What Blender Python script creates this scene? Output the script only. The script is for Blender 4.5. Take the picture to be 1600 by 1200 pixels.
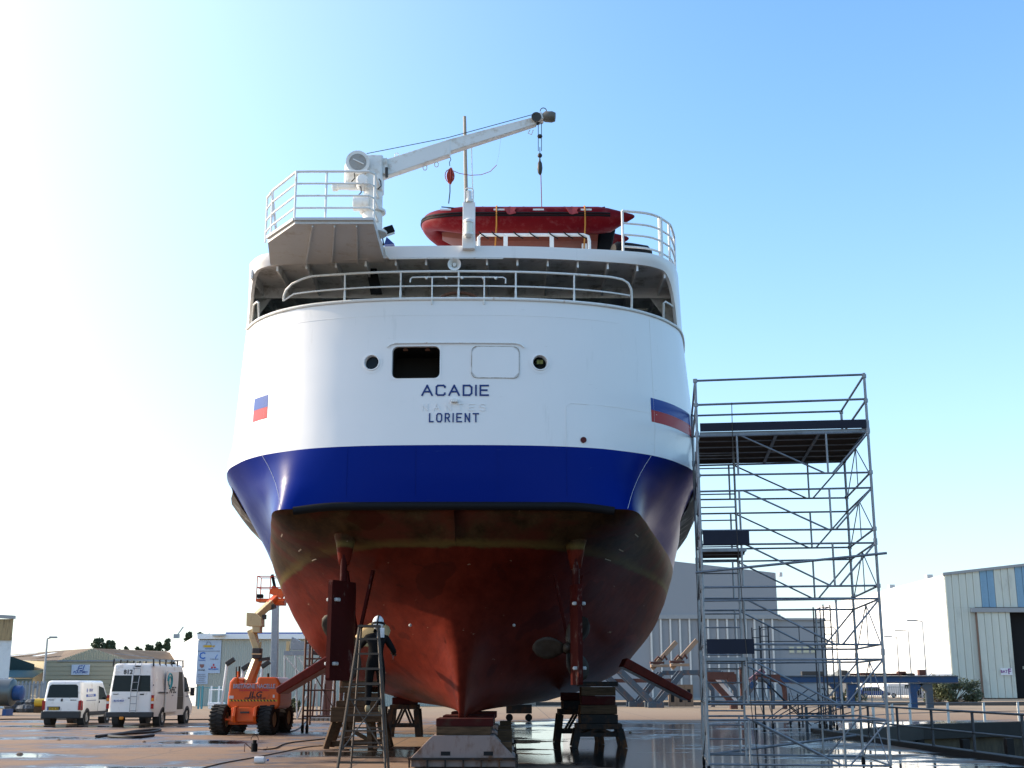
import bpy, bmesh, math, random
from mathutils import Vector, Matrix, Euler
random.seed(7)
R = math.radians
for _o in list(bpy.data.objects): bpy.data.objects.remove(_o)
scene = bpy.context.scene
COL = scene.collection
# ------------------------------------------------------------ camera
F, PITCH, CAMH = 1950.0, R(13.6), 1.6
cam = bpy.data.cameras.new('camera'); camo = bpy.data.objects.new('camera', cam); COL.objects.link(camo)
camo.location = (0, 0, CAMH); camo.rotation_euler = (R(90) + PITCH, 0, 0)
cam.sensor_width = 36; cam.lens = 36 * F / 1600; cam.clip_start = .1; cam.clip_end = 3000
scene.camera = camo
# ------------------------------------------------------------ sky and sun
SUN_AZ, SUN_EL = R(-76), R(24)          # azimuth from +Y, clockwise positive
w = bpy.data.worlds.new('World'); scene.world = w; w.use_nodes = True
nt = w.node_tree; nt.nodes.clear()
sky = nt.nodes.new('ShaderNodeTexSky'); sky.sky_type = 'NISHITA'; sky.sun_disc = False
sky.sun_elevation = SUN_EL; sky.sun_rotation = SUN_AZ; sky.air_density = 1.0; sky.dust_density = .5; sky.ozone_density = 2.0
SDIR = (math.sin(SUN_AZ) * math.cos(SUN_EL), math.cos(SUN_AZ) * math.cos(SUN_EL), math.sin(SUN_EL))
def _m(op, a, b=None, clamp=False):
    x = nt.nodes.new('ShaderNodeMath'); x.operation = op; x.use_clamp = clamp
    for i, s_ in enumerate((a, b)):
        if s_ is None: continue
        if isinstance(s_, bpy.types.NodeSocket): nt.links.new(s_, x.inputs[i])
        else: x.inputs[i].default_value = s_
    return x.outputs[0]
def _vm(op, a, b):
    x = nt.nodes.new('ShaderNodeVectorMath'); x.operation = op
    for i, s_ in enumerate((a, b)):
        if isinstance(s_, bpy.types.NodeSocket): nt.links.new(s_, x.inputs[i])
        else: x.inputs[i].default_value = s_
    return x
_dir = nt.nodes.new('ShaderNodeTexCoord').outputs['Generated']
_nrm = nt.nodes.new('ShaderNodeVectorMath'); _nrm.operation = 'NORMALIZE'; nt.links.new(_dir, _nrm.inputs[0]); _dir = _nrm.outputs[0]
_dot = _m('MAXIMUM', _vm('DOT_PRODUCT', _dir, SDIR).outputs['Value'], 0.0)
_sep = nt.nodes.new('ShaderNodeSeparateXYZ'); nt.links.new(_dir, _sep.inputs[0])
_hz = _m('POWER', _m('SUBTRACT', 1.0, _m('ABSOLUTE', _sep.outputs[2]), True), 5.0)        # milky air low down, all the way round
_gl = _m('POWER', _dot, 3.5)                                                               # broad haze round the sun
def _mix(f, a, b):
    x = nt.nodes.new('ShaderNodeMix'); x.data_type = 'RGBA'
    for k, s_ in ((0, f), (6, a), (7, b)):
        if isinstance(s_, bpy.types.NodeSocket): nt.links.new(s_, x.inputs[k])
        elif k == 0: x.inputs[0].default_value = s_
        else: x.inputs[k].default_value = (*s_, 1)
    return x.outputs[2]
_c = _vm('MULTIPLY', sky.outputs[0], (1.24, 1.72, 1.92)).outputs[0]
_c = _mix(_m('MULTIPLY', _hz, .8), _c, (5.2, 4.85, 4.8))
_g = nt.nodes.new('ShaderNodeVectorMath'); _g.operation = 'SCALE'; _g.inputs[0].default_value = (12.0, 9.6, 8.6); nt.links.new(_gl, _g.inputs['Scale'])
_c = _vm('ADD', _c, _g.outputs[0]).outputs[0]
bg = nt.nodes.new('ShaderNodeBackground'); bg.inputs[1].default_value = .13
wo = nt.nodes.new('ShaderNodeOutputWorld')
nt.links.new(_c, bg.inputs[0]); nt.links.new(bg.outputs[0], wo.inputs[0])
sl = bpy.data.lights.new('sun', 'SUN'); sl.energy = 4.8; sl.angle = R(.5); sl.color = (1, .84, .62)
so = bpy.data.objects.new('sun', sl); COL.objects.link(so)
sd = Vector((math.sin(SUN_AZ) * math.cos(SUN_EL), math.cos(SUN_AZ) * math.cos(SUN_EL), math.sin(SUN_EL)))
so.rotation_euler = sd.to_track_quat('Z', 'Y').to_euler(); so.location = (-60, 40, 40)
vs = scene.view_settings; scene.display_settings.display_device = 'sRGB'
vs.view_transform = 'Standard'; vs.look = 'None'; vs.exposure = .55; vs.gamma = 1; vs.use_curve_mapping = False

# ------------------------------------------------------------ helpers
CP, SP = math.cos(PITCH), math.sin(PITCH)
def at(u, v, Y):
    """point of the place at distance Y seen in direction (u, v)"""
    a, b = u - 800, 600 - v
    dx, dy, dz = a, F * CP - b * SP, F * SP + b * CP
    s = Y / dy
    return Vector((dx * s, Y, CAMH + dz * s))
def gnd(u, v):
    a, b = u - 800, 600 - v
    dy, dz = F * CP - b * SP, F * SP + b * CP
    s = -CAMH / dz
    return Vector((a * s, dy * s, 0))
def zat(v, Y): return at(800, v, Y).z
def xat(u, v, Y): return at(u, v, Y).x

def link(o, parent=None):
    COL.objects.link(o)
    if parent is not None: o.parent = parent
    return o
ORG = {}
def org(o):
    while o.parent is not None: o = o.parent
    return ORG.get(o.name, Vector((0, 0, 0)))
def thing(name, label, cat, loc=(0, 0, 0), rz=0, group=None, local=False):
    """an Empty at the thing's base; local=False: its parts are given in world coordinates (then rz must be 0)"""
    o = bpy.data.objects.new(name, None); link(o); o.empty_display_size = .3
    o.location = loc; o.rotation_euler = (0, 0, rz)
    ORG[o.name] = Vector((0, 0, 0)) if local else Vector(loc)
    o['label'] = label; o['category'] = cat
    if group: o['group'] = group
    return o
def tag(o, label=None, cat=None, group=None, kind=None):
    if label: o['label'] = label
    if cat: o['category'] = cat
    if group: o['group'] = group
    if kind: o['kind'] = kind
    return o
def copy_tree(o, parent=None):
    c = o.copy(); COL.objects.link(c); c.parent = parent
    if parent is None: ORG[c.name] = ORG.get(o.name, Vector((0, 0, 0)))
    for ch in list(o.children): copy_tree(ch, c)
    return c

class MB:
    def __init__(s): s.v = []; s.f = []; s.m = []; s.mi = 0
    def add(s, vs, fs):
        n = len(s.v); s.v += [tuple(p) for p in vs]
        s.f += [tuple(i + n for i in f) for f in fs]; s.m += [s.mi] * len(fs)
        return s
    def box(s, c, d, rot=None):
        c = Vector(c); h = Vector(d) / 2
        M = rot if rot is not None else Matrix.Identity(3)
        if isinstance(M, (tuple, list)): M = Euler(M).to_matrix()
        vs = [c + M @ Vector((x * h.x, y * h.y, z * h.z)) for z in (-1, 1) for y in (-1, 1) for x in (-1, 1)]
        return s.add(vs, [(0, 2, 3, 1), (4, 5, 7, 6), (0, 1, 5, 4), (2, 6, 7, 3), (0, 4, 6, 2), (1, 3, 7, 5)])
    def bx(s, a, b):
        a, b = Vector(a), Vector(b); return s.box((a + b) / 2, [abs(x) for x in (b - a)])
    def bar(s, p, q, w_, h=None, up=(0, 0, 1)):
        p, q = Vector(p), Vector(q); h = h or w_; d = (q - p)
        L = d.length
        if L < 1e-6: return s
        d.normalize(); up = Vector(up)
        if abs(d.dot(up)) > .98: up = Vector((0, 1, 0))
        x = d.cross(up).normalized(); z = x.cross(d)
        vs = [o + x * (i * w_ / 2) + z * (j * h / 2) for o in (p, q) for i, j in ((-1, -1), (1, -1), (1, 1), (-1, 1))]
        return s.add(vs, [(0, 1, 2, 3), (7, 6, 5, 4), (0, 4, 5, 1), (1, 5, 6, 2), (2, 6, 7, 3), (3, 7, 4, 0)])
    def tube(s, path, r, n=8, r2=None, cap=True, closed=False):
        P = [Vector(p) for p in path]; m = len(P); vs = []; prev = None
        for i, p in enumerate(P):
            if closed: d = P[(i + 1) % m] - P[i - 1]
            else: d = P[min(i + 1, m - 1)] - P[max(i - 1, 0)]
            if d.length < 1e-9: d = Vector((0, 0, 1))
            d.normalize()
            if prev is None:
                u = d.orthogonal().normalized()
            else:
                u = prev - d * prev.dot(d)
                u = u.normalized() if u.length > 1e-6 else d.orthogonal().normalized()
            prev = u; v_ = d.cross(u)
            rr = r[i] if isinstance(r, (list, tuple)) else (r if r2 is None else r + (r2 - r) * i / (m - 1))
            for k in range(n):
                a = 2 * math.pi * k / n; vs.append(p + (u * math.cos(a) + v_ * math.sin(a)) * rr)
        fs = []
        for i in range(m if closed else m - 1):
            j = (i + 1) % m
            for k in range(n): fs.append((i * n + k, i * n + (k + 1) % n, j * n + (k + 1) % n, j * n + k))
        if cap and not closed: fs += [tuple(range(n - 1, -1, -1)), tuple((m - 1) * n + k for k in range(n))]
        return s.add(vs, fs)
    def cyl(s, p, q, r, n=16, r2=None): return s.tube([p, q], r, n, r2)
    def lathe(s, c, axis, prof, n=24):
        """prof: (radius, along) pairs"""
        c = Vector(c); d = Vector(axis).normalized(); u = d.orthogonal().normalized(); v_ = d.cross(u); vs = []; fs = []
        for r, a in prof:
            for k in range(n):
                t = 2 * math.pi * k / n; vs.append(c + d * a + (u * math.cos(t) + v_ * math.sin(t)) * max(r, 1e-4))
        for i in range(len(prof) - 1):
            for k in range(n): fs.append((i * n + k, i * n + (k + 1) % n, (i + 1) * n + (k + 1) % n, (i + 1) * n + k))
        return s.add(vs, fs)
    def prism(s, pts, off):
        """closed outline (3-D points) pushed along off"""
        P = [Vector(p) for p in pts]; o = Vector(off); n = len(P)
        fs = [tuple(range(n - 1, -1, -1)), tuple(range(n, 2 * n))] + [(i, (i + 1) % n, (i + 1) % n + n, i + n) for i in range(n)]
        return s.add(P + [p + o for p in P], fs)
    def grid(s, rows, close=False):
        n = len(rows[0]); vs = [p for r in rows for p in r]; fs = []
        for i in range(len(rows) - 1):
            for k in range(n if close else n - 1):
                fs.append((i * n + k, i * n + (k + 1) % n, (i + 1) * n + (k + 1) % n, (i + 1) * n + k))
        return s.add(vs, fs)
    def sphere(s, c, r, n=12, sc=(1, 1, 1)):
        c = Vector(c); rows = []
        for i in range(n // 2 + 1):
            a = math.pi * i / (n // 2)
            rows.append([c + Vector((math.sin(a) * math.cos(2 * math.pi * k / n) * r * sc[0], math.sin(a) * math.sin(2 * math.pi * k / n) * r * sc[1], math.cos(a) * r * sc[2])) for k in range(n)])
        return s.grid(rows, True)
    def build(s, name, mat=None, parent=None, smooth=False, bevel=0, kind=None, label=None, fix=True):
        me = bpy.data.meshes.new(name); o0 = org(parent) if parent is not None else Vector((0, 0, 0))
        me.from_pydata([(x - o0.x, y - o0.y, z - o0.z) for x, y, z in s.v], [], s.f)
        mats = mat if isinstance(mat, (list, tuple)) else [mat]
        for m_ in mats: me.materials.append(m_)
        if len(mats) > 1:
            me.polygons.foreach_set('material_index', s.m)
        if fix:
            b = bmesh.new(); b.from_mesh(me); bmesh.ops.remove_doubles(b, verts=b.verts, dist=1e-5)
            bmesh.ops.recalc_face_normals(b, faces=b.faces); b.to_mesh(me); b.free()
        me.update()
        if smooth:
            me.polygons.foreach_set('use_smooth', [True] * len(me.polygons))
            if smooth != 'all': me.set_sharp_from_angle(angle=R(38 if smooth is True else smooth))
        o = bpy.data.objects.new(name, me); link(o, parent)
        if bevel:
            md = o.modifiers.new('bevel', 'BEVEL'); md.width = bevel; md.segments = 2; md.limit_method = 'ANGLE'; md.angle_limit = R(40)
        if kind: o['kind'] = kind
        if label: o['label'] = label
        return o

# ------------------------------------------------------------ materials
def new_mat(name):
    m = bpy.data.materials.new(name); m.use_nodes = True; n = m.node_tree
    return m, n, n.nodes['Principled BSDF']
def ramp(n, a, b, src, c0=(0, 0, 0, 1), c1=(1, 1, 1, 1)):
    r = n.nodes.new('ShaderNodeValToRGB'); r.color_ramp.elements[0].position = a; r.color_ramp.elements[1].position = b
    r.color_ramp.elements[0].color = c0; r.color_ramp.elements[1].color = c1
    n.links.new(src, r.inputs[0]); return r.outputs[0]
def noise(n, scale, detail=4, vec=None, stretch=None, rough=.55):
    t = n.nodes.new('ShaderNodeTexNoise'); t.inputs['Scale'].default_value = scale; t.inputs['Detail'].default_value = detail
    t.inputs['Roughness'].default_value = rough
    if vec is None:
        vec = n.nodes.new('ShaderNodeTexCoord').outputs['Object']
    if stretch:
        mp = n.nodes.new('ShaderNodeMapping'); mp.inputs['Scale'].default_value = stretch; n.links.new(vec, mp.inputs[0]); vec = mp.outputs[0]
    n.links.new(vec, t.inputs['Vector']); return t.outputs['Fac']
def mix(n, fac, a, b):
    x = n.nodes.new('ShaderNodeMix'); x.data_type = 'RGBA'
    for k, s_ in ((0, fac), (6, a), (7, b)):
        if isinstance(s_, bpy.types.NodeSocket): n.links.new(s_, x.inputs[k])
        elif k == 0: x.inputs[0].default_value = s_
        else: x.inputs[k].default_value = (*s_, 1) if len(s_) == 3 else s_
    return x.outputs[2]
def bump(n, p, h, strength=.3, dist=.01):
    b = n.nodes.new('ShaderNodeBump'); b.inputs['Strength'].default_value = strength; b.inputs['Distance'].default_value = dist
    n.links.new(h, b.inputs['Height']); n.links.new(b.outputs[0], p.inputs['Normal'])
MC = {}
def paint(name, col, rough=.5, metal=0, var=.12, scale=3, dirt=None, dirt_amt=.35, dscale=2.2, bmp=0, bscale=40, stretch=None, coat=0, spec=.3):
    """painted or plain surface with mottling; dirt: a second colour in blotches"""
    if name in MC: return MC[name]
    m, n, p = new_mat(name)
    lo = tuple(c * (1 - var) for c in col); hi = tuple(min(1, c * (1 + var * .6)) for c in col)
    c = mix(n, noise(n, scale, 5, stretch=stretch), lo, hi)
    if dirt:
        f = ramp(n, .62 - dirt_amt * .35, .74 - dirt_amt * .1, noise(n, dscale, 9, stretch=stretch, rough=.68))
        c = mix(n, f, c, dirt)
    n.links.new(c, p.inputs['Base Color'])
    p.inputs['Roughness'].default_value = rough; p.inputs['Metallic'].default_value = metal
    p.inputs['Specular IOR Level'].default_value = spec
    if coat: p.inputs['Coat Weight'].default_value = coat; p.inputs['Coat Roughness'].default_value = .08
    if bmp: bump(n, p, noise(n, bscale, 4), .5, bmp)
    MC[name] = m; return m
def glass_dark(name, col=(.012, .016, .02), rough=.06):
    if name in MC: return MC[name]
    m, n, p = new_mat(name); p.inputs['Base Color'].default_value = (*col, 1); p.inputs['Roughness'].default_value = rough
    p.inputs['Specular IOR Level'].default_value = .12; MC[name] = m; return m

WHITE = paint('ship_white', (.78, .79, .79), .34, var=.05, scale=1.3, dirt=(.62, .60, .55), dirt_amt=.18, dscale=1.1)
RAIL = paint('rail_white', (.76, .75, .71), .4, var=.06, dirt=(.42, .25, .13), dirt_amt=.12, dscale=9)
NAVY = paint('navy_letters', (.012, .035, .16), .4)
BLACK = paint('black_rubber', (.008, .008, .009), .6, var=.3, scale=9, bmp=.004, spec=.12)
STEEL = paint('galvanised_steel', (.30, .32, .34), .42, .75, var=.25, scale=6, dirt=(.2, .19, .18), dirt_amt=.3)
REDP = paint('red_paint', (.13, .018, .012), .42, var=.2, dirt=(.06, .012, .008), dirt_amt=.4, dscale=3, spec=.1)
DARK = paint('dark_void', (.012, .012, .013), .9)
# ------------------------------------------------------------ ground
def ground_mat():
    m, n, p = new_mat('yard_concrete')
    geo = n.nodes.new('ShaderNodeNewGeometry').outputs['Position']
    big = noise(n, .055, 6, geo); mid = noise(n, .6, 8, geo, rough=.7); fine = noise(n, 14, 6, geo, rough=.7)
    c = mix(n, ramp(n, .35, .65, big), (.165, .090, .043), (.25, .146, .072))
    c = mix(n, ramp(n, .42, .62, mid), c, (.19, .108, .054))
    c = mix(n, ramp(n, .5, .75, fine), c, (.28, .175, .10))
    sx = n.nodes.new('ShaderNodeSeparateXYZ'); n.links.new(geo, sx.inputs[0])
    def M(op, a, b=None, c_=None, clamp=False):
        x = n.nodes.new('ShaderNodeMath'); x.operation = op; x.use_clamp = clamp
        for i, s_ in enumerate((a, b, c_)):
            if s_ is None: continue
            if isinstance(s_, bpy.types.NodeSocket): n.links.new(s_, x.inputs[i])
            else: x.inputs[i].default_value = s_
        return x.outputs[0]
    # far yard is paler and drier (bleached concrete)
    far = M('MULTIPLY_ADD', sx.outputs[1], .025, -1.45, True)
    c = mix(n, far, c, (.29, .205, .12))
    # slab joints
    def joint(co, off, per, wd):
        f = M('FRACT', M('MULTIPLY_ADD', co, 1 / per, off)); d = M('ABSOLUTE', M('SUBTRACT', f, .5))
        return M('LESS_THAN', d, wd / per)
    j = M('MAXIMUM', joint(sx.outputs[0], .13, 5.2, .025), joint(sx.outputs[1], .4, 5.2, .025))
    c = mix(n, M('MULTIPLY', j, .7), c, (.05, .035, .025))
    # hairline cracks, oil spots and tyre marks
    vo = n.nodes.new('ShaderNodeTexVoronoi'); vo.feature = 'DISTANCE_TO_EDGE'; vo.inputs['Scale'].default_value = .42
    wob = n.nodes.new('ShaderNodeVectorMath'); wob.operation = 'ADD'; ns_ = n.nodes.new('ShaderNodeTexNoise'); ns_.inputs['Scale'].default_value = 1.1; ns_.inputs['Detail'].default_value = 6
    n.links.new(geo, ns_.inputs['Vector']); n.links.new(geo, wob.inputs[0]); n.links.new(ns_.outputs['Color'], wob.inputs[1]); n.links.new(wob.outputs[0], vo.inputs['Vector'])
    crk = M('MULTIPLY', M('LESS_THAN', vo.outputs['Distance'], .008), ramp(n, .48, .6, noise(n, .2, 3, geo)))
    c = mix(n, M('MULTIPLY', crk, .75), c, (.05, .035, .025))
    c = mix(n, M('MULTIPLY', ramp(n, .66, .72, noise(n, .8, 5, geo, rough=.6)), .7), c, (.07, .05, .04))
    tt = M('ADD', M('MULTIPLY', sx.outputs[0], .35), M('MULTIPLY', sx.outputs[1], .94)); tk = M('ABSOLUTE', M('SUBTRACT', M('FRACT', M('MULTIPLY_ADD', tt, .19, M('MULTIPLY', noise(n, .06, 2, geo), 1.2))), .5))
    c = mix(n, M('MULTIPLY', M('MULTIPLY', M('LESS_THAN', tk, .035), ramp(n, .45, .7, noise(n, 3, 6, geo, rough=.7))), .45), c, (.06, .045, .035))
    # wetness: the yard was hosed down round the ship
    wn = noise(n, .16, 5, geo, stretch=(1, 1.35, 1)); wn2 = noise(n, 1.7, 7, geo, rough=.65)
    wv = M('ADD', wn, M('MULTIPLY', M('SUBTRACT', wn2, .5), .30))
    wv = M('ADD', wv, M('MULTIPLY', M('SUBTRACT', noise(n, 1.0, 5, geo, stretch=(.13, 1.5, 1), rough=.6), .5), .26))
    # bias: wetter to the right of the ship and near it, dry beyond ~60 m
    bx = M('MULTIPLY_ADD', sx.outputs[0], .022, .075); bx = M('MINIMUM', M('MAXIMUM', bx, -.015), .15)
    dn = noise(n, .09, 3, geo)
    by = M('MULTIPLY_ADD', M('ADD', sx.outputs[1], M('MULTIPLY', dn, 22)), -.045, 4.0, True)
    wv = M('ADD', M('ADD', wv, bx), M('MULTIPLY', M('SUBTRACT', by, 1), .7))
    damp = ramp(n, .435, .53, wv); pool = ramp(n, .535, .58, wv)
    damp = M('MULTIPLY', damp, 1); 
    c = mix(n, damp, c, (.055, .036, .025)); c = mix(n, pool, c, (.02, .018, .017))
    n.links.new(c, p.inputs['Base Color'])
    r = M('MULTIPLY_ADD', damp, -.40, .88); r = M('MULTIPLY_ADD', pool, -.405, r)
    n.links.new(r, p.inputs['Roughness'])
    hb = M('MULTIPLY', M('ADD', mid, M('MULTIPLY', fine, .5)), M('MULTIPLY_ADD', pool, -.965, 1))
    bump(n, p, hb, .6, .02)
    p.inputs['Specular IOR Level'].default_value = .5
    return m
GM = ground_mat()
# ------------------------------------------------------------ the ship
SHX, SHY, YAW = -1.13, 24.0, 0.0
ship = thing('ferry', 'white blue and red ferry hauled out ashore, stern lettered ACADIE LORIENT', 'ferry', (SHX, SHY, 0), YAW, local=True)
LV = [
 (.95, [(.05,3.02),(.06,4.3),(.1,6.6),(.2,9.2),(.4,12),(.6,14.5),(.8,16.5),(1,18.5),(1.1,20.5),(1.1,23.5),(.8,28.5),(.05,38)]),
 (1.1, [(.05,3.0),(.13,4.4),(.35,6.8),(.65,9.2),(1.0,11.8),(1.4,14),(1.8,16),(2.1,18),(2.3,20),(2.3,23),(1.6,29),(.05,38.5)]),
 (1.45,[(.05,2.95),(.28,4.4),(.72,6.8),(1.2,9.2),(1.75,11.4),(2.35,13.4),(2.8,15),(3.2,17),(3.5,19.4),(3.5,22.5),(2.6,29.5),(.05,39)]),
 (2.0, [(.05,2.85),(.5,4.3),(1.15,6.5),(1.85,8.7),(2.5,10.6),(3.15,12.3),(3.8,14),(4.3,16.2),(4.6,19),(4.65,22),(3.4,30),(.05,39.5)]),
 (2.7, [(.05,2.7),(.75,3.8),(1.55,5.5),(2.3,7.3),(3.0,9.2),(3.75,10.9),(4.45,12.6),(4.95,15),(5.25,18.5),(5.3,22),(4.0,30.5),(.05,40)]),
 (3.4, [(.04,2.3),(1.0,3.1),(1.9,4.4),(2.65,5.9),(3.3,7.6),(3.95,9.4),(4.65,11.5),(5.3,14.2),(5.75,18),(5.85,22),(4.4,31),(.05,40.5)]),
 (4.0, [(.05,1.5),(1.2,2.0),(2.1,3.0),(2.8,4.2),(3.42,5.9),(4.05,7.8),(4.75,10),(5.4,12.8),(5.98,17),(6.1,22),(4.6,31.5),(.05,41)]),
 (4.3, [(.0,1.0),(1.5,1.3),(2.4,2.2),(3.1,3.4),(3.62,4.9),(4.15,6.8),(4.8,9.0),(5.45,12),(6.05,16.5),(6.15,22),(4.8,32),(.05,41)]),
 (4.95,[(0,.12),(1.5,.14),(2.8,.2),(3.5,.4),(3.88,1.9),(4.28,4.0),(4.88,7.1),(5.45,10.3),(6.1,15.2),(6.25,22),(5.0,33),(.05,42)]),
 (5.55,[(0,.04),(1.5,.09),(2.65,.24),(3.4,.55),(4.0,1.5),(4.5,2.9),(5.05,5.0),(5.5,8.2),(6.0,13.5),(6.2,22),(5.1,33.5),(.05,42.5)]),
 (6.18,[(0,0),(1.5,.06),(2.6,.28),(3.3,.62),(4.05,1.2),(4.65,2.05),(5.2,3.4),(5.65,6.3),(6.0,12),(6.1,22),(5.2,34),(.05,43)]),
 (9.17,[(0,0),(1.5,.07),(2.6,.3),(3.35,.62),(3.97,1.1),(4.47,1.75),(4.84,2.7),(5.15,5),(5.6,10),(6.1,22),(5.4,34),(.05,45)]),
 (10.2,[(0,0),(1.5,.05),(2.6,.18),(3.45,.32),(4.02,.50),(4.38,.92),(4.57,1.45),(4.74,3),(5.1,9),(6.1,22),(5.4,34),(.05,45)]),
]
def cr(a, b, c, d, t):
    return tuple(.5 * ((2 * b[i]) + (-a[i] + c[i]) * t + (2 * a[i] - 5 * b[i] + 4 * c[i] - d[i]) * t * t + (-a[i] + 3 * b[i] - 3 * c[i] + d[i]) * t ** 3) for i in range(len(b)))
def lerp2(p, q, t): return tuple(x + (y - x) * t for x, y in zip(p, q))
def ctrl(z):
    if z <= LV[0][0]: return LV[0][1]
    for i in range(len(LV) - 1):
        z0, z1 = LV[i][0], LV[i + 1][0]
        if z <= z1:
            t = (z - z0) / (z1 - z0)
            # smooth in z inside the bottom, kinks allowed at the waterline edge and the stripe edge
            if z1 <= 4.95 and i > 0:
                a, d = LV[i - 1][1], LV[i + 2][1] if z1 < 4.95 else LV[i + 1][1]
                return [cr(a[k], LV[i][1][k], LV[i + 1][1][k], d[k], t) for k in range(12)]
            return [lerp2(LV[i][1][k], LV[i + 1][1][k], t) for k in range(12)]
    return LV[-1][1]
def curve(C, t):
    t = max(0, min(10.9999, t)); i = int(t); f = t - i
    a = C[i - 1] if i > 0 else (-C[1][0], C[1][1]); d = C[i + 2] if i + 2 < 12 else C[i + 1]
    return cr(a, C[i], C[i + 1], d, f)
def y_at_h(C, h):
    lo, hi = 0, 6.0
    for _ in range(24):
        m = (lo + hi) / 2
        if curve(C, m)[0] < h: lo = m
        else: hi = m
    return curve(C, lo)[1], lo
def xc(z): return .09 * max(0, min(1, (4.5 - z) / 3.0))      # skeg sits a touch to starboard
def hp(z, t, side, out=0.):
    C = ctrl(z); h, y = curve(C, t)
    if out:
        h2, y2 = curve(C, t + .02); dx, dy = h2 - h, y2 - y; L = math.hypot(dx, dy) or 1
        h += dy / L * out; y -= dx / L * out
    return Vector((side * h + xc(z) * max(0, 1 - y / 12) + ((.06 + .05 * max(0, min(1, (z - 9.2)))) * min(1, y / 2) if z > 6.5 else 0), y, z))
def tp(x, z, out=0.):
    """point on the transom at lateral x, height z"""
    C = ctrl(z); y, t = y_at_h(C, abs(x)); h2, y2 = curve(C, t + .02); dx, dy = h2 - abs(x), y2 - y; L = math.hypot(dx, dy) or 1
    return Vector((x + (1 if x >= 0 else -1) * dy / L * out, y - dx / L * out, z))
def zs(a, b, n): return [a + (b - a) * i / n for i in range(n + 1)]

def hull_bottom_mat():
    m, n, p = new_mat('antifouling_bottom')
    co = n.nodes.new('ShaderNodeTexCoord').outputs['Object']
    sx = n.nodes.new('ShaderNodeSeparateXYZ'); n.links.new(co, sx.inputs[0])
    st = noise(n, 1.0, 8, co, stretch=(3.0, .7, 3.0), rough=.7); bl = noise(n, .7, 7, co, rough=.62)
    red = mix(n, ramp(n, .35, .7, st), (.075, .010, .006), (.125, .018, .010))
    red = mix(n, ramp(n, .60, .70, noise(n, 2.1, 9, co, rough=.72)), red, (.05, .009, .006))
    red = mix(n, ramp(n, .70, .74, noise(n, 1.4, 9, co, stretch=(1.4, .3, 3.2), rough=.6)), red, (.22, .15, .10))
    ol = mix(n, ramp(n, .38, .66, st), (.028, .017, .009), (.075, .045, .022))
    ol = mix(n, ramp(n, .45, .6, bl), ol, (.08, .022, .014))
    # slime line: boundary near z = 4.3, ragged
    def M(op, a, b, clamp=False):
        x = n.nodes.new('ShaderNodeMath'); x.operation = op; x.use_clamp = clamp
        for i, s_ in enumerate((a, b)):
            if isinstance(s_, bpy.types.NodeSocket): n.links.new(s_, x.inputs[i])
            else: x.inputs[i].default_value = s_
        return x.outputs[0]
    zz = M('ADD', sx.outputs[2], M('MULTIPLY', M('SUBTRACT', noise(n, 2.5, 8, co, rough=.75), .5), .16))
    edge = ramp(n, 0, 1, M('MULTIPLY', M('SUBTRACT', zz, 4.28), 25.0, True))
    band = ramp(n, 0, 1, M('SUBTRACT', 1.0, M('MULTIPLY', M('ABSOLUTE', M('SUBTRACT', zz, 4.36), 0), 9.0), True))
    ol = mix(n, M('MULTIPLY', band, .75), ol, (.13, .095, .03))
    c = mix(n, edge, red, ol)
    # hard edged touch-up patches and dark scars
    c = mix(n, M('MULTIPLY', ramp(n, .615, .622, noise(n, .75, 3, co, stretch=(1, .6, 1.2), rough=.4)), .55), c, (.045, .008, .006))
    c = mix(n, M('MULTIPLY', ramp(n, .70, .71, noise(n, 3.2, 8, co, stretch=(1.6, .25, 3), rough=.6)), .8), c, (.26, .17, .12))
    n.links.new(c, p.inputs['Base Color'])
    p.inputs['Roughness'].default_value = .42; p.inputs['Specular IOR Level'].default_value = .02
    bump(n, p, noise(n, 1.3, 4, co), .35, .03)
    return m
def ship_paint(name, col, rough, dent=.02, dirtc=None, amt=.1, spec=.4):
    m, n, p = new_mat(name)
    co = n.nodes.new('ShaderNodeTexCoord').outputs['Object']
    c = mix(n, noise(n, .8, 6, co), tuple(x * .93 for x in col), col)
    if dirtc: c = mix(n, ramp(n, .60, .78, noise(n, 1.2, 8, co, stretch=(3, 3, .45), rough=.7)), c, mix(n, .5, c, dirtc))
    # scuffs and thin scratches
    sc_ = (.05, .09, .22) if col[0] < .1 else (.60, .57, .52)
    f_ = n.nodes.new('ShaderNodeMath'); f_.operation = 'MULTIPLY'; f_.inputs[1].default_value = .5
    n.links.new(ramp(n, .66, .70, noise(n, 2.6, 9, co, stretch=(.5, .5, 3.2), rough=.7)), f_.inputs[0]); c = mix(n, f_.outputs[0], c, sc_)
    if col[0] > .5:
        f2 = n.nodes.new('ShaderNodeMath'); f2.operation = 'MULTIPLY'; f2.inputs[1].default_value = .45
        n.links.new(ramp(n, .68, .78, noise(n, 1.1, 7, co, stretch=(5, 5, .35), rough=.65)), f2.inputs[0]); c = mix(n, f2.outputs[0], c, (.50, .38, .26))
    n.links.new(c, p.inputs['Base Color']); p.inputs['Roughness'].default_value = rough; p.inputs['Specular IOR Level'].default_value = spec
    # plates are slightly hollow between the frames
    h = noise(n, .55, 2, co); b = n.nodes.new('ShaderNodeBump'); b.inputs['Strength'].default_value = .6; b.inputs['Distance'].default_value = dent
    n.links.new(h, b.inputs['Height'])
    h2 = noise(n, 28, 3, co); b2 = n.nodes.new('ShaderNodeBump'); b2.inputs['Strength'].default_value = .12; b2.inputs['Distance'].default_value = .004
    n.links.new(h2, b2.inputs['Height']); n.links.new(b.outputs[0], b2.inputs['Normal']); n.links.new(b2.outputs[0], p.inputs['Normal'])
    return m
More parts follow.
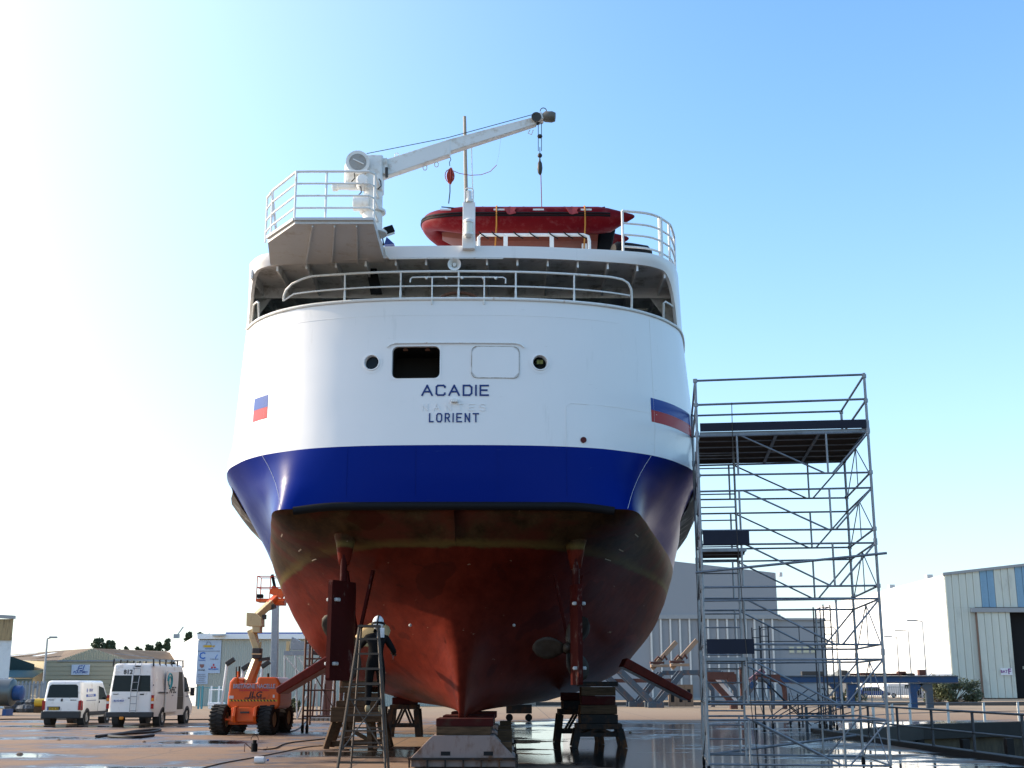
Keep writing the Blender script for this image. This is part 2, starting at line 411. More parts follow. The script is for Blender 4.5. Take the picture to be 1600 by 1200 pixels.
HW = ship_paint('topside_white', (.83, .80, .77), .3, .045, (.55, .54, .50))
HBL = ship_paint('topside_blue', (.0006, .014, .17), .3, .03, spec=.05)
HRD = hull_bottom_mat()
# bottom
rows = []
TT = [i * .2 for i in range(56)]
for z in [.95, 1.0, 1.1] + zs(1.2, 4.9, 28) + [4.95]:
    rows.append([hp(z, t, -1) for t in reversed(TT)] + [hp(z, t, 1) for t in TT])
b = MB().grid(rows)
r0 = rows[0]; n0 = len(r0) // 2
b.grid([[r0[n0 - 1 - i] for i in range(n0)], [r0[n0 + i] for i in range(n0)]])
b.build('hull_bottom', HRD, ship, smooth='all')
b = MB()
rows = [[hp(z, t, -1) for t in reversed(TT)] + [hp(z, t, 1) for t in TT] for z in zs(4.95, 6.18, 10)]
b.grid(rows).build('blue_stripe_plating', HBL, ship, smooth='all')
# white topside: grid aligned to the window openings
WX = [(-1.265, -.297), ]                    # open window
PORT = [(-1.67, 7.87), (1.69, 7.87)]; PR = .145
WZ = (7.52, 8.19)
hx = sorted(set([0, -.297, -1.265, .32, 1.28, 2.0, 2.35, 2.7, 3.0, 3.3, -2.0, -2.35, -2.7, -3.0, -3.3, -.6, -.9, .6, .95] +
                [round(cx + s * PR, 4) for cx, _ in PORT for s in (-1, 1)]))
hz = sorted(set([round(x, 3) for x in zs(6.18, 7.3, 4)] + [7.52, round(7.87 - PR, 4), round(7.87 + PR, 4), 8.19, 8.5, 8.85, 9.17]))
TS = [3.1 + i * .16 for i in range(49)]
b = MB()
rows = []
for z in hz: rows.append([hp(z, t, -1) for t in reversed(TS)] + [tp(x, z) for x in hx] + [hp(z, t, 1) for t in TS])
nt_ = len(TS); ncol = len(rows[0]); vs_ = [p for r_ in rows for p in r_]; fs_ = []
def in_hole(x, z):
    if WX[0][0] < x < WX[0][1] and WZ[0] < z < WZ[1]: return True
    return any(abs(x - cx) < PR and abs(z - cz) < PR for cx, cz in PORT)
for i in range(len(rows) - 1):
    for k in range(ncol - 1):
        if nt_ <= k < nt_ + len(hx) - 1:
            if in_hole((hx[k - nt_] + hx[k - nt_ + 1]) / 2, (hz[i] + hz[i + 1]) / 2): continue
        fs_.append((i * ncol + k, i * ncol + k + 1, (i + 1) * ncol + k + 1, (i + 1) * ncol + k))
b.add(vs_, fs_).build('white_topside', HW, ship, smooth='all')

# window opening: recess, rounded frame; closed shutter beside it
def rrect(cx, cz, w_, h, r, n=5):
    pts = []
    for sx_, sz_, a0 in ((1, 1, 0), (-1, 1, 90), (-1, -1, 180), (1, -1, 270)):
        for i in range(n + 1):
            a = R(a0 + 90 * i / n); pts.append((cx + sx_ * (w_ / 2 - r) + r * math.cos(a), cz + sz_ * (h / 2 - r) + r * math.sin(a)))
    return pts
cx, cz, ww, wh = -.781, 7.855, .968, .67
inner = rrect(cx, cz, ww - .015, wh - .015, .11); outer = rrect(cx, cz, ww + .05, wh + .05, .012)
fr = MB(); fr.grid([[tp(x, z, .006) for x, z in outer], [tp(x, z, .006) for x, z in inner], [tp(x, z, -.09) for x, z in inner]], True)
fr.build('window_frame', HW, ship, smooth=30)
rc = MB(); y0 = tp(cx, cz).y
CABIN = paint('cabin_dark', (.02, .017, .014), .8)
rc.grid([[tp(x, z, -.09) for x, z in inner], [Vector((x * 1.02, y0 + .9, z)) for x, z in inner]], True)
rc.add([Vector((x * 1.02, y0 + .9, z)) for x, z in inner], [tuple(range(len(inner)))])
cab = rc.build('window_recess', CABIN, ship)
for x in (-1.0, -.56): MB().prism([(x - .05, y0 + .1, 8.12), (x + .05, y0 + .1, 8.12), (x + .05, y0 + .1, 8.14), (x + .02, y0 + .1, 8.18), (x - .02, y0 + .1, 8.18), (x - .05, y0 + .1, 8.14)], (0, .05, 0)).build('shutter_hinge', paint('rust', (.09, .03, .012), .8, var=.4, scale=20), cab)
sh = MB(); o2 = rrect(.80, 7.855, .955, .655, .11); i2 = rrect(.80, 7.855, .93, .63, .1)
sh.grid([[tp(x, z, -.004) for x, z in o2], [tp(x, z, .016) for x, z in o2], [tp(x, z, .016) for x, z in i2]], True)
sh.build('shutter_gasket', paint('gasket', (.30, .24, .18), .7, var=.4, scale=12, dirt=(.75, .75, .72), dirt_amt=.5, dscale=4), ship, smooth=30)
sh = MB()
for k in range(6):
    z0, z1 = 7.54 + k * .105, 7.54 + (k + 1) * .105
    xs = [i / 8 for i in range(9)]
    def hw(z):
        d = min(z - 7.54, 8.17 - z); return .465 - (0 if d > .1 else .1 - math.sqrt(max(0, .1 ** 2 - (.1 - d) ** 2)))
    sh.grid([[tp(.80 - hw(z) + 2 * hw(z) * i, z, .014) for i in xs] for z in (z0, z1)])
sh.build('closed_shutter', HW, ship, smooth='all')
gp = [tp(-1.36, 8.17, .03), tp(-1.29, 8.22, .03)] + [tp(-1.2 + i * .2, 8.245, .03) for i in range(13)] + [tp(1.30, 8.22, .03), tp(1.38, 8.16, .03)]
MB().tube(gp, .014, 8).build('rain_gutter', RAIL, ship, smooth=True)
GL = glass_dark('porthole_glass')
for i, (px, pz) in enumerate(PORT):
    c0 = tp(px, pz)
    ring = [(px + math.cos(a) * r_, pz + math.sin(a) * r_) for r_ in (0,) for a in (0,)]
    def circ(r_, out, n=28): return [tp(px + math.cos(2 * math.pi * k / n) * r_, pz + math.sin(2 * math.pi * k / n) * r_, out) for k in range(n)]
    f_ = MB().grid([circ(.225, .005), circ(.172, .005), circ(.166, .022), circ(.15, .022), circ(.142, .012), circ(.138, -.12)], True).build('porthole', HW, ship, smooth=30)
    g_ = MB(); cc = circ(.139, -.10); g_.add(cc, [tuple(range(28))]); g_.build('pane', GL, f_)
    bk = MB()
    if i == 1:
        for s in (-1, 1): bk.box((px + s * .033, c0.y + .13, pz + .045), (.056, .012, .085))
        bk.v = [(x, y, z) for x, y, z in bk.v]
        bk.build('curtain', paint('curtain_ochre', (.35, .32, .10), .9), f_)
# the pane in front of the curtain has to let it through
gm, gn, gp_ = new_mat('clear_glass'); gp_.inputs['Base Color'].default_value = (.7, .75, .78, 1); gp_.inputs['Transmission Weight'].default_value = 1; gp_.inputs['Roughness'].default_value = .02; gp_.inputs['IOR'].default_value = 1.1
for o in [x for x in bpy.data.objects if x.name.startswith('porthole')]:
    if any(c.name.startswith('curtain') for c in o.children):
        for c in o.children:
            if c.name.startswith('pane'): c.data.materials[0] = gm
        px, pz = PORT[1]; c0 = tp(px, pz)
        MB().lathe((px, c0.y + .11, pz), (0, 1, 0), [(.139, 0), (.139, .12), (0, .12)], 24).build('porthole_recess', CABIN, o)

# lettering: weld bead letters on the transom
GLY = {
 'A': ([[(0, 0), (.5, 1), (1, 0)], [(.2, .36), (.8, .36)]], 1.0),
 'C': ([[(.85, .8), (.85, .88), (.72, 1), (.15, 1), (0, .85), (0, .15), (.15, 0), (.72, 0), (.85, .12), (.85, .2)]], .85),
 'D': ([[(0, 0), (0, 1), (.62, 1), (.82, .82), (.82, .18), (.62, 0), (0, 0)]], .82),
 'I': ([[(0, 0), (0, 1)]], .0), 'L': ([[(0, 1), (0, 0), (.6, 0)]], .6),
 'E': ([[(.8, 1), (0, 1), (0, 0), (.8, 0)], [(0, .52), (.66, .52)]], .8),
 'O': ([[(.2, 0), (.62, 0), (.82, .2), (.82, .8), (.62, 1), (.2, 1), (0, .8), (0, .2), (.2, 0)]], .82),
 'R': ([[(0, 0), (0, 1), (.5, 1), (.66, .86), (.66, .62), (.5, .48), (0, .48)], [(.36, .48), (.7, 0)]], .7),
 'N': ([[(0, 0), (0, 1), (.72, 0), (.72, 1)]], .72), 'T': ([[(0, 1), (.9, 1)], [(.45, 1), (.45, 0)]], .9),
 'S': ([[(.7, .88), (.6, 1), (.12, 1), (0, .88), (0, .62), (.12, .52), (.6, .5), (.72, .38), (.72, .12), (.6, 0), (.12, 0), (0, .12)]], .72)}
def weld_word(word, x0, x1, z0, z1, st, mt, out=.012, k_=1.0):
    H = z1 - z0; W_ = H * k_; tot = sum(GLY[c][1] for c in word) * W_; gap = ((x1 - x0) - tot) / (len(word) - 1); x = x0
    for c in word:
        strokes, wd = GLY[c]; bb = MB()
        for k, sk in enumerate(strokes):
            for (a, b_), (c_, d_) in zip(sk[:-1], sk[1:]):
                P = Vector((x + a * W_, z0 + b_ * H)); Q = Vector((x + c_ * W_, z0 + d_ * H)); d = (Q - P).normalized(); nn = Vector((-d.y, d.x)) * st / 2
                P = P - d * st * .42; Q = Q + d * st * .42; e = .0008 * k
                cs = [P + nn, P - nn, Q - nn, Q + nn]
                bb.add([tp(p.x, p.y, -.004) for p in cs] + [tp(p.x, p.y, out + e) for p in cs], [(4, 5, 6, 7), (0, 4, 7, 3), (1, 2, 6, 5), (0, 1, 5, 4), (3, 7, 6, 2)])
        bb.build('letter', mt, ship)
        x += wd * W_ + gap
weld_word('ACADIE', -.645, .66, 7.18, 7.375, .034, NAVY)
weld_word('LORIENT', -.49, .47, 6.645, 6.805, .026, NAVY, .012, .72)
weld_word('NANTES', -.63, .60, 6.87, 7.0, .018, HW, .010)
MB().box((.0, -.045, 7.06), (.13, .1, .07)).build('mooring_eye_box', RAIL, ship, bevel=.01)
c0 = tp(2.54, 6.33); nb = MB(); nb.lathe(c0 + Vector((.005, -.012, 0)), (.1, -1, 0), [(.06, -.01), (.06, .01), (.045, .01), (.045, -.0), (0, -.0)], 18)
nb.mi = 0; nb.build('scupper', paint('scupper_red', (.10, .012, .01), .6), ship, smooth=True)
# weld seams
sm = MB()
def seam(pts, r=.0055): sm.tube(pts, r, 4)
sm.mi = 1
for x in (-2.1, -.75, .85, 2.2): seam([tp(x, z, .001) for z in zs(5.2, 6.15, 4)])
sm.mi = 0
seam([tp(x, 8.83, .001) for x in [i * .3 - 3.3 for i in range(23)]], .004)
seam([tp(2.2, z, .001) for z in zs(6.2, 7.0, 3)] + [tp(x, 7.06, .001) for x in (2.3, 2.6, 3.0, 3.3)] + [hp(7.05, t, 1, .001) for t in (3.2, 3.5, 3.8, 4.1)])
for s in (-1, 1): seam([hp(z, 4.0 + (z - 6.18) * .0, s, .001) for z in zs(6.2, 9.1, 6)], .004)
for s in (-1, 1): seam([hp(z, 3.9 - (6.18 - z) * .9, s, .001) for z in zs(4.97, 6.17, 6)], .004)
sm.build('weld_seam', [HW, HBL], ship, kind='stuff')
BM = paint('bulwark_cap', (.66, .64, .58), .5, dirt=(.4, .3, .2), dirt_amt=.2)
cap = [hp(9.17, t, -1, .01) for t in [5.6 - i * .15 for i in range(38)]] + [hp(9.17, t, 1, .01) for t in [i * .15 for i in range(60)]]
MB().tube(cap, .035, 8).build('bulwark_capping', RAIL, ship, smooth=True)
# fender along the transom foot
fp = []
for i in range(41):
    x = -3.12 + 6.24 * i / 40; z = 4.99 - .10 * max(0, abs(x) - 2.2) ** 1.6; p = tp(x, max(z, 4.951), .05); p.z = z; fp.append(p)
MB().tube(fp, .085, 10).build('stern_fender', BLACK, ship, smooth=True)
# side sponson wedges
for s in (-1, 1):
    q = [hp(z, 5.9, s, o_) for z, o_ in ((5.35, .0), (5.75, .0), (5.75, .3), (5.45, .36))]; q2 = [hp(z, 10.0, s, o_) for z, o_ in ((5.35, 0), (5.75, 0), (5.75, .3), (5.45, .36))]
    b = MB(); n_ = 14; rows = []
    for i in range(n_ + 1):
        t = 6.35 + i * .28; k = min(1, i / 2.5 + .25) * .8
        rows.append([hp(5.45, t, s, -.02), hp(5.7, t, s, .24 * k), hp(5.95, t, s, .28 * k), hp(6.1, t, s, -.02)])
    b.grid(rows); b.add(rows[0], [(0, 1, 2, 3)]); b.build('side_sponson', paint('sponson', (.07, .06, .055), .6, dirt=(.5, .48, .44), dirt_amt=.3), ship)
# company stripe on each quarter
for s, c_, z0, z1, nm in ((1, (.01, .05, .26), 7.13, 7.38, 'blue_stripe'), (1, (.38, .008, .01), 6.88, 7.128, 'red_stripe'), (-1, (.01, .05, .26), 7.19, 7.44, 'blue_stripe'), (-1, (.40, .01, .012), 6.95, 7.188, 'red_stripe')):
    ts = [3.9 + i * .14 for i in range(16)] if s > 0 else [3.86 + i * .08 for i in range(9)]
    MB().grid([[hp(z, t, s, .004) for t in ts] for z in (z0, z1)]).build(nm, ship_paint('stripe_' + nm, c_, .3, spec=.15), ship, smooth='all')
# ------------------------------------------------------------ ship: upper works (all in ship coordinates)
def L(p): return Vector(p) - Vector((SHX, SHY, 0))
def la(u, v, Y): return L(at(u, v, Y))
GREYIN = paint('deckhead_grey', (.78, .78, .77), .45, var=.12, scale=1.2, dirt=(.26, .25, .22), dirt_amt=.3)
def low(t):
    if t < 4.5: return 10.05
    if t > 5.5: return 9.16
    k = (t - 4.5) / 1.0; return 9.16 + .89 * math.sqrt(max(0, 1 - k ** 2.2))
TU = [i * .12 for i in range(76)]
for nm, o1, side_ in (('deck_edge', 0., 0),):
    b = MB()
    for out in (.0, -.07):
        rows = [[hp(10.3, t, -1, out) for t in reversed(TU)] + [hp(10.3, t, 1, out) for t in TU]]
        mid = []
        for k in (1, 2, 3):
            rows.append([hp(10.3 + (low(t) - 10.3) * k / 3, t, -1, out) for t in reversed(TU)] + [hp(10.3 + (low(t) - 10.3) * k / 3, t, 1, out) for t in TU])
        b.grid(rows)
        if out == 0: e0 = rows[-1]; t0 = rows[0]
    b.grid([e0, rows[-1]]); b.grid([t0, rows[0]])
    b.build(nm, HW, ship, smooth=30)
b = MB(); N = len(TU)
pl = [hp(10.29, t, -1, -.05) for t in reversed(TU)]; pr = [hp(10.29, t, 1, -.05) for t in TU]
b.grid([[pl[N - 1 - i] for i in range(N)], [pr[i] for i in range(N)]])
low_ = [[Vector((p.x, p.y, 10.12)) for p in r_] for r_ in ([pl[N - 1 - i] for i in range(N)], [pr[i] for i in range(N)])]
b.grid(low_); b.build('upper_deck', GREYIN, ship)
for k in range(15):
    x = -4.34 + k * .62
    y0 = y_at_h(ctrl(10.2), abs(x))[0] + .12
    if y0 < 5: MB().bx((x - .02, y0, 9.93), (x + .02, 8, 10.12)).build('deck_beam', GREYIN, ship)
MB().bx((-4.6, 2.2, 9.88), (4.6, 2.24, 10.118)).build('deck_girder', GREYIN, ship)
b = MB()
for s in (-1, 1):
    p = [(s * 4.7, 2.6, 9.3), (s * 4.7, 2.6, 10.1), (s * 4.0, 2.2, 10.1)]; b.prism(p, (0, .03, 0))
    b.build('corner_bracket', GREYIN, ship); b = MB()
MB().bx((-5.1, 8.0, 8.1), (5.1, 8.06, 10.12)).build('aft_bulkhead', paint('bulkhead', (.40, .41, .42), .5, var=.3, scale=1), ship)
b = MB(); rows = [[hp(8.2, t, -1, -.04) for t in TU], [hp(8.2, t, 1, -.04) for t in TU]]
b.grid(rows).build('lower_deck', paint('deck_green', (.20, .24, .22), .5), ship)
for x, y in ((1.9, 3.2), (.1, 3.2), (-2.6, 3.2)): MB().cyl((x, y, 8.2), (x, y, 10.1), .06, 10).build('pillar', RAIL, ship, smooth=True)
for s, x in ((1, 3.7), (-1, -3.7)): MB().tube([(x + .35 * math.cos(a), 1.7 + .2 * math.sin(a), 9.22) for a in [i * math.pi / 6 for i in range(12)]], .06, 8, closed=True).build('mooring_coil', BLACK, ship, smooth=True)
b = MB(); q = [la(570, 404, 24.9), la(585, 404, 24.9), la(597, 459, 24.9), la(579, 459, 24.9)]; b.prism(q, (0, .06, 0)).build('black_trunking', BLACK, ship)
LAMPM, n_, p_ = new_mat('lit_bulkhead_lamp'); p_.inputs['Base Color'].default_value = (.8, .5, .25, 1); p_.inputs['Emission Color'].default_value = (1, .42, .12, 1); p_.inputs['Emission Strength'].default_value = 1.2
c = la(555, 448, 26.5); MB().sphere(c, .07, 12, (1.4, .6, .7)).build('bulkhead_lamp', LAMPM, ship, smooth=True)
for k in range(5):
    MB().bar((-4.2, 3.0 + k, 9.86), (4.2, 3.0 + k, 9.86), .05).build('overhead_pipe', GREYIN, ship, smooth=True)

# lower rail
def railp(x, z, out=-.06):
    return tp(x, z, out) if abs(x) < 3.2 else hp(z, 0, 1)
def hrail(x0, x1, z, n=40, out=-.06):
    return [tp(x0 + (x1 - x0) * i / n, min(z, 10.3), out) for i in range(n + 1)]
r_ = MB()
pl = [tp(-3.63, 9.36, -.05), tp(-3.62, 9.46, -.05), tp(-3.56, 9.56, -.05), tp(-3.42, 9.66, -.05), tp(-3.2, 9.73, -.05)] + hrail(-3.0, 3.2, 9.77) + [tp(3.42, 9.745, -.05), tp(3.55, 9.69, -.05), tp(3.62, 9.58, -.05), tp(3.64, 9.4, -.05), tp(3.64, 9.17, -.05)]
r_.tube(pl, .026, 8).build('top_rail', RAIL, ship, smooth=True)
MB().tube([tp(-3.62, 9.37, -.05)] + hrail(-3.4, 3.6, 9.46), .019, 6).build('middle_rail', RAIL, ship, smooth=True)
for x in (-2.29, -1.13, .05, 1.21, 2.41):
    MB().tube([tp(x, 9.17, -.06), tp(x, 9.76, -.06)], .019, 6).build('rail_post', RAIL, ship, smooth=True)
    MB().box(tp(x, 9.28, -.06), (.045, .03, .2)).build('post_clamp', RAIL, ship, bevel=.005)
for x in (-.48, .57):
    MB().tube([tp(x, 9.05, .02), tp(x, 9.62, .02)], .016, 6).build('flag_bracket', RAIL, ship, smooth=True)
MB().tube([tp(-.93, 9.52, .0), tp(-.92, 9.6, 0)] + hrail(-.88, .95, 9.63, 12, 0) + [tp(1.0, 9.6, 0), tp(1.0, 9.5, 0)], .016, 6).build('awning_rail', RAIL, ship, smooth=True)
for x in (-.6, -.2, .12, .55, .8): MB().sphere(tp(x, 9.6, .02), .03, 8).build('rail_clip', RAIL, ship, smooth=True)
MB().tube([hp(9.2, 4.75, 1, -.05), hp(9.5, 4.75, 1, -.05), hp(9.54, 4.85, 1, -.05), hp(9.54, 5.2, 1, -.05), hp(9.52, 5.6, 1, -.05), hp(9.2, 5.7, 1, -.05)], .024, 8).build('quarter_rail', RAIL, ship, smooth=True)
MB().tube([hp(9.2, 4.75, -1, -.05), hp(9.5, 4.75, -1, -.05), hp(9.54, 4.85, -1, -.05), hp(9.54, 5.2, -1, -.05), hp(9.2, 5.4, -1, -.05)], .024, 8).build('quarter_rail', RAIL, ship, smooth=True)
MB().tube([tp(.05, 9.2, -.2) + Vector((.38 * math.cos(a), .0, .16 * math.sin(a))) for a in [i * math.pi / 12 for i in range(13)]], .035, 8).build('capstan_guard', paint('rust_brown', (.16, .07, .04), .7, var=.4, scale=14), ship, smooth=True)

# starboard upper rail, follows the deck edge
UT0, UT1 = 2.95, 6.6
zr = [10.42, 10.68, 10.93, 11.2]
ts = [UT0 + (UT1 - UT0) * i / 22 for i in range(23)]
for z in zr:
    MB().tube([hp(10.3, t, 1, -.06) + Vector((0, 0, z - 10.3)) for t in ts], .022 if z < 11 else .028, 6).build('upper_rail', RAIL, ship, smooth=True)
for t in (UT0, 4.6, 5.4, UT1):
    p = hp(10.3, t, 1, -.06); MB().tube([p, p + Vector((0, 0, .9))], .026 if t != 4.6 else .05, 8).build('upper_rail_post', RAIL, ship, smooth=True)
# life raft canister
p = hp(10.3, 3.35, 1, -.5); b = MB()
b.lathe(p + Vector((-.38, -.10, .16)), (1, .38, 0), [(0, 0), (.15, .02), (.21, .1), (.22, .45), (.21, .78), (.15, .86), (0, .88)], 18); b.build('life_raft_cover', BLACK, ship, smooth=True)
# stern light, horn, conduit, flood lamp
x = (730 - 711) * 25.9 / 1950; y = -.12
b = MB().bx((x - .13, y, 10.2), (x + .13, y + .25, 10.5)); b.box((x, y + .1, 10.85), (.25, .2, .7)); o = b.build('stern_light_bracket', HW, ship, bevel=.01)
MB().lathe((x, y - .14, 10.38), (0, 0, 1), [(.0, 0), (.06, .0), (.105, .05), (.105, .09), (.08, .1), (.08, .3), (.1, .31), (.1, .36), (.05, .4), (0, .4)], 16).build('stern_light', RAIL, o, smooth=True)
MB().lathe((x, y - .14, 10.48), (0, 0, 1), [(.086, 0), (.092, .05), (.086, .1), (.092, .15), (.086, .2)], 20).build('lens', paint('light_lens', (.75, .74, .62), .15), o, smooth=True)
MB().lathe((x, y + .02, 11.2), (0, 0, 1), [(.0, 0), (.07, 0), (.07, .06), (.055, .08), (.055, .24), (.0, .26)], 12).build('top_lamp', RAIL, o, smooth=True)
MB().tube([(x - .085, y, 11.2), (x - .085, y, 11.46), (x - .05, y, 11.5), (x + .05, y, 11.5), (x + .085, y, 11.46), (x + .085, y, 11.2)], .014, 6).build('lamp_guard', RAIL, o, smooth=True)
hx_ = (708 - 711) * 25.3 / 1950
o = MB().lathe((hx_, .22, 9.94), (0, -1, -.15), [(.03, -.12), (.03, 0), (.05, .08), (.09, .16), (.135, .2), (.135, .215), (.125, .21), (.085, .17), (.045, .09), (.0, .05)], 22).build('loud_hailer', RAIL, ship, smooth=True)
MB().lathe((hx_, .22, 9.94), (0, -1, -.15), [(0, .17), (.035, .165), (.04, .1), (0, .09)], 12).build('hailer_cone', RAIL, o, smooth=True)
MB().tube([tp(-1.45, 10.24, .03), tp(-1.42, 10.1, .03)] + [tp(-1.35 + i * .23, 10.03, -.0) for i in range(11)], .014, 6).build('conduit', RAIL, ship, smooth=True)
c = la(604, 360, 23.7)
o = MB().box(c + Vector((.04, 0, 0)), (.2, .14, .15), (0, R(-25), R(20))).build('flood_lamp', BLACK, ship, bevel=.01)
MB().tube([c, c + Vector((-.1, .1, -.05)), c + Vector((-.07, .2, -.25))], .015, 6).build('lamp_arm', BLACK, o)
MB().box(c + Vector((.07, -.02, -.06)), (.18, .04, .1), (0, R(-25), R(20))).build('lamp_glass', paint('lampglass', (.6, .6, .56), .3), o)
MB().prism([la(600, 382, 24.3), la(604, 370, 24.3), la(616, 381, 24.3)], (0, .2, 0)).build('cable_box', NAVY, ship)

# crane platform sponson on the port quarter
FLr, FRr, BRr, LCr, BLr = la(461, 343, 22.45), la(584, 339, 22.45), L((at(600, 392, 24.1).x, 24.25, 10.3)), la(419, 370, 23.45), Vector((-3.85, .42, 10.3))
top = [Vector((p.x, p.y, 10.3)) for p in (LCr, FLr, FRr, BRr, BLr)]
bot = [Vector((p.x, p.y, z)) for p, z in zip(top, (10.16, 10.18, 10.18, 10.03, 10.03))]
PLAT = paint('platform_white', (.58, .57, .55), .5, var=.08, dirt=(.45, .40, .33), dirt_amt=.22, dscale=3)
b = MB(); n = 5
b.add(top + bot, [(0, 1, 2, 3, 4), (9, 8, 7, 6, 5)] + [(i, (i + 1) % 5, (i + 1) % 5 + 5, i + 5) for i in range(5)])
plat = b.build('crane_platform', PLAT, ship)
for p, q in ((top[0], top[1]), (top[1], top[2])):
    d = (q - p).normalized(); nrm = Vector((d.y, -d.x, 0))
    MB().bar(p + nrm * .02 - Vector((0, 0, .035)), q + nrm * .02 - Vector((0, 0, .035)), .06, .06).build('coaming', PLAT, plat, bevel=.008)
for k in (.22, .5, .78):
    a = bot[1].lerp(bot[2], k); c = bot[4].lerp(bot[3], k * .8 + .14); MB().bar(a + Vector((0, .05, -.02)), Vector((c.x, .45 if False else .3, 10.01)), .03, .06).build('stiffener', PLAT, plat)
def rl(z): return [Vector((top[4].x, top[4].y - .6, z)), Vector((top[0].x + .05, top[0].y, z)), Vector((top[1].x - .02, top[1].y + .05, z)), Vector((top[1].x + .2, top[1].y + .04, z)),
                   Vector((top[2].x - .12, top[2].y + .04, z)), Vector((top[2].x - .02, top[2].y + .18, z)), Vector((top[2].x, top[2].y + .8, z))]
for i, z in enumerate((10.52, 10.77, 11.02, 11.27)):
    MB().tube(rl(z), .02 if i < 3 else .026, 8).build('platform_rail', RAIL, plat, smooth=True)
pp = rl(10.3)
for p in (pp[1], pp[0], pp[2], pp[2].lerp(pp[4], .42), pp[5], pp[6]):
    MB().tube([p, p + Vector((0, 0, .98))], .022, 8).build('platform_post', RAIL, plat, smooth=True)
MB().bar(pp[1] + Vector((.12, 0, 0)), pp[1] + Vector((-.02, 0, .95)), .05, .02).build('rail_brace', RAIL, plat)
# mast forward on the bridge deck
m0, m1 = la(731, 335, 30), la(726, 182, 30)
MB().tube([m0 - Vector((0, 0, 1.4)), m1], .06, 8, r2=.04).build('pole_mast', paint('varnished_pole', (.30, .25, .19), .5), ship, smooth=True)
MB().tube([m0 + Vector((.14, 0, 0)), m0 + Vector((.08, 0, 1.9))], .015, 5).build('halyard', RAIL, ship)
MB().bx((-4.5, 12, 10.3), (4.5, 30, 12.3)).build('deckhouse', HW, ship)   # hidden behind the stern, keeps the ship whole from the side
b = MB(); b.bx((-3.6, 22, 12.3), (3.6, 30, 14.3)); b.build('wheelhouse', HW, ship)
for s in (-1, 1):
    for k in range(6): MB().box((s * 4.5, 14 + k * 2.4, 11.4), (.04, 1.1, .7)).build('side_window', GL, ship)

# ------------------------------------------------------------ deck crane
cb = at(582, 337, 23.35); cb.z = 10.3
crane = thing('deck_crane', 'white deck crane with raised boom on the port quarter platform', 'crane', cb)
CW = paint('crane_white', (.74, .73, .69), .35, var=.06, dirt=(.5, .42, .32), dirt_amt=.22, dscale=4)
DG = paint('dark_grease', (.05, .045, .04), .5, var=.4, scale=20)
cx_, cy_ = cb.x, cb.y
MB().lathe((cx_, cy_, 10.3), (0, 0, 1), [(0, 0), (.3, 0), (.3, .05), (.2, .06), (.19, 1.0), (.2, 1.0)], 24).build('column', CW, crane, smooth=True)
MB().lathe((cx_, cy_, 10.75), (0, 0, 1), [(.19, 0), (.26, .0), (.26, .05), (.19, .05)], 24).build('slewing_ring', CW, crane, smooth=True)
a_, b_ = at(590, 268, 23.35), at(838, 190, 23.35); mid = at(703, 232, 23.35)
hd = MB().box((cx_ + .02, cy_, 11.55), (.36, .4, .75)); hd.build('crane_head', CW, crane, bevel=.04)
MB().bar(at(574, 266, 23.35), at(607, 263, 23.35), .3, .34).build('boom_root', CW, crane, bevel=.02)
bm = MB()
P0, P1, P2 = at(597, 267, 23.35), mid, b_
def sec(p, h, w_): return [p + Vector((0, -w_ / 2, -h / 2)), p + Vector((0, w_ / 2, -h / 2)), p + Vector((0, w_ / 2, h / 2)), p + Vector((0, -w_ / 2, h / 2))]
r_ = [sec(P0, .36, .2), sec(P1, .33, .2), sec(P1 + (P2 - P1) * .01 + Vector((0, 0, .03)), .27, .19), sec(P2, .17, .16)]
bm.grid(r_, True); bm.add(r_[0], [(0, 1, 2, 3)]); bm.add(r_[-1], [(0, 1, 2, 3)])
boom = bm.build('boom', CW, crane, bevel=.012)
MB().tube([at(604, 262, 23.2), at(604, 277, 23.2)], .03, 8).build('luffing_pin', DG, crane, smooth=True)
for u, v in ((664, 262), (682, 257), (620, 243)):
    c = at(u, v, 23.35); MB().tube([c + Vector((.04 * math.cos(t), 0, .055 * math.sin(t))) for t in [i * math.pi / 6 for i in range(12)]], .01, 6, closed=True).build('lifting_ring', RAIL, boom, smooth=True)
c = at(559, 253, 23.0)
MB().lathe(c, (.12, -1, -.12), [(0, -.55), (.17, -.55), (.19, -.5), (.19, -.1), (.15, -.09), (.15, -.05), (.235, -.05), (.235, .0), (.17, .0), (.165, -.03), (0, -.03)], 32).build('winch_drum', CW, crane, smooth=True)
MB().lathe(c, (.12, -1, -.12), [(.165, .004), (0, .004)], 24).build('drum_face', paint('drum_grey', (.34, .33, .31), .5, dirt=(.2, .15, .1), dirt_amt=.3, dscale=8), crane)
MB().bar(c + Vector((-.1, -.012, .06)), c + Vector((.12, -.02, -.05)), .02, .02).build('drum_rib', CW, crane)
MB().lathe(c + Vector((0, .03, 0)), (.12, -1, -.12), [(.17, -.05), (.17, .02)], 24).build('drum_core', DG, crane)
b = MB(); b.box(at(553, 275, 23.5), (.36, .4, .55)); b.build('gearbox', CW, crane, bevel=.1)
MB().lathe(at(566, 281, 23.0), (.1, -1, 0), [(0, -.3), (.12, -.3), (.12, .0), (.1, .04), (.06, .05), (0, .05)], 20).build('hydraulic_motor', CW, crane, smooth=True)
MB().lathe(at(520, 292, 23.4), (1, 0, 0), [(0, -.02), (.09, 0), (.09, .1), (.06, .12), (.06, .5)], 16).build('side_motor', CW, crane, smooth=True)
MB().lathe(at(551, 318, 23.2), (1, .1, 0), [(0, 0), (.14, .01), (.15, .04), (.15, .3), (.13, .32), (0, .32)], 20).build('lower_motor', CW, crane, smooth=True)
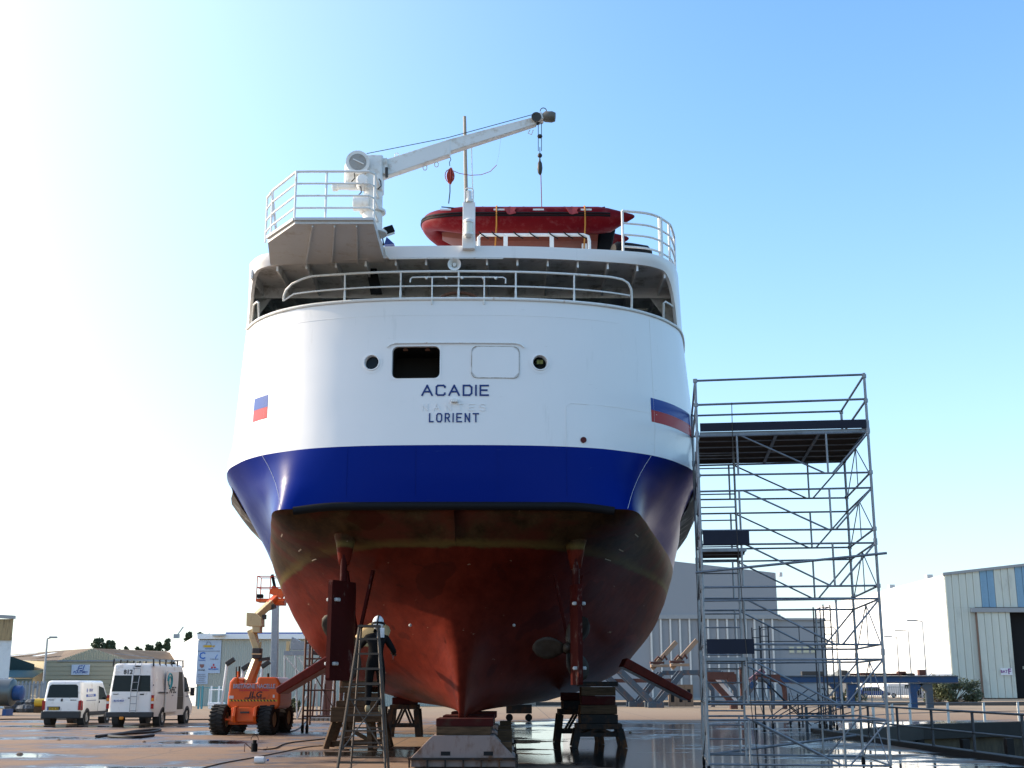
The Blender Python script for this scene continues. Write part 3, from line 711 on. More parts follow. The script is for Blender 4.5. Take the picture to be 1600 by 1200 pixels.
for u, v in ((551, 275), (561, 297), (592, 287)):
    c = at(u, v, 23.1); MB().tube([c + Vector((0, 0, .1)), c + Vector((.04, -.05, .03)), c + Vector((.05, -.03, -.06)), c + Vector((-.02, 0, -.12))], .013, 6).build('hydraulic_hose', DG, crane, smooth=True)
MB().tube([at(573, 240, 23.2), at(700, 215, 23.2), at(836, 178, 23.2)], .008, 5).build('hoist_cable', DG, crane)
b = MB(); b.box(at(840, 186, 23.35), (.22, .26, .16), (0, R(-17), 0)); b.build('boom_tip', CW, crane, bevel=.02)
MB().lathe(at(838, 182, 23.2), (0, 1, 0), [(0, 0), (.1, 0), (.1, .03), (.07, .1), (.1, .17), (.1, .2), (0, .2)], 18).build('sheave', DG, crane, smooth=True)
b = MB(); b.lathe(at(847, 182, 23.3), (1, -.1, -.1), [(0, 0), (.07, .01), (.11, .06), (.115, .2), (.09, .27), (0, .28)], 16); b.build('boom_lamp', paint('lamp_body', (.12, .11, .09), .4), crane, smooth=True)
c = at(849, 174, 23.3); MB().tube([c + Vector((.065 * math.cos(t), 0, .075 * math.sin(t))) for t in [i * math.pi / 8 for i in range(9)]], .01, 5).build('lamp_guard', DG, crane, smooth=True)
c = at(828, 203, 23.3); MB().tube([c, c + Vector((-.04, 0, -.07)), c + Vector((.03, 0, -.1)), c + Vector((.07, 0, 0))], .012, 5).build('loose_strop', RAIL, crane, smooth=True)
for k, u in enumerate((841, 846)): MB().tube([at(u, 192, 23.35), at(u, 236, 23.35)], .008, 5).build('fall_cable', DG, crane)
MB().sphere(at(843.5, 213, 23.35), .055, 12, (1, 1, .8)).build('upper_block', DG, crane, smooth=True)
MB().tube([at(843.5, 230, 23.35), at(843.5, 244, 23.35)], .008, 5).build('pendant', DG, crane)
MB().sphere(at(843.5, 243, 23.35), .05, 12).build('overhaul_ball', DG, crane, smooth=True)
MB().lathe(at(843.5, 253, 23.35), (0, 0, -1), [(.01, -.1), (.02, -.02), (.045, .03), (.055, .14), (.04, .24), (.01, .28)], 12).build('hook_block', DG, crane, smooth=True)
MB().tube([at(845, 270, 23.4), at(846.5, 326, 23.6)], .009, 5).build('boat_sling_line', paint('red_rope', (.35, .05, .03), .8), crane)
# rope bundle hanging from the boom
RR = paint('red_rope_bundle', (.45, .07, .05), .8, var=.3, scale=30)
cc = at(703, 245, 23.35)
rb = thing('rope_bundle', 'red coiled rope hanging from a hook under the crane boom', 'rope', cc)
MB().tube([cc, cc + Vector((.02, 0, -.06)), cc + Vector((-.01, 0, -.12)), cc + Vector((0, 0, -.2))], .008, 5).build('hook', DG, rb)
b = MB(); rnd = random.Random(3)
c = at(703, 275, 23.35)
for k in range(13):
    w_, h = .03 + rnd.random() * .07, .13 + rnd.random() * .05; ph = rnd.random() * 3; ox = rnd.uniform(-.02, .02)
    b.tube([c + Vector((ox + w_ * math.cos(t) * math.cos(ph), w_ * math.cos(t) * math.sin(ph), h * math.sin(t))) for t in [i * math.pi / 7 for i in range(14)]], .009, 5, closed=True)
b.build('coil', RR, rb, smooth=True, kind='stuff')
MB().tube([at(703, 288, 23.35), at(703, 300, 23.35), at(701, 318, 23.35)], .012, 5).build('tail', DG, rb)
MB().tube([at(706, 266, 23.35), at(718, 271, 23.4), at(735, 274, 23.4), at(752, 273, 23.4), at(766, 268, 23.4), at(776, 258, 23.4)], .007, 5).build('tag_line', RR, rb)
MB().tube([at(776, 258, 23.4), at(780, 238, 23.4), at(783, 214, 23.4)], .003, 4).build('thin_line', RAIL, rb)

# ------------------------------------------------------------ inflatable boat on its cradle
TUBE = paint('red_inflatable', (.14, .002, .005), .45, var=.25, scale=5, dirt=(.16, .03, .03), dirt_amt=.3, dscale=5, bmp=.004, bscale=9, spec=.1)
rib = thing('inflatable_boat', 'red inflatable rescue boat with black rubbing strake stowed on the upper deck', 'boat', (at(820, 345, 26.6).x, 26.6, 11.0))
tr, zc = .30, 11.62
X0_, X1_ = at(717, 345, 26).x, at(952, 345, 26).x
def stern_cone(y, n0): return [(X1_ + .48, y, zc + .08), (X1_ + .44, y, zc + .07), (X1_ + .15, y, zc + .02), (X1_ - .1, y, zc)]
path = []; rad = []
for p, r0 in ((( X1_ + .56, 26.0, zc + .09), .02), ((X1_ + .52, 26, zc + .09), .05), ((X1_ + .0, 26, zc), .27), ((X1_ - .25, 26, zc), tr)): path.append(p); rad.append(r0)
for i in range(12): path.append((X1_ - .4 - (X1_ - .4 - X0_ - .1) * i / 11, 26, zc + .0)); rad.append(tr)
for i in range(1, 16):
    a = math.pi * i / 16; path.append((X0_ + .1 - .78 * math.sin(a) ** .9, 26.7 - .7 * math.cos(a), zc + .14 * math.sin(a) ** 2)); rad.append(tr - .10 * math.sin(a))
q = [( x, 27.4, z) for (x, y, z) in reversed(path[:16])]; path += q; rad += list(reversed(rad[:16]))
MB().tube(path, rad, 20).build('buoyancy_tube', TUBE, rib, smooth=True)
for k, (dz, rr) in enumerate(((.0, .022), (.055, .022))):
    sp = []
    for i, (x, y, z) in enumerate(path[2:31]):
        j = i + 2; a = Vector(path[j - 1]); c = Vector(path[j + 1]); d = (c - a).normalized(); nrm = Vector((d.y, -d.x, 0)).normalized() * -1
        if nrm.y > 0 and j < 16: nrm = -nrm
        if j >= 16: nrm = (Vector((x, y, 0)) - Vector((X0_ + .1, 26.7, 0))).normalized()
        o_ = math.sqrt(max(0, rad[j] ** 2 - dz ** 2)) if rad[j] > dz else 0
        sp.append(Vector((x, y, z)) + nrm * (o_ + .003) + Vector((0, 0, dz)))
    MB().tube(sp, rr, 6).build('rubbing_strake', BLACK, rib, smooth=True)
OR = paint('orange_hull', (.13, .022, .008), .4, var=.2)
b = MB(); rows = []
for i in range(15):
    x = X1_ - .25 - (X1_ - X0_ + .15) * i / 14; k = max(0, (i - 9) / 5.0) ** 2; z0 = 11.02 + k * .42; wv = .66 * (1 - .75 * k)
    rows.append([(x, 26.7 - wv, 11.45 + .08 * k), (x, 26.7 - wv * .8, 11.2 + .25 * k), (x, 26.7, z0), (x, 26.7 + wv * .8, 11.2 + .25 * k), (x, 26.7 + wv, 11.45 + .08 * k)])
b.grid(rows); b.add(rows[0], [(0, 1, 2, 3, 4)]); b.build('rigid_hull', OR, rib, smooth=True)
MB().bx((X1_ - .3, 26.3, 11.3), (X1_ - .25, 27.1, 11.75)).build('transom_board', BLACK, rib)
b = MB(); b.box((X1_ - .05, 26.7, 11.35), (.35, .3, .7), (0, R(12), 0)); b.box((X1_ - .02, 26.7, 11.75), (.42, .34, .3)); b.build('outboard_motor', BLACK, rib, bevel=.05)
for u in (697, 780, 841, 915):
    x = at(u, 345, 26).x; q = MB()
    q.grid([[(xx, 26 - (tr + .004) * math.cos(a), zc + (tr + .004) * math.sin(a)) for a in (.42, .62)] for xx in (x - .12, x + .12)]); q.build('reflective_patch', paint('patch', (.6, .55, .5), .5), rib)
for u in (776, 913):
    x = at(u, 345, 26).x
    MB().tube([(x, 26 - (tr + .012) * math.cos(a), zc + (tr + .012) * math.sin(a)) for a in [R(90 - i * 14) for i in range(8)]] + [(x, 25.72, 11.4), (x - .03, 25.75, 10.9), (x - .04, 25.8, 10.5)], .018, 5).build('lashing_strap', paint('orange_strap', (.50, .20, .03), .7), rib)
for u in (797, 893):
    x = at(u, 333, 26).x; q = MB()
    pts = [(-.14, 1.1), (.0, 1.25), (.14, 1.05), (.10, .7), (.13, .45), (.0, .32), (-.06, .4), (-.10, .7)]
    q.prism([(x + px, 26 - (tr + .02) * math.cos(a), zc + (tr + .02) * math.sin(a)) for px, a in [(p_, a_ * .85 - .25) for p_, a_ in pts]], (0, -.02, 0)); q.build('rowlock_pad', paint('pad', (.30, .04, .04), .6), rib)
gl_ = []
for i in range(33):
    u = 690 + 255 * i / 32; x = at(u, 345, 26).x; gl_.append((x, 26 - .12 - .03 * math.sin(i * math.pi / 4), zc + tr - .035 - .045 * abs(math.sin(i * math.pi / 8))))
MB().tube(gl_, .013, 5).build('grab_line', BLACK, rib, smooth=True)
cr_ = thing('boat_cradle', 'white tube cradle lashed under the red inflatable boat', 'cradle', (at(830, 370, 25.5).x, 25.5, 10.3))
p0, p1 = at(748, 367, 25.4), at(912, 367, 25.4)
MB().tube([p0 + Vector((.0, 0, -.3)), p0 + Vector((0, 0, -.06)), p0 + Vector((.06, 0, 0)), p1, p1 + Vector((.1, 0, -.04)), p1 + Vector((.12, 0, -.14)), p1 + Vector((.12, 0, -.7))], .036, 8).build('cradle_rail', RAIL, cr_, smooth=True)
for u in (790, 862):
    p = at(u, 367, 25.4); MB().bar(p, p - Vector((0, 0, p.z - 10.3)), .09, .05).build('cradle_post', RAIL, cr_)
for u in (752, 772, 806, 830, 860, 884, 905):
    p = at(u, 367, 25.4); MB().tube([p + Vector((-.05, -.04, .06)), p + Vector((0, -.045, .0)), p + Vector((.08, -.03, -.05)), p + Vector((.16, .0, -.09))], .014, 5).build('lashing', BLACK, cr_)
for y in (26.3, 27.3): MB().bx((X0_ + .3, y - .04, 10.3), (X0_ + .42, y + .04, 11.25)).build('cradle_leg', RAIL, cr_); MB().bx((X1_ - .6, y - .04, 10.3), (X1_ - .48, y + .04, 11.25)).build('cradle_leg', RAIL, cr_)

# ------------------------------------------------------------ ship: running gear
BRZ = paint('bronze_fouled', (.028, .018, .011), .6, .1, var=.35, scale=5, dirt=(.05, .04, .03), dirt_amt=.4)
BRC = paint('bronze_cleaned', (.38, .27, .13), .5, .2, var=.15, scale=6)
ANODE = paint('zinc', (.42, .43, .42), .6, var=.3, scale=20)
RUDL = paint('rudder_red', (.045, .006, .005), .6, spec=.05, var=.3, scale=4, dirt=(.2, .16, .13), dirt_amt=.10, dscale=4, stretch=(1, 1, .5))
def rudder(c, z0, z1, chord, ang, yb):
    d = Vector((math.sin(ang), math.cos(ang), 0)); s_ = Vector((math.cos(ang), -math.sin(ang), 0)); c = Vector((c.x, c.y, 0)); b = MB(); rows = []
    for z in (z0, z0 + .05, z1 - .05, z1):
        e = .02 if z in (z0, z1) else 0
        rows.append([c + d * a_ + s_ * w_ + Vector((0, 0, z)) for a_, w_ in ((-chord * .5 + e, -.045), (-chord * .5 + e, .045), (-.1, .10), (chord * .3, .09), (chord * .5 - e, .02), (chord * .5 - e, -.02), (chord * .3, -.09), (-.1, -.10))])
    b.grid(rows, True); b.add(rows[0], [tuple(range(8))]); b.add(rows[-1], [tuple(range(8))])
    o = b.build('rudder', RUDL, ship, smooth=20)
    MB().cyl(c + Vector((0, 0, z1 - .02)), c + Vector((0, 0, z1 + 1.2)), .07, 14).build('rudder_stock', RUDL, ship, smooth=True)
    MB().lathe(c + Vector((0, .05, z1 + .33)), (0, .12, 1), [(0, 0), (.10, 0), (.13, .12), (.19, .45), (.34, .95), (.55, 1.2)], 24).build('rudder_trunk', HRD, ship, smooth='all')
    for z in (z0 + .32, z1 - .38):
        for q in (-1, 1):
            MB().box(c - d * chord * .36 + s_ * (q * .085) + Vector((0, 0, z)), (.09, .13, .07), (0, 0, -ang)).build('zinc_anode', ANODE, o, bevel=.02)
    return o
pl_ = la(534, 985, 25.2); rudder(pl_, 1.70, 3.63, .95, R(24), 0)
pr_ = la(901, 985, 25.6); rudder(pr_, 1.62, 3.58, .9, R(-6), 0)
def propeller(c, r, blades, clean=None):
    hub = MB().lathe(c, (0, 1, 0), [(0, -.22), (.05, -.2), (.09, -.1), (.11, 0), (.11, .14), (.08, .3)], 18).build('propeller_hub', BRZ, ship, smooth=True)
    for ang in blades:
        b = MB(); rows = []
        for i in range(9):
            f = i / 8; rr = .09 + (r - .09) * f; wd = r * .46 * math.sin(math.pi * min(1, .16 + f * .74)) ** .8 if f < .97 else r * .12; tw = R(62 - 34 * f)
            row = []
            for j in range(7):
                g = (j / 6 - .5) * 2; lat = g * wd * (1 - .25 * f * f if f < 1 else .5) ; x = math.cos(ang) * rr - math.sin(ang) * lat * math.cos(tw); z = math.sin(ang) * rr + math.cos(ang) * lat * math.cos(tw); y = lat * math.sin(tw) * .45 + .03 * f
                L_ = math.hypot(x, z)
                row.append((c.x + x, c.y + y, c.z + z))
            rows.append(row)
        b.grid(rows); o = b.build('propeller_blade', BRC if clean is not None and abs(ang - clean) < .01 else BRZ, ship, smooth='all')
        md = o.modifiers.new('t', 'SOLIDIFY'); md.thickness = .025
    MB().cyl(c + Vector((0, .2, 0)), c + Vector((0, 3.4, .12)), .06, 12).build('propeller_shaft', BRZ, ship, smooth=True)
    st = MB()
    for dx in (-.28, .28):
        st.prism([c + Vector((.02, .38, .06)), c + Vector((.02, .62, .06)), c + Vector((.02 + dx, .66, 1.5)), c + Vector((.02 + dx, .34, 1.5))], (.05, 0, 0)); st.build('shaft_bracket', RUDL, ship); st = MB()
    MB().cyl(c + Vector((0, .3, 0)), c + Vector((0, .72, .0)), .12, 14).build('bracket_boss', RUDL, ship, smooth=True)
cl = la(551, 1004, 25.95); propeller(cl, .80, (R(140), R(20), R(-100)), R(20))
cr2 = la(887, 1012, 26.1); propeller(cr2, .72, (R(180), R(58), R(-62)))
for (u0, v0), (u1, v1), Y in (((524, 1026), (436, 1080), 35), ((975, 1034), (1078, 1090), 35)):
    p, q = la(u0, v0, Y), la(u1, v1, Y); b = MB(); d = (q - p).normalized(); up = Vector((-d.z, 0, d.x)); up = up if up.z > 0 else -up
    pts = [p + up * .12, q + up * .10, q + d * .03, q - up * .10, p - up * .15]
    b.prism([x + Vector((0, -.3, 0)) for x in pts], (0, 1.4, 0)); b.build('stabiliser_fin', REDP, ship, bevel=.03)
for u, v in ((803, 977), (641, 977)):
    c = la(u, v, 27.3); MB().sphere(c, .035, 10).build('stern_anode', ANODE, ship, smooth=True)
# draught marks on both quarters
wm = paint('draught_white', (.50, .42, .33), .7, var=.3, scale=20)
for s in (-1, 1):
    for k, (t, z) in enumerate(((3.8, 4.72), (3.45, 4.48), (3.1, 4.3))):
        MB().grid([[hp(z + dz, t + dt, s, .006) for dt in (0, .1, .2, .3)] for dz in (0, .014)]).build('draught_mark', wm, ship)
# ------------------------------------------------------------ big scaffold beside the quarter
TUBEM = paint('scaffold_alu', (.22, .235, .255), .42, .55, var=.3, scale=5, dirt=(.12, .12, .12), dirt_amt=.35)
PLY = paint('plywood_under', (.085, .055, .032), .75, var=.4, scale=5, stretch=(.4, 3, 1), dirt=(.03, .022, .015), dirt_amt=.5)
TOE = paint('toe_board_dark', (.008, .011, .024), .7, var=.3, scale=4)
so_ = at(1097, 900, 23.55); E = Vector((.9928, -.12, 0)); Fd = Vector((.12, .9928, 0)); SW, SD = 3.2, 3.25
S0 = Vector((so_.x, so_.y, 0))
def sp(s, d, z): return S0 + E * s + Fd * d + Vector((0, 0, z))
sc = thing('scaffold_tower', 'tall grey metal scaffold tower with a wide top platform beside the stern of the ferry', 'scaffold', S0)
def pole(p, q, r=.024, name='tube', parent=sc): return MB().tube([p, q], r, 8).build(name, TUBEM, parent, smooth=True)
for s, d, top in ((0, 0, 7.38), (SW, 0, 7.42), (SW, SD, 7.4), (0, SD, 7.4)):
    pole(sp(s, d, .22), sp(s, d, top), .027, 'standard')
    for z in (2.2, 4.2, 6.3): MB().cyl(sp(s, d, z - .06), sp(s, d, z + .06), .037, 10).build('spigot', TUBEM, sc, smooth=True)
    MB().cyl(sp(s, d, .1), sp(s, d, .4), .018, 8).build('jack', TUBEM, sc)
    w_ = MB().lathe(sp(s, d, .1) - E * .03, E, [(0, 0), (.08, .0), (.1, .012), (.1, .048), (.08, .06), (0, .06)], 16).build('castor', BLACK, sc, smooth=True)
PAIRS = [(6.26, 5.5), (5.2, 4.44), (4.18, 3.39), (3.15, 2.34), (2.07, 1.28), (1.0, .22)]
for d in (0, SD):
    for zt, zb in PAIRS:
        j = random.uniform(-.01, .01)
        pole(sp(0, d, zt + j), sp(SW, d, zt - j), .019, 'ledger'); pole(sp(0, d, zb - j), sp(SW, d, zb + j), .019, 'ledger')
        for s in (.75, 2.42): pole(sp(s, d, zt), sp(s, d, zb), .020, 'upright')
        pole(sp(.82, d, zt), sp(2.36, d, zb), .017, 'diagonal_brace'); pole(sp(2.5, d, zb), sp(SW, d, zt), .017, 'diagonal_brace')
for zt, zb in PAIRS:
    for s in (SW,):
        pole(sp(s, 0, zb), sp(s, SD, zb), .02, 'transom_tube'); pole(sp(s, 0, zt), sp(s, SD, zt), .02, 'transom_tube')
        for d in (.15, SD * .5, SD - .15): pole(sp(s, SD * .5, zt), sp(s, d, zb), .011, 'lattice_bar')
    pole(sp(0, 0, zb), sp(0, SD, zb), .02, 'transom_tube')
    pole(sp(.0, 0, zt), sp(0, SD, zb), .016, 'plan_brace')
for k in range(23):
    z = .35 + k * .262
    if min(abs(z - a) for p_ in PAIRS for a in p_) < .09: continue
    pole(sp(.02, 1.3, z), sp(.73, 1.3, z), .014, 'rung')
for s in (0.0, .75): pole(sp(s, 1.3, .2), sp(s, 1.3, 6.2), .022, 'ladder_stile')
for k in range(5):
    d0 = .04 + k * .64
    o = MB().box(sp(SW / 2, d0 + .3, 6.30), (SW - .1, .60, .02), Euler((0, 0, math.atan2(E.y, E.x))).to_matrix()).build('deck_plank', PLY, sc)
    for q in (0, .6): MB().bar(sp(.05, d0 + q, 6.31), sp(SW - .05, d0 + q, 6.31), .04, .07).build('plank_edge', TUBEM, sc)
    for s in (1.5, 2.3): MB().bar(sp(s, d0, 6.275), sp(s, d0 + .6, 6.275), .06, .03).build('plank_stiffener', TUBEM, sc)
def toe(p, q, z0, z1):
    return MB().bar(p + Vector((0, 0, (z0 + z1) / 2)), q + Vector((0, 0, (z0 + z1) / 2)), .025, z1 - z0).build('toe_board', TOE, sc, bevel=.004)
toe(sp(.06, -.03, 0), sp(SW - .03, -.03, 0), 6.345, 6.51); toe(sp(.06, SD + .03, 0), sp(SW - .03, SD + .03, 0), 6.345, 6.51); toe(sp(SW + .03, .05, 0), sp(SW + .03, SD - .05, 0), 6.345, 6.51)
for zf, zr_ in ((4.13, 4.44), (2.13, 2.44)):
    toe(sp(.04, -.045, 0), sp(.9, -.045, 0), zr_ - .27, zr_)
    for k in range(2): MB().box(sp(.43, .3 + k * .62, zf - .06), (.8, .58, .02), Euler((0, 0, math.atan2(E.y, E.x))).to_matrix()).build('deck_plank', PLY, sc)
    for k in range(3): MB().bar(sp(.02, .0 + k * .62, zf - .05), sp(.84, .0 + k * .62, zf - .05), .04, .06).build('plank_edge', TUBEM, sc)
for z in (7.36, 6.88): pole(sp(0, 0, z), sp(SW, 0, z + .03), .022, 'guard_rail')
pole(sp(0, SD, 7.36), sp(SW, SD, 7.38), .022, 'guard_rail'); pole(sp(0, SD, 6.9), sp(SW, SD, 6.9), .022, 'guard_rail')
for z in (7.38, 6.88): pole(sp(SW, 0, z), sp(SW, SD, z), .022, 'guard_rail'); pole(sp(0, 0, z), sp(0, SD, z), .022, 'guard_rail')
for s, d in ((0, 0), (SW, 0), (SW, SD)):
    for z in (7.36, 6.88, 6.3, 5.5, 4.44, 3.39): MB().cyl(sp(s, d, z - .035), sp(s, d, z + .035), .042, 8).build('coupler', TUBEM, sc)
pole(sp(-.12, -.06, 3.66), sp(SW + .18, -.06, 3.98), .024, 'raker'); pole(sp(.3, SD + .05, .25), sp(SW - .1, SD + .05, .62), .024, 'raker')
q = [sp(.68, -.04, 6.9), sp(.67, -.05, 6.4), sp(.66, -.05, 4.8), sp(.72, -.06, 3), sp(.8, -.06, 1.2), sp(.9, -.02, .02), sp(1.1, .1, .015), sp(1.0, .4, .015)]
rp = MB().tube(q, .008, 5).build('hanging_rope', paint('dark_rope', (.05, .045, .04), .8), None, smooth=True); tag(rp, 'thin dark rope hanging down the front of the tall scaffold tower', 'rope')
# ------------------------------------------------------------ keel blocks and stands
CONC = paint('block_concrete', (.26, .20, .18), .8, var=.2, scale=3, dirt=(.12, .05, .02), dirt_amt=.35, dscale=3, stretch=(1, 1, .5), bmp=.006, bscale=18)
TIMB = paint('old_timber', (.10, .06, .034), .8, var=.4, scale=4, spec=.1, stretch=(1, 8, 8), dirt=(.04, .025, .015), dirt_amt=.5, bmp=.006, bscale=25)
TIMR = paint('red_timber', (.055, .008, .007), .7, spec=.1, var=.3, scale=5, dirt=(.05, .03, .02), dirt_amt=.4)
GREYS = paint('stand_steel', (.028, .026, .025), .7, spec=.1, var=.35, scale=4, dirt=(.12, .05, .02), dirt_amt=.4)
def keel_block(x, y, label, extra=0):
    o = thing('keel_block', label, 'keel block', (x, y, 0), 0, 'keel blocks in a row under the ferry')
    b = MB(); hw0, hw1, zt = 1.05, .62, .63
    b.prism([(x - 1.05, y, .20), (x - .62, y, zt), (x + .62, y, zt), (x + 1.05, y, .20), (x + 1.05, y, .02), (x - 1.05, y, .02)], (0, 1.5, 0)); b.build('concrete_block', CONC, o, bevel=.015)
    MB().bx((x - 1.1, y - .10, .16), (x + 1.1, y + 1.6, .20)).build('base_flange', GREYS, o)
    for k in range(7): MB().bx((x - 1.09 + k * .36, y - .095, .012), (x - 1.06 + k * .36, y - .003, .158)).build('flange_rib', GREYS, o)
    for s in (-.36, .5):
        MB().bx((x + s - .09, y - .004, .24), (x + s + .1, y + .02, .32)).build('lifting_slot', DARK, o)
    MB().bx((x - .55, y + .05, zt), (x + .55, y + 1.35, .8)).build('timber_cap', TIMB, o, bevel=.01)
    MB().bx((x - .56, y + .08, .8), (x + .60, y + 1.3, .955)).build('soft_cap', TIMR, o, bevel=.012)
    for k in range(2): MB().bx((x + .68, y + .1 + k * .7, .2), (x + .98, y + .7 + k * .7, .5 + .2 * k)).build('packing_timber', TIMB, o, bevel=.01)
keel_block(-.98, 26.1, 'front concrete keel block with red cap right under the skeg tip')
keel_block(-1.0, 29.0, 'second concrete keel block directly behind the one under the skeg tip')
keel_block(-1.0, 33.0, 'third concrete keel block further back under the keel')
def bb(o, name, a, c, m, bev=.01): return MB().bx(a, c).build(name, m, o, bevel=bev)
# port timber trestle
p = gnd(557, 1170); tx, ty = p.x, p.y
ts_ = thing('timber_trestle', 'splayed timber trestle stacked with rough wooden blocks under the port bilge', 'trestle', (tx, ty, 0))
bb(ts_, 'cross_beam', (tx - .68, ty - .2, .68), (tx + .68, ty + .15, 1.06), TIMB); bb(ts_, 'cross_beam', (tx - .68, ty + .9, .68), (tx + .68, ty + 1.2, 1.06), TIMB)
for sx_, lean in ((-.6, -.2), (-.3, -.08), (.3, .08), (.6, .2)):
    for dy in (0, 1.05): MB().bar((tx + sx_ + lean, ty - .1 + dy, 0), (tx + sx_, ty + dy, .68), .13, .15).build('leg', TIMB, ts_, bevel=.01)
MB().bar((tx - .7, ty + .05, .12), (tx + .7, ty + .05, .18), .1, .14).build('foot_beam', TIMB, ts_, bevel=.01)
MB().bar((tx - .4, ty + .02, .6), (tx + .45, ty + .02, .15), .06, .1).build('brace', TIMB, ts_)
for k, (z0, z1, dx, ww) in enumerate(((1.06, 1.22, 0, .55), (1.22, 1.42, .08, .46), (1.42, 1.58, -.03, .42), (1.58, 1.74, .05, .5))):
    for dy in (0.0, .62):
        jx = random.uniform(-.05, .05); MB().box((tx + dx + jx, ty + .2 + dy, (z0 + z1) / 2), (ww * 2, .5, z1 - z0 - .012), (0, random.uniform(-.02, .02), random.uniform(-.06, .06))).build('timber_block', TIMB, ts_, bevel=.012)
def steel_stand(u0, u1, v, h, label, top_z, yd=1.3):
    p = gnd((u0 + u1) / 2, v); hw = abs(at(u1, v, p.y).x - at(u0, v, p.y).x) / 2; x, y = p.x, p.y
    o = thing('bilge_stand', label, 'ship stand', (x, y, 0), 0, 'steel stands under the bilges of the ferry')
    bb(o, 'table_top', (x - hw * .92, y - .02, h - .14), (x + hw * .92, y + yd, h), GREYS)
    for dy in (0, yd - .1):
        for s in (-1, 1): MB().bar((x + s * hw, y + dy + .05, 0), (x + s * hw * .84, y + dy + .05, h - .14), .17, .17).build('leg', GREYS, o)
        MB().bar((x - hw * .9, y + dy + .05, .34), (x + hw * .9, y + dy + .05, .34), .1, .1).build('tie_bar', GREYS, o)
        MB().bar((x - hw * .55, y + dy + .05, .36), (x - hw * .1, y + dy + .05, h - .14), .07, .07).build('strut', GREYS, o)
        MB().bar((x + hw * .55, y + dy + .05, .36), (x + hw * .1, y + dy + .05, h - .14), .07, .07).build('strut', GREYS, o)
    z = h
    while z < top_z - .02:
        z1 = min(top_z, z + .24); k = (z - h) * .15
        MB().box((x, y + yd / 2, (z + z1) / 2), (hw * 1.5 + random.uniform(-.1, .1), yd * .8, z1 - z - .012), (0, 0, random.uniform(-.04, .04))).build('packing_block', (TIMB, TIMR, GREYS)[random.randrange(3)], o, bevel=.01); z = z1
    return o
steel_stand(606, 653, 1151, 1.0, 'small steel bilge stand between the ladder and the keel blocks, far side', 1.5)
steel_stand(871, 940, 1163, .95, 'dark steel bilge stand on the starboard side, left of the pair', 1.42, 1.6)
steel_stand(898, 976, 1169, .62, 'dark steel bilge stand on the starboard side, nearer one of the pair', 1.72, 1.2)
p = gnd(811, 1127); sk = thing('low_trolley', 'low dark trolley standing beyond the keel blocks', 'trolley', (p.x, p.y, 0))
bb(sk, 'deck', (p.x - .6, p.y, .35), (p.x + .6, p.y + 1, .75), GREYS)
for s in (-.45, .45): MB().cyl((p.x + s, p.y - .06, .17), (p.x + s, p.y + .06, .17), .17, 14).build('wheel', BLACK, sk)
# ------------------------------------------------------------ step ladder and worker
WOODL = paint('ladder_alu', (.07, .052, .04), .6, .2, var=.35, scale=7, dirt=(.08, .05, .03), dirt_amt=.4)
lx = at(577, 1000, 23.7).x; ld = thing('step_ladder', 'tall double step ladder standing below the port rudder with a worker on it', 'ladder', (lx, 23.6, 0))
def lad(y0, y1, w0, w1, nm, ks):
    for s in (-1, 1): MB().bar((lx + s * w0, y0, 0), (lx + s * w1, y1, 2.68), .032, .055).build('stile', WOODL, ld, bevel=.004)
    for z in ks:
        k = z / 2.68; w_ = w0 + (w1 - w0) * k; y = y0 + (y1 - y0) * k
        MB().bar((lx - w_, y, z), (lx + w_, y, z), .03, .028).build('rung', WOODL, ld)
lad(22.95, 23.55, .44, .17, 'front', [.28 + i * .27 for i in range(9)]); lad(24.35, 23.75, .36, .16, 'back', [.3 + i * .27 for i in range(9)])
MB().bx((lx - .2, 23.5, 2.66), (lx + .2, 23.8, 2.7)).build('top_cap', WOODL, ld)
MB().bx((lx - .27, 23.9, 1.075), (lx + .27, 24.25, 1.11)).build('standing_board', TIMB, ld)
for s in (-1, 1): MB().bar((lx - s * .36, 23.07, .5), (lx + s * .28, 23.28, 1.4), .02, .02).build('cross_brace', WOODL, ld); MB().bar((lx + s * .34, 23.1, .7), (lx + s * .3, 24.1, .7), .015, .015).build('stay', WOODL, ld)
# the worker
def skin_body(name, verts, edges, radii, mat_, parent, root=0, sub=1):
    me = bpy.data.meshes.new(name); o0 = org(parent); me.from_pydata([tuple(Vector(v) - o0) for v in verts], edges, []); me.update()
    o = bpy.data.objects.new(name, me); link(o, parent); md = o.modifiers.new('skin', 'SKIN')
    for i, r_ in enumerate(radii):
        rr = r_ if isinstance(r_, tuple) else (r_, r_); me.skin_vertices[0].data[i].radius = rr; me.skin_vertices[0].data[i].use_root = (i == root)
    md.use_smooth_shade = True; s_ = o.modifiers.new('sub', 'SUBSURF'); s_.levels = sub; s_.render_levels = sub
    me.materials.append(mat_); return o
WX_, WY_ = at(587, 1040, 24.15).x, 24.12
wk = thing('person', 'worker in dark overalls and white hooded helmet standing on the ladder at the port propeller', 'person', (WX_, WY_, 1.11))
OVR = paint('dark_overalls', (.010, .0095, .010), .9, spec=.05, var=.35, scale=9, bmp=.006, bscale=14)
def w(x, y, z): return (WX_ + x, WY_ + y, 1.11 + z)
V = [w(0, -.02, .92), w(0, -.03, 1.05), w(0, -.0, 1.2), w(.0, .04, 1.36), w(.01, .07, 1.47), w(.015, .09, 1.55),
     w(-.17, .05, 1.38), w(-.32, .14, 1.22), w(-.34, .38, 1.24),
     w(.18, .06, 1.37), w(.33, .12, 1.13), w(.30, .36, 1.10),
     w(-.10, -.02, .84), w(-.13, .09, .47), w(-.13, -.01, .12), w(.10, -.02, .84), w(.11, .1, .46), w(.12, .0, .12)]
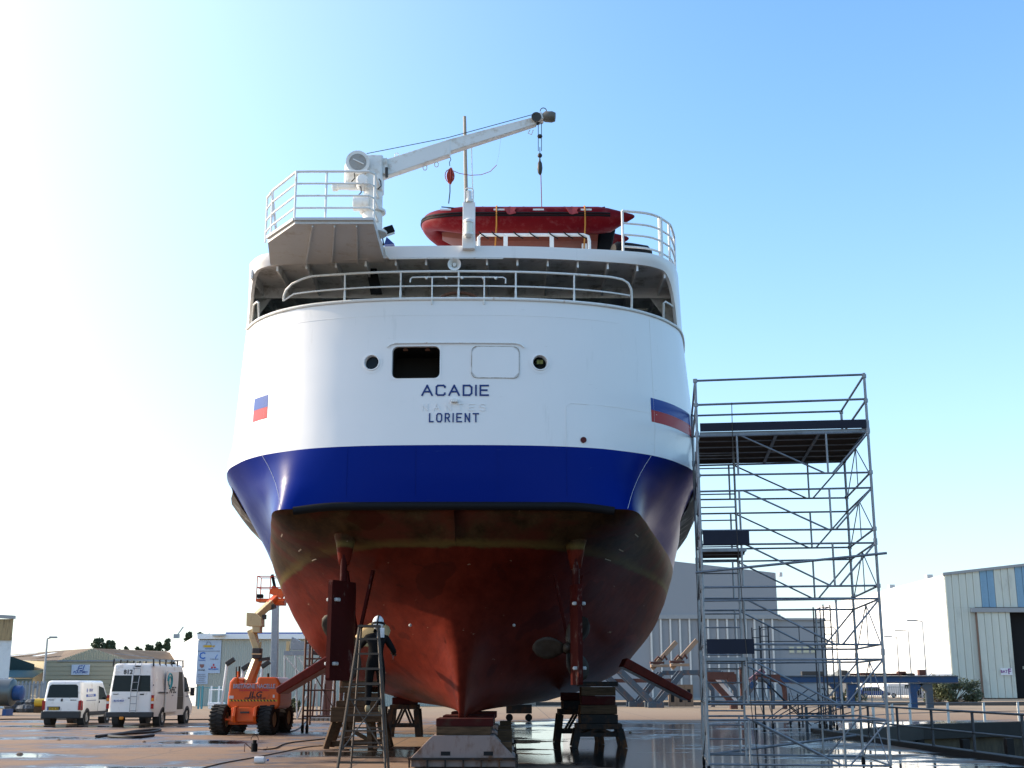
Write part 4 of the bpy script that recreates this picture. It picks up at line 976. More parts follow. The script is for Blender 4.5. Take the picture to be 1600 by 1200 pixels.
Ed = [(0, 1), (1, 2), (2, 3), (3, 4), (4, 5), (3, 6), (6, 7), (7, 8), (3, 9), (9, 10), (10, 11), (0, 12), (12, 13), (13, 14), (0, 15), (15, 16), (16, 17)]
Rr = [(.15, .115), (.145, .105), (.155, .11), (.16, .11), .06, .052, .075, .056, .042, .075, .056, .042, .10, .075, .058, .10, .075, .058]
skin_body('overalls', V, Ed, Rr, OVR, wk, 0, 2)
BOOT = paint('pale_boots', (.30, .24, .15), .8, var=.3, scale=14, dirt=(.1, .07, .05), dirt_amt=.4)
for s in (-1, 1):
    x = -.13 if s < 0 else .12
    skin_body('boot', [w(x, 0, .16), w(x, 0, .05), w(x, .10, .04), w(x + .01 * s, .19, .03)], [(0, 1), (1, 2), (2, 3)], [.062, .055, .05, .04], BOOT, wk, 0, 2)
HOOD = paint('white_hood', (.62, .62, .62), .6, var=.1)
hd_ = MB().sphere(w(.02, .1, 1.66), .12, 20, (.92, 1.05, 1.15)).build('hood', HOOD, wk, smooth=True)
MB().sphere(w(.02, .115, 1.645), .104, 16, (.9, 1.06, 1.15)).build('face', paint('skin', (.45, .27, .19), .6), hd_, smooth=True)
MB().lathe(w(.02, .1, 1.64), (0, .15, 1), [(.121, -.02), (.13, -.015), (.13, .02), (.121, .025)], 24).build('mask_strap', BLACK, hd_, smooth=True)
MB().tube([w(.02 + .125 * math.sin(a) * .1, .1 - .135 * math.cos(a), 1.66 + .14 * math.sin(a)) for a in [R(-50 + i * 14) for i in range(11)]], .014, 6).build('crown_strap', BLACK, hd_, smooth=True)
MB().box(w(.02, .24, 1.63), (.13, .05, .09)).build('visor', BLACK, hd_, bevel=.02)
cl_ = MB(); cl_.grid([[Vector(w(.02 + i * .035, -.08 - .01 * math.sin(i * 2 + j), 1.56 - j * .045)) for i in range(5)] for j in range(5)]).build('neck_cloth', HOOD, wk, smooth=True)
GLV = paint('glove', (.05, .045, .04), .8)
for sx_, hx_, hy, hz in ((-1, -.345, .40, 1.24), (1, .30, .38, 1.10)):
    vs2 = [w(hx_, hy, hz), w(hx_, hy + .09, hz)]; es = [(0, 1)]; rs = [.036, .04]
    for f in range(4):
        n = len(vs2); dz = .03 - f * .02; ln = (.03, .036, .033, .026)[f]
        vs2 += [w(hx_, hy + .11, hz + dz), w(hx_ - sx_ * .02, hy + .11 + ln, hz + dz), w(hx_ - sx_ * .05, hy + .10 + ln, hz + dz)]; es += [(1, n), (n, n + 1), (n + 1, n + 2)]; rs += [.011, .010, .009]
    n = len(vs2); vs2 += [w(hx_ - sx_ * .035, hy + .04, hz + .035), w(hx_ - sx_ * .06, hy + .08, hz + .03)]; es += [(0, n), (n, n + 1)]; rs += [.012, .010]
    skin_body('gloved_hand', vs2, es, rs, GLV, wk, 0, 1)
gr = thing('angle_grinder', 'small dark power grinder held by the worker near the propeller hub', 'grinder', w(.3, .5, 1.1))
MB().tube([w(.3, .42, 1.1), w(.3, .68, 1.08)], .032, 10).build('grinder_body', BLACK, gr, smooth=True)
MB().cyl(w(.26, .66, 1.05), w(.27, .66, 1.05), .06, 16).build('disc', TUBEM, gr)
# ------------------------------------------------------------ vans
VW = paint('van_white', (.72, .71, .68), .28, var=.04, scale=2, dirt=(.45, .38, .3), dirt_amt=.16, dscale=2, coat=.3)
BUMP = paint('bumper_plastic', (.035, .036, .038), .6)
TYRE = paint('tyre', (.018, .017, .016), .85, var=.3, scale=12)
RIM = paint('wheel_rim', (.35, .34, .32), .45, .5, var=.2)
TAILR = paint('tail_red', (.30, .01, .012), .2); AMB = paint('tail_amber', (.65, .22, .03), .2); TCLR = paint('tail_clear', (.6, .55, .52), .2)
GLV2 = glass_dark('van_glass', (.02, .026, .026), .05)
LETB = paint('letter_blue', (.03, .08, .32), .5); LETK = paint('letter_black', (.02, .02, .022), .5); LETG = paint('letter_grey', (.25, .27, .32), .5); LETW = paint('letter_white', (.75, .75, .75), .5); LETR = paint('letter_red', (.5, .03, .04), .5); TEAL = paint('teal_logo', (.03, .30, .36), .5)
def text(body, mt, parent, loc, size, rot, name='lettering', ext=.002, align='CENTER', shear=0, sx_=1, world=True):
    c = bpy.data.curves.new('t', 'FONT'); c.body = body; c.size = size; c.align_x = align; c.align_y = 'CENTER'; c.extrude = ext; c.shear = shear; c.resolution_u = 2; c.offset = size * .022
    o = bpy.data.objects.new('t', c); COL.objects.link(o); dg = bpy.context.evaluated_depsgraph_get()
    me = bpy.data.meshes.new_from_object(o.evaluated_get(dg)); bpy.data.objects.remove(o); bpy.data.curves.remove(c)
    M = rot if isinstance(rot, Matrix) else Euler(rot).to_matrix()
    o0 = org(parent) if (parent is not None) else Vector((0, 0, 0))
    for v in me.vertices: v.co = M @ Vector((v.co.x * sx_, v.co.y, v.co.z)) + Vector(loc) - o0
    me.materials.clear(); me.materials.append(mt); t = bpy.data.objects.new(name, me); link(t, parent); return t
RX = (R(90), 0, 0)
def van(name, label, loc, rz, L_, W_, H, belt, front, rear, wheels, wr, tum=.1, z0=.3):
    o = thing(name, label, 'van', loc, rz, 'white vans parked side by side on the yard', local=True)
    def hw(z): return W_ / 2 - max(0, z - belt) * tum - (.03 if z < .45 else 0)
    def ry(z): return rear(z)
    def fy(z): return front(z)
    def ring(z, ins=0.):
        a = hw(z) - ins; r0, r1 = ry(z) + ins, fy(z) - ins; pts = []; cyy = (r0 + r1) / 2; hl = (r1 - r0) / 2
        for k in range(48):
            t = 2 * math.pi * (k + .5) / 48; c, s = math.cos(t), math.sin(t); e = .16
            pts.append(Vector((a * math.copysign(abs(c) ** e, c), cyy + hl * math.copysign(abs(s) ** e, s), z)))
        return pts
    rad = .13; zz = [z0, z0 + .05] + [z0 + .05 + (H - rad - z0 - .05) * i / 16 for i in range(1, 17)]
    rows = [ring(z) for z in zz]
    for i in range(1, 6):
        a = R(18 * i); z = H - rad + rad * math.sin(a); q = ring(H - rad, rad * (1 - math.cos(a)) * 1.0); rows.append([Vector((p.x, p.y, z)) for p in q])
    b = MB(); b.grid(rows, True); b.add(rows[-1], [tuple(range(48))]); b.add(rows[0], [tuple(range(47, -1, -1))]); b.build('body', VW, o, smooth=32)
    def side(y, z, s, out): return Vector((s * (hw(z) + out), y, z))
    def patch(nm, mt, pts, s, out=.006, th=.01):
        return MB().prism([side(y, z, s, out) for y, z in pts], (-s * th, 0, 0)).build(nm, mt, o, bevel=.0)
    def rpatch(nm, mt, pts, out=.006, th=.012):
        return MB().prism([Vector((x, ry(z) - out, z)) for x, z in pts], (0, th, 0)).build(nm, mt, o)
    for y in wheels:
        for s in (-1, 1):
            x = s * (W_ / 2 - .09)
            MB().lathe((s * (W_ / 2 - .28), y, wr), (s, 0, 0), [(0, 0), (wr + .07, 0), (wr + .07, .285), (wr - .02, .287), (0, .2)], 28).build('wheel_arch', BUMP, o, smooth=True)
            t = MB().lathe((x - s * .11, y, wr), (s, 0, 0), [(wr * .6, 0), (wr * .93, 0), (wr, .03), (wr, .18), (wr * .93, .215), (wr * .62, .215)], 28).build('wheel', TYRE, o, smooth=True)
            MB().lathe((x - s * .11, y, wr), (s, 0, 0), [(wr * .63, .0), (wr * .63, .20), (wr * .55, .17), (wr * .3, .17), (wr * .15, .2), (0, .2)], 20).build('rim', RIM, t, smooth=True)
    return o, patch, rpatch, side, hw, ry
# small van
def fr1(z): return 4.1 - .03 if z < .75 else (4.1 - (z - .75) * 2.0 if z < 1.02 else (3.56 - (z - 1.02) * .95))
def re1(z): return .0 + max(0, z - .95) * .13 + (.06 if z < .3 else 0)
p1_ = gnd(97, 1133)
v1, pa, rpa, sd1, hw1, ry1 = van('small_van', 'small white van with yellow rear plate, left of the tall van with ladder', (p1_.x, p1_.y - .25, 0), R(-1), 4.1, 1.68, 1.82, .95, fr1, re1, (.72, 3.35), .31)
rpa('rear_window', GLV2, [(-.66, 1.12), (.66, 1.12), (.60, 1.60), (.52, 1.66), (-.52, 1.66), (-.60, 1.60)])
MB().box((0, .0, .42), (1.66, .16, .30)).build('rear_bumper', BUMP, v1, bevel=.04)
for s in (-1, 1):
    rpa('tail_light', TAILR, [(s * .82, .62), (s * .70, .62), (s * .70, .98), (s * .80, 1.02), (s * .84, 1.0)], .012)
    pa('tail_light_side', TAILR, [(.05, .62), (.17, .62), (.13, .98), (.05, 1.0)], s)
    pa('door_window', GLV2, [(2.10, 1.02), (3.2, 1.02), (2.75, 1.52), (2.15, 1.60)], s)
    MB().bar((s * .83, .9, .46), (s * .83, 3.1, .46), .03, .16).build('side_moulding', BUMP, v1)
    MB().box((s * .93, 3.0, 1.06), (.14, .08, .16)).build('wing_mirror', BUMP, v1, bevel=.03)
    pa('door_gap', DARK, [(2.02, .5), (2.04, .5), (2.04, .95), (2.02, .95)], s, .004, .004); pa('door_gap', DARK, [(2.02, .952), (2.04, .952), (2.04, 1.6), (2.02, 1.6)], s, .004, .004)
    MB().box((s * .85, 2.15, .93), (.03, .05, .1)).build('door_handle', BUMP, v1)
rpa('door_split', DARK, [(-.02, .56), (-.008, .56), (-.008, 1.1), (-.02, 1.1)], .004)
rpa('rear_handle', BUMP, [(-.05, .97), (.03, .97), (.03, 1.07), (-.05, 1.07)], .02)
rpa('plate_recess', BUMP, [(-.60, .62), (-.06, .62), (-.06, .76), (-.60, .76)], .006)
rpa('number_plate', paint('plate_yellow', (.55, .33, .02), .4), [(-.56, .61), (-.12, .61), (-.12, .72), (-.56, .72)], .014)
text('6141 VL 56', LETK, v1, (-.34, ry1(.67) - .017, .665), .09, RX, 'plate_digits')
rpa('plate_band', LETB, [(-.585, .61), (-.545, .61), (-.545, .72), (-.585, .72)], .016)
text('CITROEN', LETK, v1, (-.48, ry1(1.02) - .012, 1.03), .055, RX, 'badge'); text('BERLINGO', LETK, v1, (.48, ry1(1.02) - .012, 1.02), .055, RX, 'badge')
SIDE = Matrix(((0, 0, 1), (1, 0, 0), (0, 1, 0)))
s_ = lambda y, z: (hw1(z) + .006, y, z)
text('CELTIC', LETB, v1, s_(1.15, 1.42), .15, SIDE, 'side_lettering'); pa('logo_mark', LETB, [(.62, 1.35), (.70, 1.33), (.76, 1.42), (.68, 1.52), (.64, 1.46)], 1, .004, .004)
pa('blue_panel', LETB, [(.55, 1.14), (1.72, 1.16), (1.72, 1.27), (.55, 1.25)], 1, .004, .004); text('ELECTRONIQUE', LETW, v1, (hw1(1.2) + .008, 1.12, 1.205), .10, SIDE, 'side_lettering')
pa('grey_line', LETG, [(.55, .97), (1.75, .98), (1.75, 1.02), (.55, 1.01)], 1, .004, .004)
pa('glass_triangle', GLV2, [(3.0, 1.05), (3.2, 1.05), (3.1, 1.2)], 1)  # small triangle of the window glass
MB().box((.12, .98, 1.35), (.28, .1, .5)).build('cargo_bundle', paint('teal_cloth', (.1, .3, .3), .8), v1)
# tall van
def fr2(z): return 5.5 if z < .8 else (5.5 - (z - .8) * 1.6 if z < 1.15 else (4.94 - (z - 1.15) * .72))
def re2(z): return max(0, z - 1.25) * .07 + (.05 if z < .4 else 0)
p2_ = gnd(203, 1135)
v2, pa, rpa, sd2, hw2, ry2 = van('tall_van', 'tall white van with rear ladder, roof rack and open side door', (p2_.x, p2_.y - .2, 0), R(-3), 5.5, 1.98, 2.5, 1.15, fr2, re2, (1.15, 4.45), .34, .10, .38)
rpa('rear_window', GLV2, [(-.80, 1.38), (-.025, 1.38), (-.025, 2.02), (-.74, 2.02)]); rpa('rear_window', GLV2, [(.02, 1.38), (.80, 1.38), (.74, 2.02), (.02, 2.02)])
MB().box((0, -.0, .46), (1.98, .18, .22)).build('rear_bumper', BUMP, v2, bevel=.04)
rpa('door_split', DARK, [(-.006, .6), (.006, .6), (.006, 2.38), (-.006, 2.38)], .004)
for s in (-1, 1):
    rpa('tail_light', TAILR, [(s * .985, .70), (s * .86, .70), (s * .86, 1.24), (s * .975, 1.24)], .014)
    rpa('indicator', AMB, [(s * .985, 1.0), (s * .865, 1.0), (s * .865, 1.12), (s * .98, 1.12)], .02); rpa('reversing_light', TCLR, [(s * .985, .9), (s * .865, .9), (s * .865, .99), (s * .98, .99)], .02)
    rpa('door_hinge', BUMP, [(s * .93, 1.6), (s * .90, 1.6), (s * .90, 1.66), (s * .93, 1.66)], .02)
    pa('cab_window', GLV2, [(4.0, 1.35), (4.75, 1.35), (4.35, 1.95), (4.05, 2.0)], s)
    MB().box((s * 1.14, 4.6, 1.35), (.18, .12, .34)).build('wing_mirror', BUMP, v2, bevel=.03)
    MB().bar((s * .95, 4.6, 1.3), (s * 1.1, 4.6, 1.3), .05).build('mirror_arm', BUMP, v2)
    pa('door_gap', DARK, [(3.93, .55), (3.95, .55), (3.95, 1.15), (3.93, 1.15)], s, .004, .004); pa('door_gap', DARK, [(3.93, 1.152), (3.95, 1.152), (3.95, 2.1), (3.93, 2.1)], s, .004, .004)
rpa('number_plate', paint('plate_white', (.7, .7, .7), .4), [(-.75, .96), (-.22, .96), (-.22, 1.07), (-.75, 1.07)], .012)
text('BJ-SG-823', LETB, v2, (-.47, ry2(1) - .018, 1.012), .10, RX, 'plate_digits'); text('812', LETK, v2, (-.19, ry2(2.1) - .012, 2.15), .25, RX, 'fleet_number')
text('TRANSIT', LETK, v2, (-.62, ry2(1.28) - .012, 1.27), .06, RX, 'badge'); rpa('badge_oval', LETK, [(.38, 1.24), (.55, 1.24), (.55, 1.29), (.38, 1.29)], .008)
rpa('rear_handle', BUMP, [(-.10, 1.1), (-.02, 1.1), (-.02, 1.14), (-.10, 1.14)], .02)
rpa('high_brake_light', BUMP, [(.05, 2.36), (.32, 2.36), (.32, 2.41), (.05, 2.41)], .03)
for dx in (.0, .26):
    MB().tube([(.04 + dx, -.12, .55), (.04 + dx, -.12, 1.3), (.10 + dx, -.05, 2.3), (.10 + dx, .1, 2.58)], .016, 6).build('ladder_stile', STEEL, v2, smooth=True)
for k in range(7): MB().tube([(.04 + (k > 2) * .03, -.12 + max(0, k - 2) * .012, .62 + k * .28), (.30 + (k > 2) * .03, -.12 + max(0, k - 2) * .012, .62 + k * .28)], .014, 6).build('ladder_rung', STEEL, v2)
MB().box((-.28, -.10, .33), (.16, .1, .12)).build('tow_ball_cover', paint('orange_plastic', (.6, .22, .02), .5), v2, bevel=.02)
for s in (-1, 1): MB().bar((s * .82, .1, 2.68), (s * .82, 4.0, 2.68), .035).build('rack_rail', STEEL, v2)
for k in range(6):
    y = .1 + k * .78; MB().bar((-.84, y, 2.66), (.84, y, 2.66), .03).build('rack_bar', STEEL, v2)
    for s in (-1, 1): MB().bar((s * .84, y, 2.38), (s * .82, y, 2.68), .05, .06).build('rack_foot', BUMP, v2)
MB().tube([(-.82, .1, 2.9), (.82, .1, 2.72)], .014, 6).build('rack_loop', STEEL, v2); MB().tube([(.84, 4.0, 2.65), (.84, 4.05, 2.95)], .014, 6).build('rack_loop', STEEL, v2)
# sliding door opening (flat panels coloured dark for the shade inside) and the door slid back
INT = paint('van_inside_shade', (.07, .06, .045), .8)
pa('door_opening', INT, [(2.8, .62), (3.82, .62), (3.82, 1.15), (2.8, 1.15)], 1, .008, .01); pa('door_opening', INT, [(2.8, 1.152), (3.82, 1.152), (3.82, 2.18), (2.8, 2.22)], 1, .008, .01)
MB().bx((1.01, 1.25, .52), (1.06, 2.80, 2.22)).build('sliding_door', VW, v2, bevel=.03)
MB().bx((.99, .5, 1.32), (1.03, 2.7, 1.36)).build('door_track', BUMP, v2)
MB().box((1.075, 1.32, 1.32), (.04, .12, .05)).build('door_bracket', BUMP, v2)
pts = [(1.068, 1.62 + .30 * math.cos(a), 1.80 + .30 * math.sin(a)) for a in [R(-100 + i * 20) for i in range(15)]]
MB().tube(pts, .035, 6).build('logo_ring', TEAL, v2); MB().tube([(1.07, 1.62 + .17 * math.cos(a), 1.78 + .2 * math.sin(a)) for a in [R(i * 30) for i in range(12)]], .03, 5, closed=True).build('logo_ring', TEAL, v2)
text('APEC', LETK, v2, (1.066, 2.1, 1.42), .36, SIDE, 'side_lettering'); text('www.', LETG, v2, (1.066, 2.1, 1.22), .1, SIDE, 'side_lettering')
text('MARINE', LETG, v2, (hw2(1.1) + .006, 4.3, 1.15), .10, SIDE, 'side_lettering')

# ------------------------------------------------------------ boom lift
ORG_ = paint('lift_orange', (.62, .10, .015), .35, var=.08, scale=3, dirt=(.30, .07, .03), dirt_amt=.18)
CREAM = paint('boom_cream', (.55, .42, .22), .4, var=.12, scale=3, dirt=(.3, .22, .12), dirt_amt=.2)
bp = gnd(392, 1149); bl = thing('boom_lift', 'orange self propelled boom lift with cream folding boom and raised basket', 'boom lift', (bp.x, bp.y, 0))
Yb = bp.y + .4
def bq(u, v, Y=None): return at(u, v, Y or Yb)
for u, Y in ((345, Yb), (419, Yb), (371, Yb + 2.7), (442, Yb + 2.7)):
    x = xat(u, 1130, Y); ax = Vector((1, -.16, 0)).normalized(); c = Vector((x, Y, .50))
    t = MB(); t.lathe(c - ax * .24, ax, [(.26, 0), (.42, 0), (.47, .05), (.47, .43), (.42, .48), (.26, .48)], 30)
    t.build('wheel', TYRE, bl, smooth=True); wo_ = bpy.data.objects[[o.name for o in bl.children][-1]]
    lug = MB(); n1 = ax.orthogonal().normalized(); n2 = ax.cross(n1)
    for k in range(22):
        for s in (-1, 1):
            a = 2 * math.pi * (k + (.5 if s > 0 else 0)) / 22; rv = n1 * math.cos(a) + n2 * math.sin(a); tv = -n1 * math.sin(a) + n2 * math.cos(a)
            lug.bar(c + rv * .475 + ax * (s * .02), c + rv * .475 + ax * (s * .24) + tv * .05, .05, .045, rv)
    lug.build('tread_lugs', TYRE, wo_, kind='stuff')
    MB().lathe(c - ax * .2, ax, [(0, .1), (.27, .05), (.27, .39), (.2, .35), (0, .38)], 20).build('rim', paint('rim_tan', (.30, .20, .12), .6), wo_, smooth=True)
xl, xr = xat(352, 1130, Yb), xat(410, 1130, Yb)
b = MB().bx((xl + .1, Yb - .1, .33), (xr, Yb + 2.9, .6)); b.build('chassis', ORG_, bl, bevel=.03)
MB().bx((xl + .25, Yb - .38, .42), (xr - .2, Yb - .1, .9)).build('chassis_end', ORG_, bl, bevel=.04)
for s in (.2, .75):
    x = xl + (xr - xl) * s + .1; MB().prism([(x, Yb - .45, .4), (x, Yb - .6, .62), (x, Yb - .45, .92), (x, Yb - .1, .95), (x, Yb - .1, .4)], (.09, 0, 0)).build('steering_lug', ORG_, bl, bevel=.01)
MB().tube([(xl - .05, Yb - .25, .5), (xr + .1, Yb - .25, .52)], .04, 8).build('tie_rod', ORG_, bl)
MB().box(((xl + xr) / 2 + .1, Yb - .43, .74), (.3, .04, .06)).build('tow_eye', DG, bl)
MB().cyl(((xl + xr) / 2 + .2, Yb + 1.2, .6), ((xl + xr) / 2 + .2, Yb + 1.2, 1.0), .55, 24).build('slew_ring', DG, bl)
# counterweight / hood
Yc = Yb - .15; x0, x1 = xat(355, 1085, Yc), xat(438, 1085, Yc); zb_, zt_ = zat(1108, Yc), zat(1058, Yc); zn = zat(1068, Yc); nx0, nx1 = xat(373, 1062, Yc), xat(402, 1062, Yc)
b = MB(); prof = [(x0 + .12, zb_), (x1 - .1, zb_), (x1, zb_ + .12), (x1 - .02, zt_ - .2), (x1 - .14, zt_), (nx1, zt_), (nx1, zn), (nx0, zn), (nx0, zt_), (x0 + .18, zt_ + .0), (x0 + .06, zt_ - .16), (x0, zb_ + .15)]
b.prism([(x, Yc, z) for x, z in prof], (0, 2.3, 0)); b.build('counterweight', ORG_, bl, bevel=.07)
cxm = (x0 + x1) / 2
text('BRETAGNE NACELLE', paint('letter_mixed', (.42, .36, .42), .5), bl, (cxm - .0, Yc - .006, zat(1072.5, Yc)), .20, RX, sx_=.76)
text('BRETAGNE NACELLE', LETK, bl, (cxm + .008, Yc - .0045, zat(1072.7, Yc) - .008), .20, RX, sx_=.76)
text('location de nacelles', LETR, bl, (cxm, Yc - .005, zat(1078.2, Yc)), .115, RX, sx_=1.1)
text('JLG', LETK, bl, (cxm + .05, Yc - .006, zat(1085.6, Yc)), .27, RX, shear=.2, sx_=1.1)
text('0297 24 37 03 03 82', LETK, bl, (cxm + .05, Yc - .005, zat(1091.2, Yc)), .085, RX)
zz0, zz1 = zat(1096, Yc), zat(1093.2, Yc)
MB().bx((x0 + .08, Yc - .006, zz0), (x1 - .1, Yc + .01, zz1)).build('hazard_tape', paint('tape_yellow', (.55, .33, .02), .5), bl)
for k in range(14):
    x = x0 + .12 + k * .11
    if x < x1 - .2: MB().prism([(x, Yc - .009, zz1), (x + .05, Yc - .009, zz1), (x + .09, Yc - .009, zz0), (x + .04, Yc - .009, zz0)], (0, .004, 0)).build('hazard_stripe', LETK, bl)
MB().bx((x0 + .06, Yc - .007, zat(1091.5, Yc)), (x0 + .22, Yc + .01, zat(1087, Yc))).build('sticker', TCLR, bl); MB().bx((x1 - .25, Yc - .007, zat(1090, Yc)), (x1 - .19, Yc + .01, zat(1085.5, Yc))).build('sticker', TCLR, bl)
for u, v0, v1_, r_, m_ in ((369, 1042, 1060, .022, BRZ), (374, 1041, 1058, .03, BRZ), (372.5, 1049, 1058, .05, ORG_), (419, 1052, 1058, .04, BRZ)): MB().cyl(bq(u, v1_), bq(u, v0), r_, 10).build('exhaust' if m_ is BRZ else 'beacon', m_, bl)
Ym = Yb + 1.0
def arm(a, c, w_, h, nm='boom_section', m_=CREAM): return MB().bar(a, c, w_, h).build(nm, m_, bl, bevel=.02)
arm(at(384, 1072, Ym - .3), at(401, 1028, Ym), .20, .22); arm(at(391, 1072, Ym), at(405, 1030, Ym + .3), .18, .2); MB().cyl(at(396, 1070, Ym + .3), at(406, 1035, Ym + .3), .05, 8).build('ram', STEEL, bl)
MB().box(at(402, 1021, Ym), (.30, .4, .36)).build('knuckle', DG, bl, bevel=.03); MB().box(at(401, 1022, Ym - .12), (.32, .2, .05)).build('knuckle_plate', CREAM, bl)
MB().box(at(413, 1030, Ym), (.36, .25, .10), (0, R(-8), 0)).build('knuckle_bracket', DG, bl)
arm(at(402, 1016, Ym), at(391, 984, Ym), .16, .22); arm(at(404, 1014, Ym + .2), at(399, 988, Ym + .2), .12, .12); MB().cyl(at(406, 1020, Ym), at(407, 1003, Ym), .04, 8).build('ram', CREAM, bl)
b = MB(); q = [(385, 957), (399, 958), (409, 966), (409, 979), (384.5, 978)]; b.prism([at(u, v, Ym - .25) for u, v in q], (0, .55, 0)); b.build('elbow_housing', CREAM, bl, bevel=.02)
MB().box(at(402, 983.5, Ym), (.28, .45, .24)).build('elbow_lower', CREAM, bl, bevel=.02)
arm(at(400, 964, Ym), at(424, 942, Ym + .6), .22, .24); arm(at(421, 944, Ym + .5), at(431, 934, Ym + .9), .2, .2, 'fly_boom', ORG_)
MB().box(at(424, 949, Ym + .6), (.3, .3, .14), (0, R(-20), 0)).build('levelling_ram', DG, bl); MB().box(at(413, 964, Ym), (.12, .2, .16)).build('hose_guide', DG, bl)
Yk = Ym + 1.2; ux0, ux1 = 399.5, 447
A, B_ = at(ux0, 936, Yk), at(ux1, 942, Yk); zf = A.z; xA, xB = A.x, A.x + 1.05
b = MB().bx((xA, Yk, zf - .09), (xB, Yk + .76, zf + .02)); b.build('basket_floor', ORG_, bl, bevel=.01)
MB().bx((xA + .4, Yk - .12, zf - .22), (xB + .0, Yk + .4, zf - .05)).build('basket_mount', ORG_, bl, bevel=.02)
for z in (zf + .42, zf + .82): MB().tube([(xA + .02, Yk + .03, z), (xB, Yk + .03, z), (xB, Yk + .74, z), (xA + .02, Yk + .74, z)], .018, 6, closed=True).build('basket_rail', paint('lift_red', (.35, .03, .02), .4), bl)
for x in (xA + .02, xA + .5, xB):
    for y in (.03, .74): MB().bar((x, Yk + y, zf), (x, Yk + y, zf + .83), .03).build('basket_post', ORG_, bl)
MB().box((xA + .16, Yk - .02, zf + .1), (.22, .2, .14)).build('control_box', BLACK, bl, bevel=.02); MB().box((xA + .75, Yk + .2, zf + .25), (.5, .3, .3), (0, .4, 0)).build('basket_bracket', ORG_, bl)
MB().box((xA + .6, Yk + .1, zf + .65), (.1, .06, .5), (0, -.25, 0)).build('control_panel', BLACK, bl)
# ------------------------------------------------------------ ground sheet with the dock basin cut out
from mathutils.geometry import tessellate_polygon
BAS = [(10.75, 18), (10.6, 36), (10.7, 46), (17.5, 56), (24, 60.5), (46, 66), (90, 70), (90, 18)]
def poly_ground():
    outer = [(-1500, -60), (1500, -60), (1500, 2500), (-1500, 2500)]
    tri = tessellate_polygon([[Vector((x, y, 0)) for x, y in outer], [Vector((x, y, 0)) for x, y in BAS]])
    P = [(x, y, 0) for x, y in outer + BAS]
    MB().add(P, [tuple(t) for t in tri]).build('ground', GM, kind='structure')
poly_ground()
BW = paint('basin_concrete', (.12, .09, .055), .85, var=.4, scale=.7, dirt=(.03, .022, .018), dirt_amt=.55, dscale=.8, stretch=(1, 1, .4), bmp=.02, bscale=6)
BD = paint('quay_dark', (.018, .015, .013), .7, var=.4, scale=2)
n = len(BAS); b = MB()
for i in range(n):
    p, q = BAS[i], BAS[(i + 1) % n]; b.add([(p[0], p[1], -.001), (q[0], q[1], -.001), (q[0], q[1], -4), (p[0], p[1], -4)], [(0, 1, 2, 3)])
o = b.build('dock_basin_wall', BW, kind='structure')
MB().add([(x, y, -2.6) for x, y in BAS], [tuple(range(n))]).build('dock_water', glass_dark('dock_water', (.01, .018, .016), .05), kind='structure')
# timber and steel facing along the far wall, kerb along the near edge
fw = thing('quay_fender_beam', 'dark quay facing beam along the far wall of the dock basin', 'quay beam', (17.5, 56, 0))
for p, q in zip(BAS[2:6], BAS[3:7]): MB().bar((p[0] + .1, p[1] - .18, -.32), (q[0] + .1, q[1] - .18, -.32), .3, .62).build('beam', BD, fw)
for t in range(14):
    p = Vector((17.5, 56)) .lerp(Vector((46, 65.5)), t / 13); MB().bx((p.x - .15, p.y - .5, -2.4), (p.x + .15, p.y - .1, -.65)).build('fender_pile', BD, fw)
kb = thing('dock_kerb', 'low dark kerb along the near edge of the dock basin', 'kerb', (10.6, 36, 0))
for p, q in zip(BAS[0:2], BAS[1:3]): MB().bar((p[0] + .06, p[1], .06), (q[0] + .06, q[1], .06), .3, .16).build('kerb_length', BD, kb, bevel=.02)
RL = paint('dark_rail', (.06, .065, .075), .5, .4); RLW = paint('sunlit_rail', (.7, .68, .62), .5)
nr = thing('near_dock_railing', 'dark tube railing along the near edge of the dock basin beside the scaffold', 'railing', (10.5, 34, 0))
ys = [24 + i * 2.9 for i in range(9)]
for y in ys: MB().tube([(10.62, y, .12), (10.62, y, 1.02)], .035, 8).build('post', RL, nr, smooth=True)
for z in (1.02, .55): MB().tube([(10.62, 22, z), (10.62, 47.4, z)], .026, 8).build('rail', RL, nr, smooth=True)
fr_ = thing('far_dock_railing', 'railing with pale sunlit posts along the far edge of the dock basin', 'railing', (17.5, 56.3, 0))
pts = []
for (a, c, m_) in ((Vector(BAS[2]), Vector(BAS[3]), 5), (Vector(BAS[3]), Vector(BAS[4]), 3), (Vector(BAS[4]), Vector(BAS[5]), 8)):
    for i in range(m_): pts.append(a.lerp(c, i / m_) + Vector((-.15, .25)))
for k, p in enumerate(pts): MB().bar((p.x, p.y, 0), (p.x, p.y, .88), .10, .05).build('post', RLW if k > 1 else RL, fr_)  # sunlight on the far posts put into the pale colour
for z in (.45, .86): MB().tube([(p.x, p.y, z) for p in pts], .015, 6).build('rail', RL, fr_)

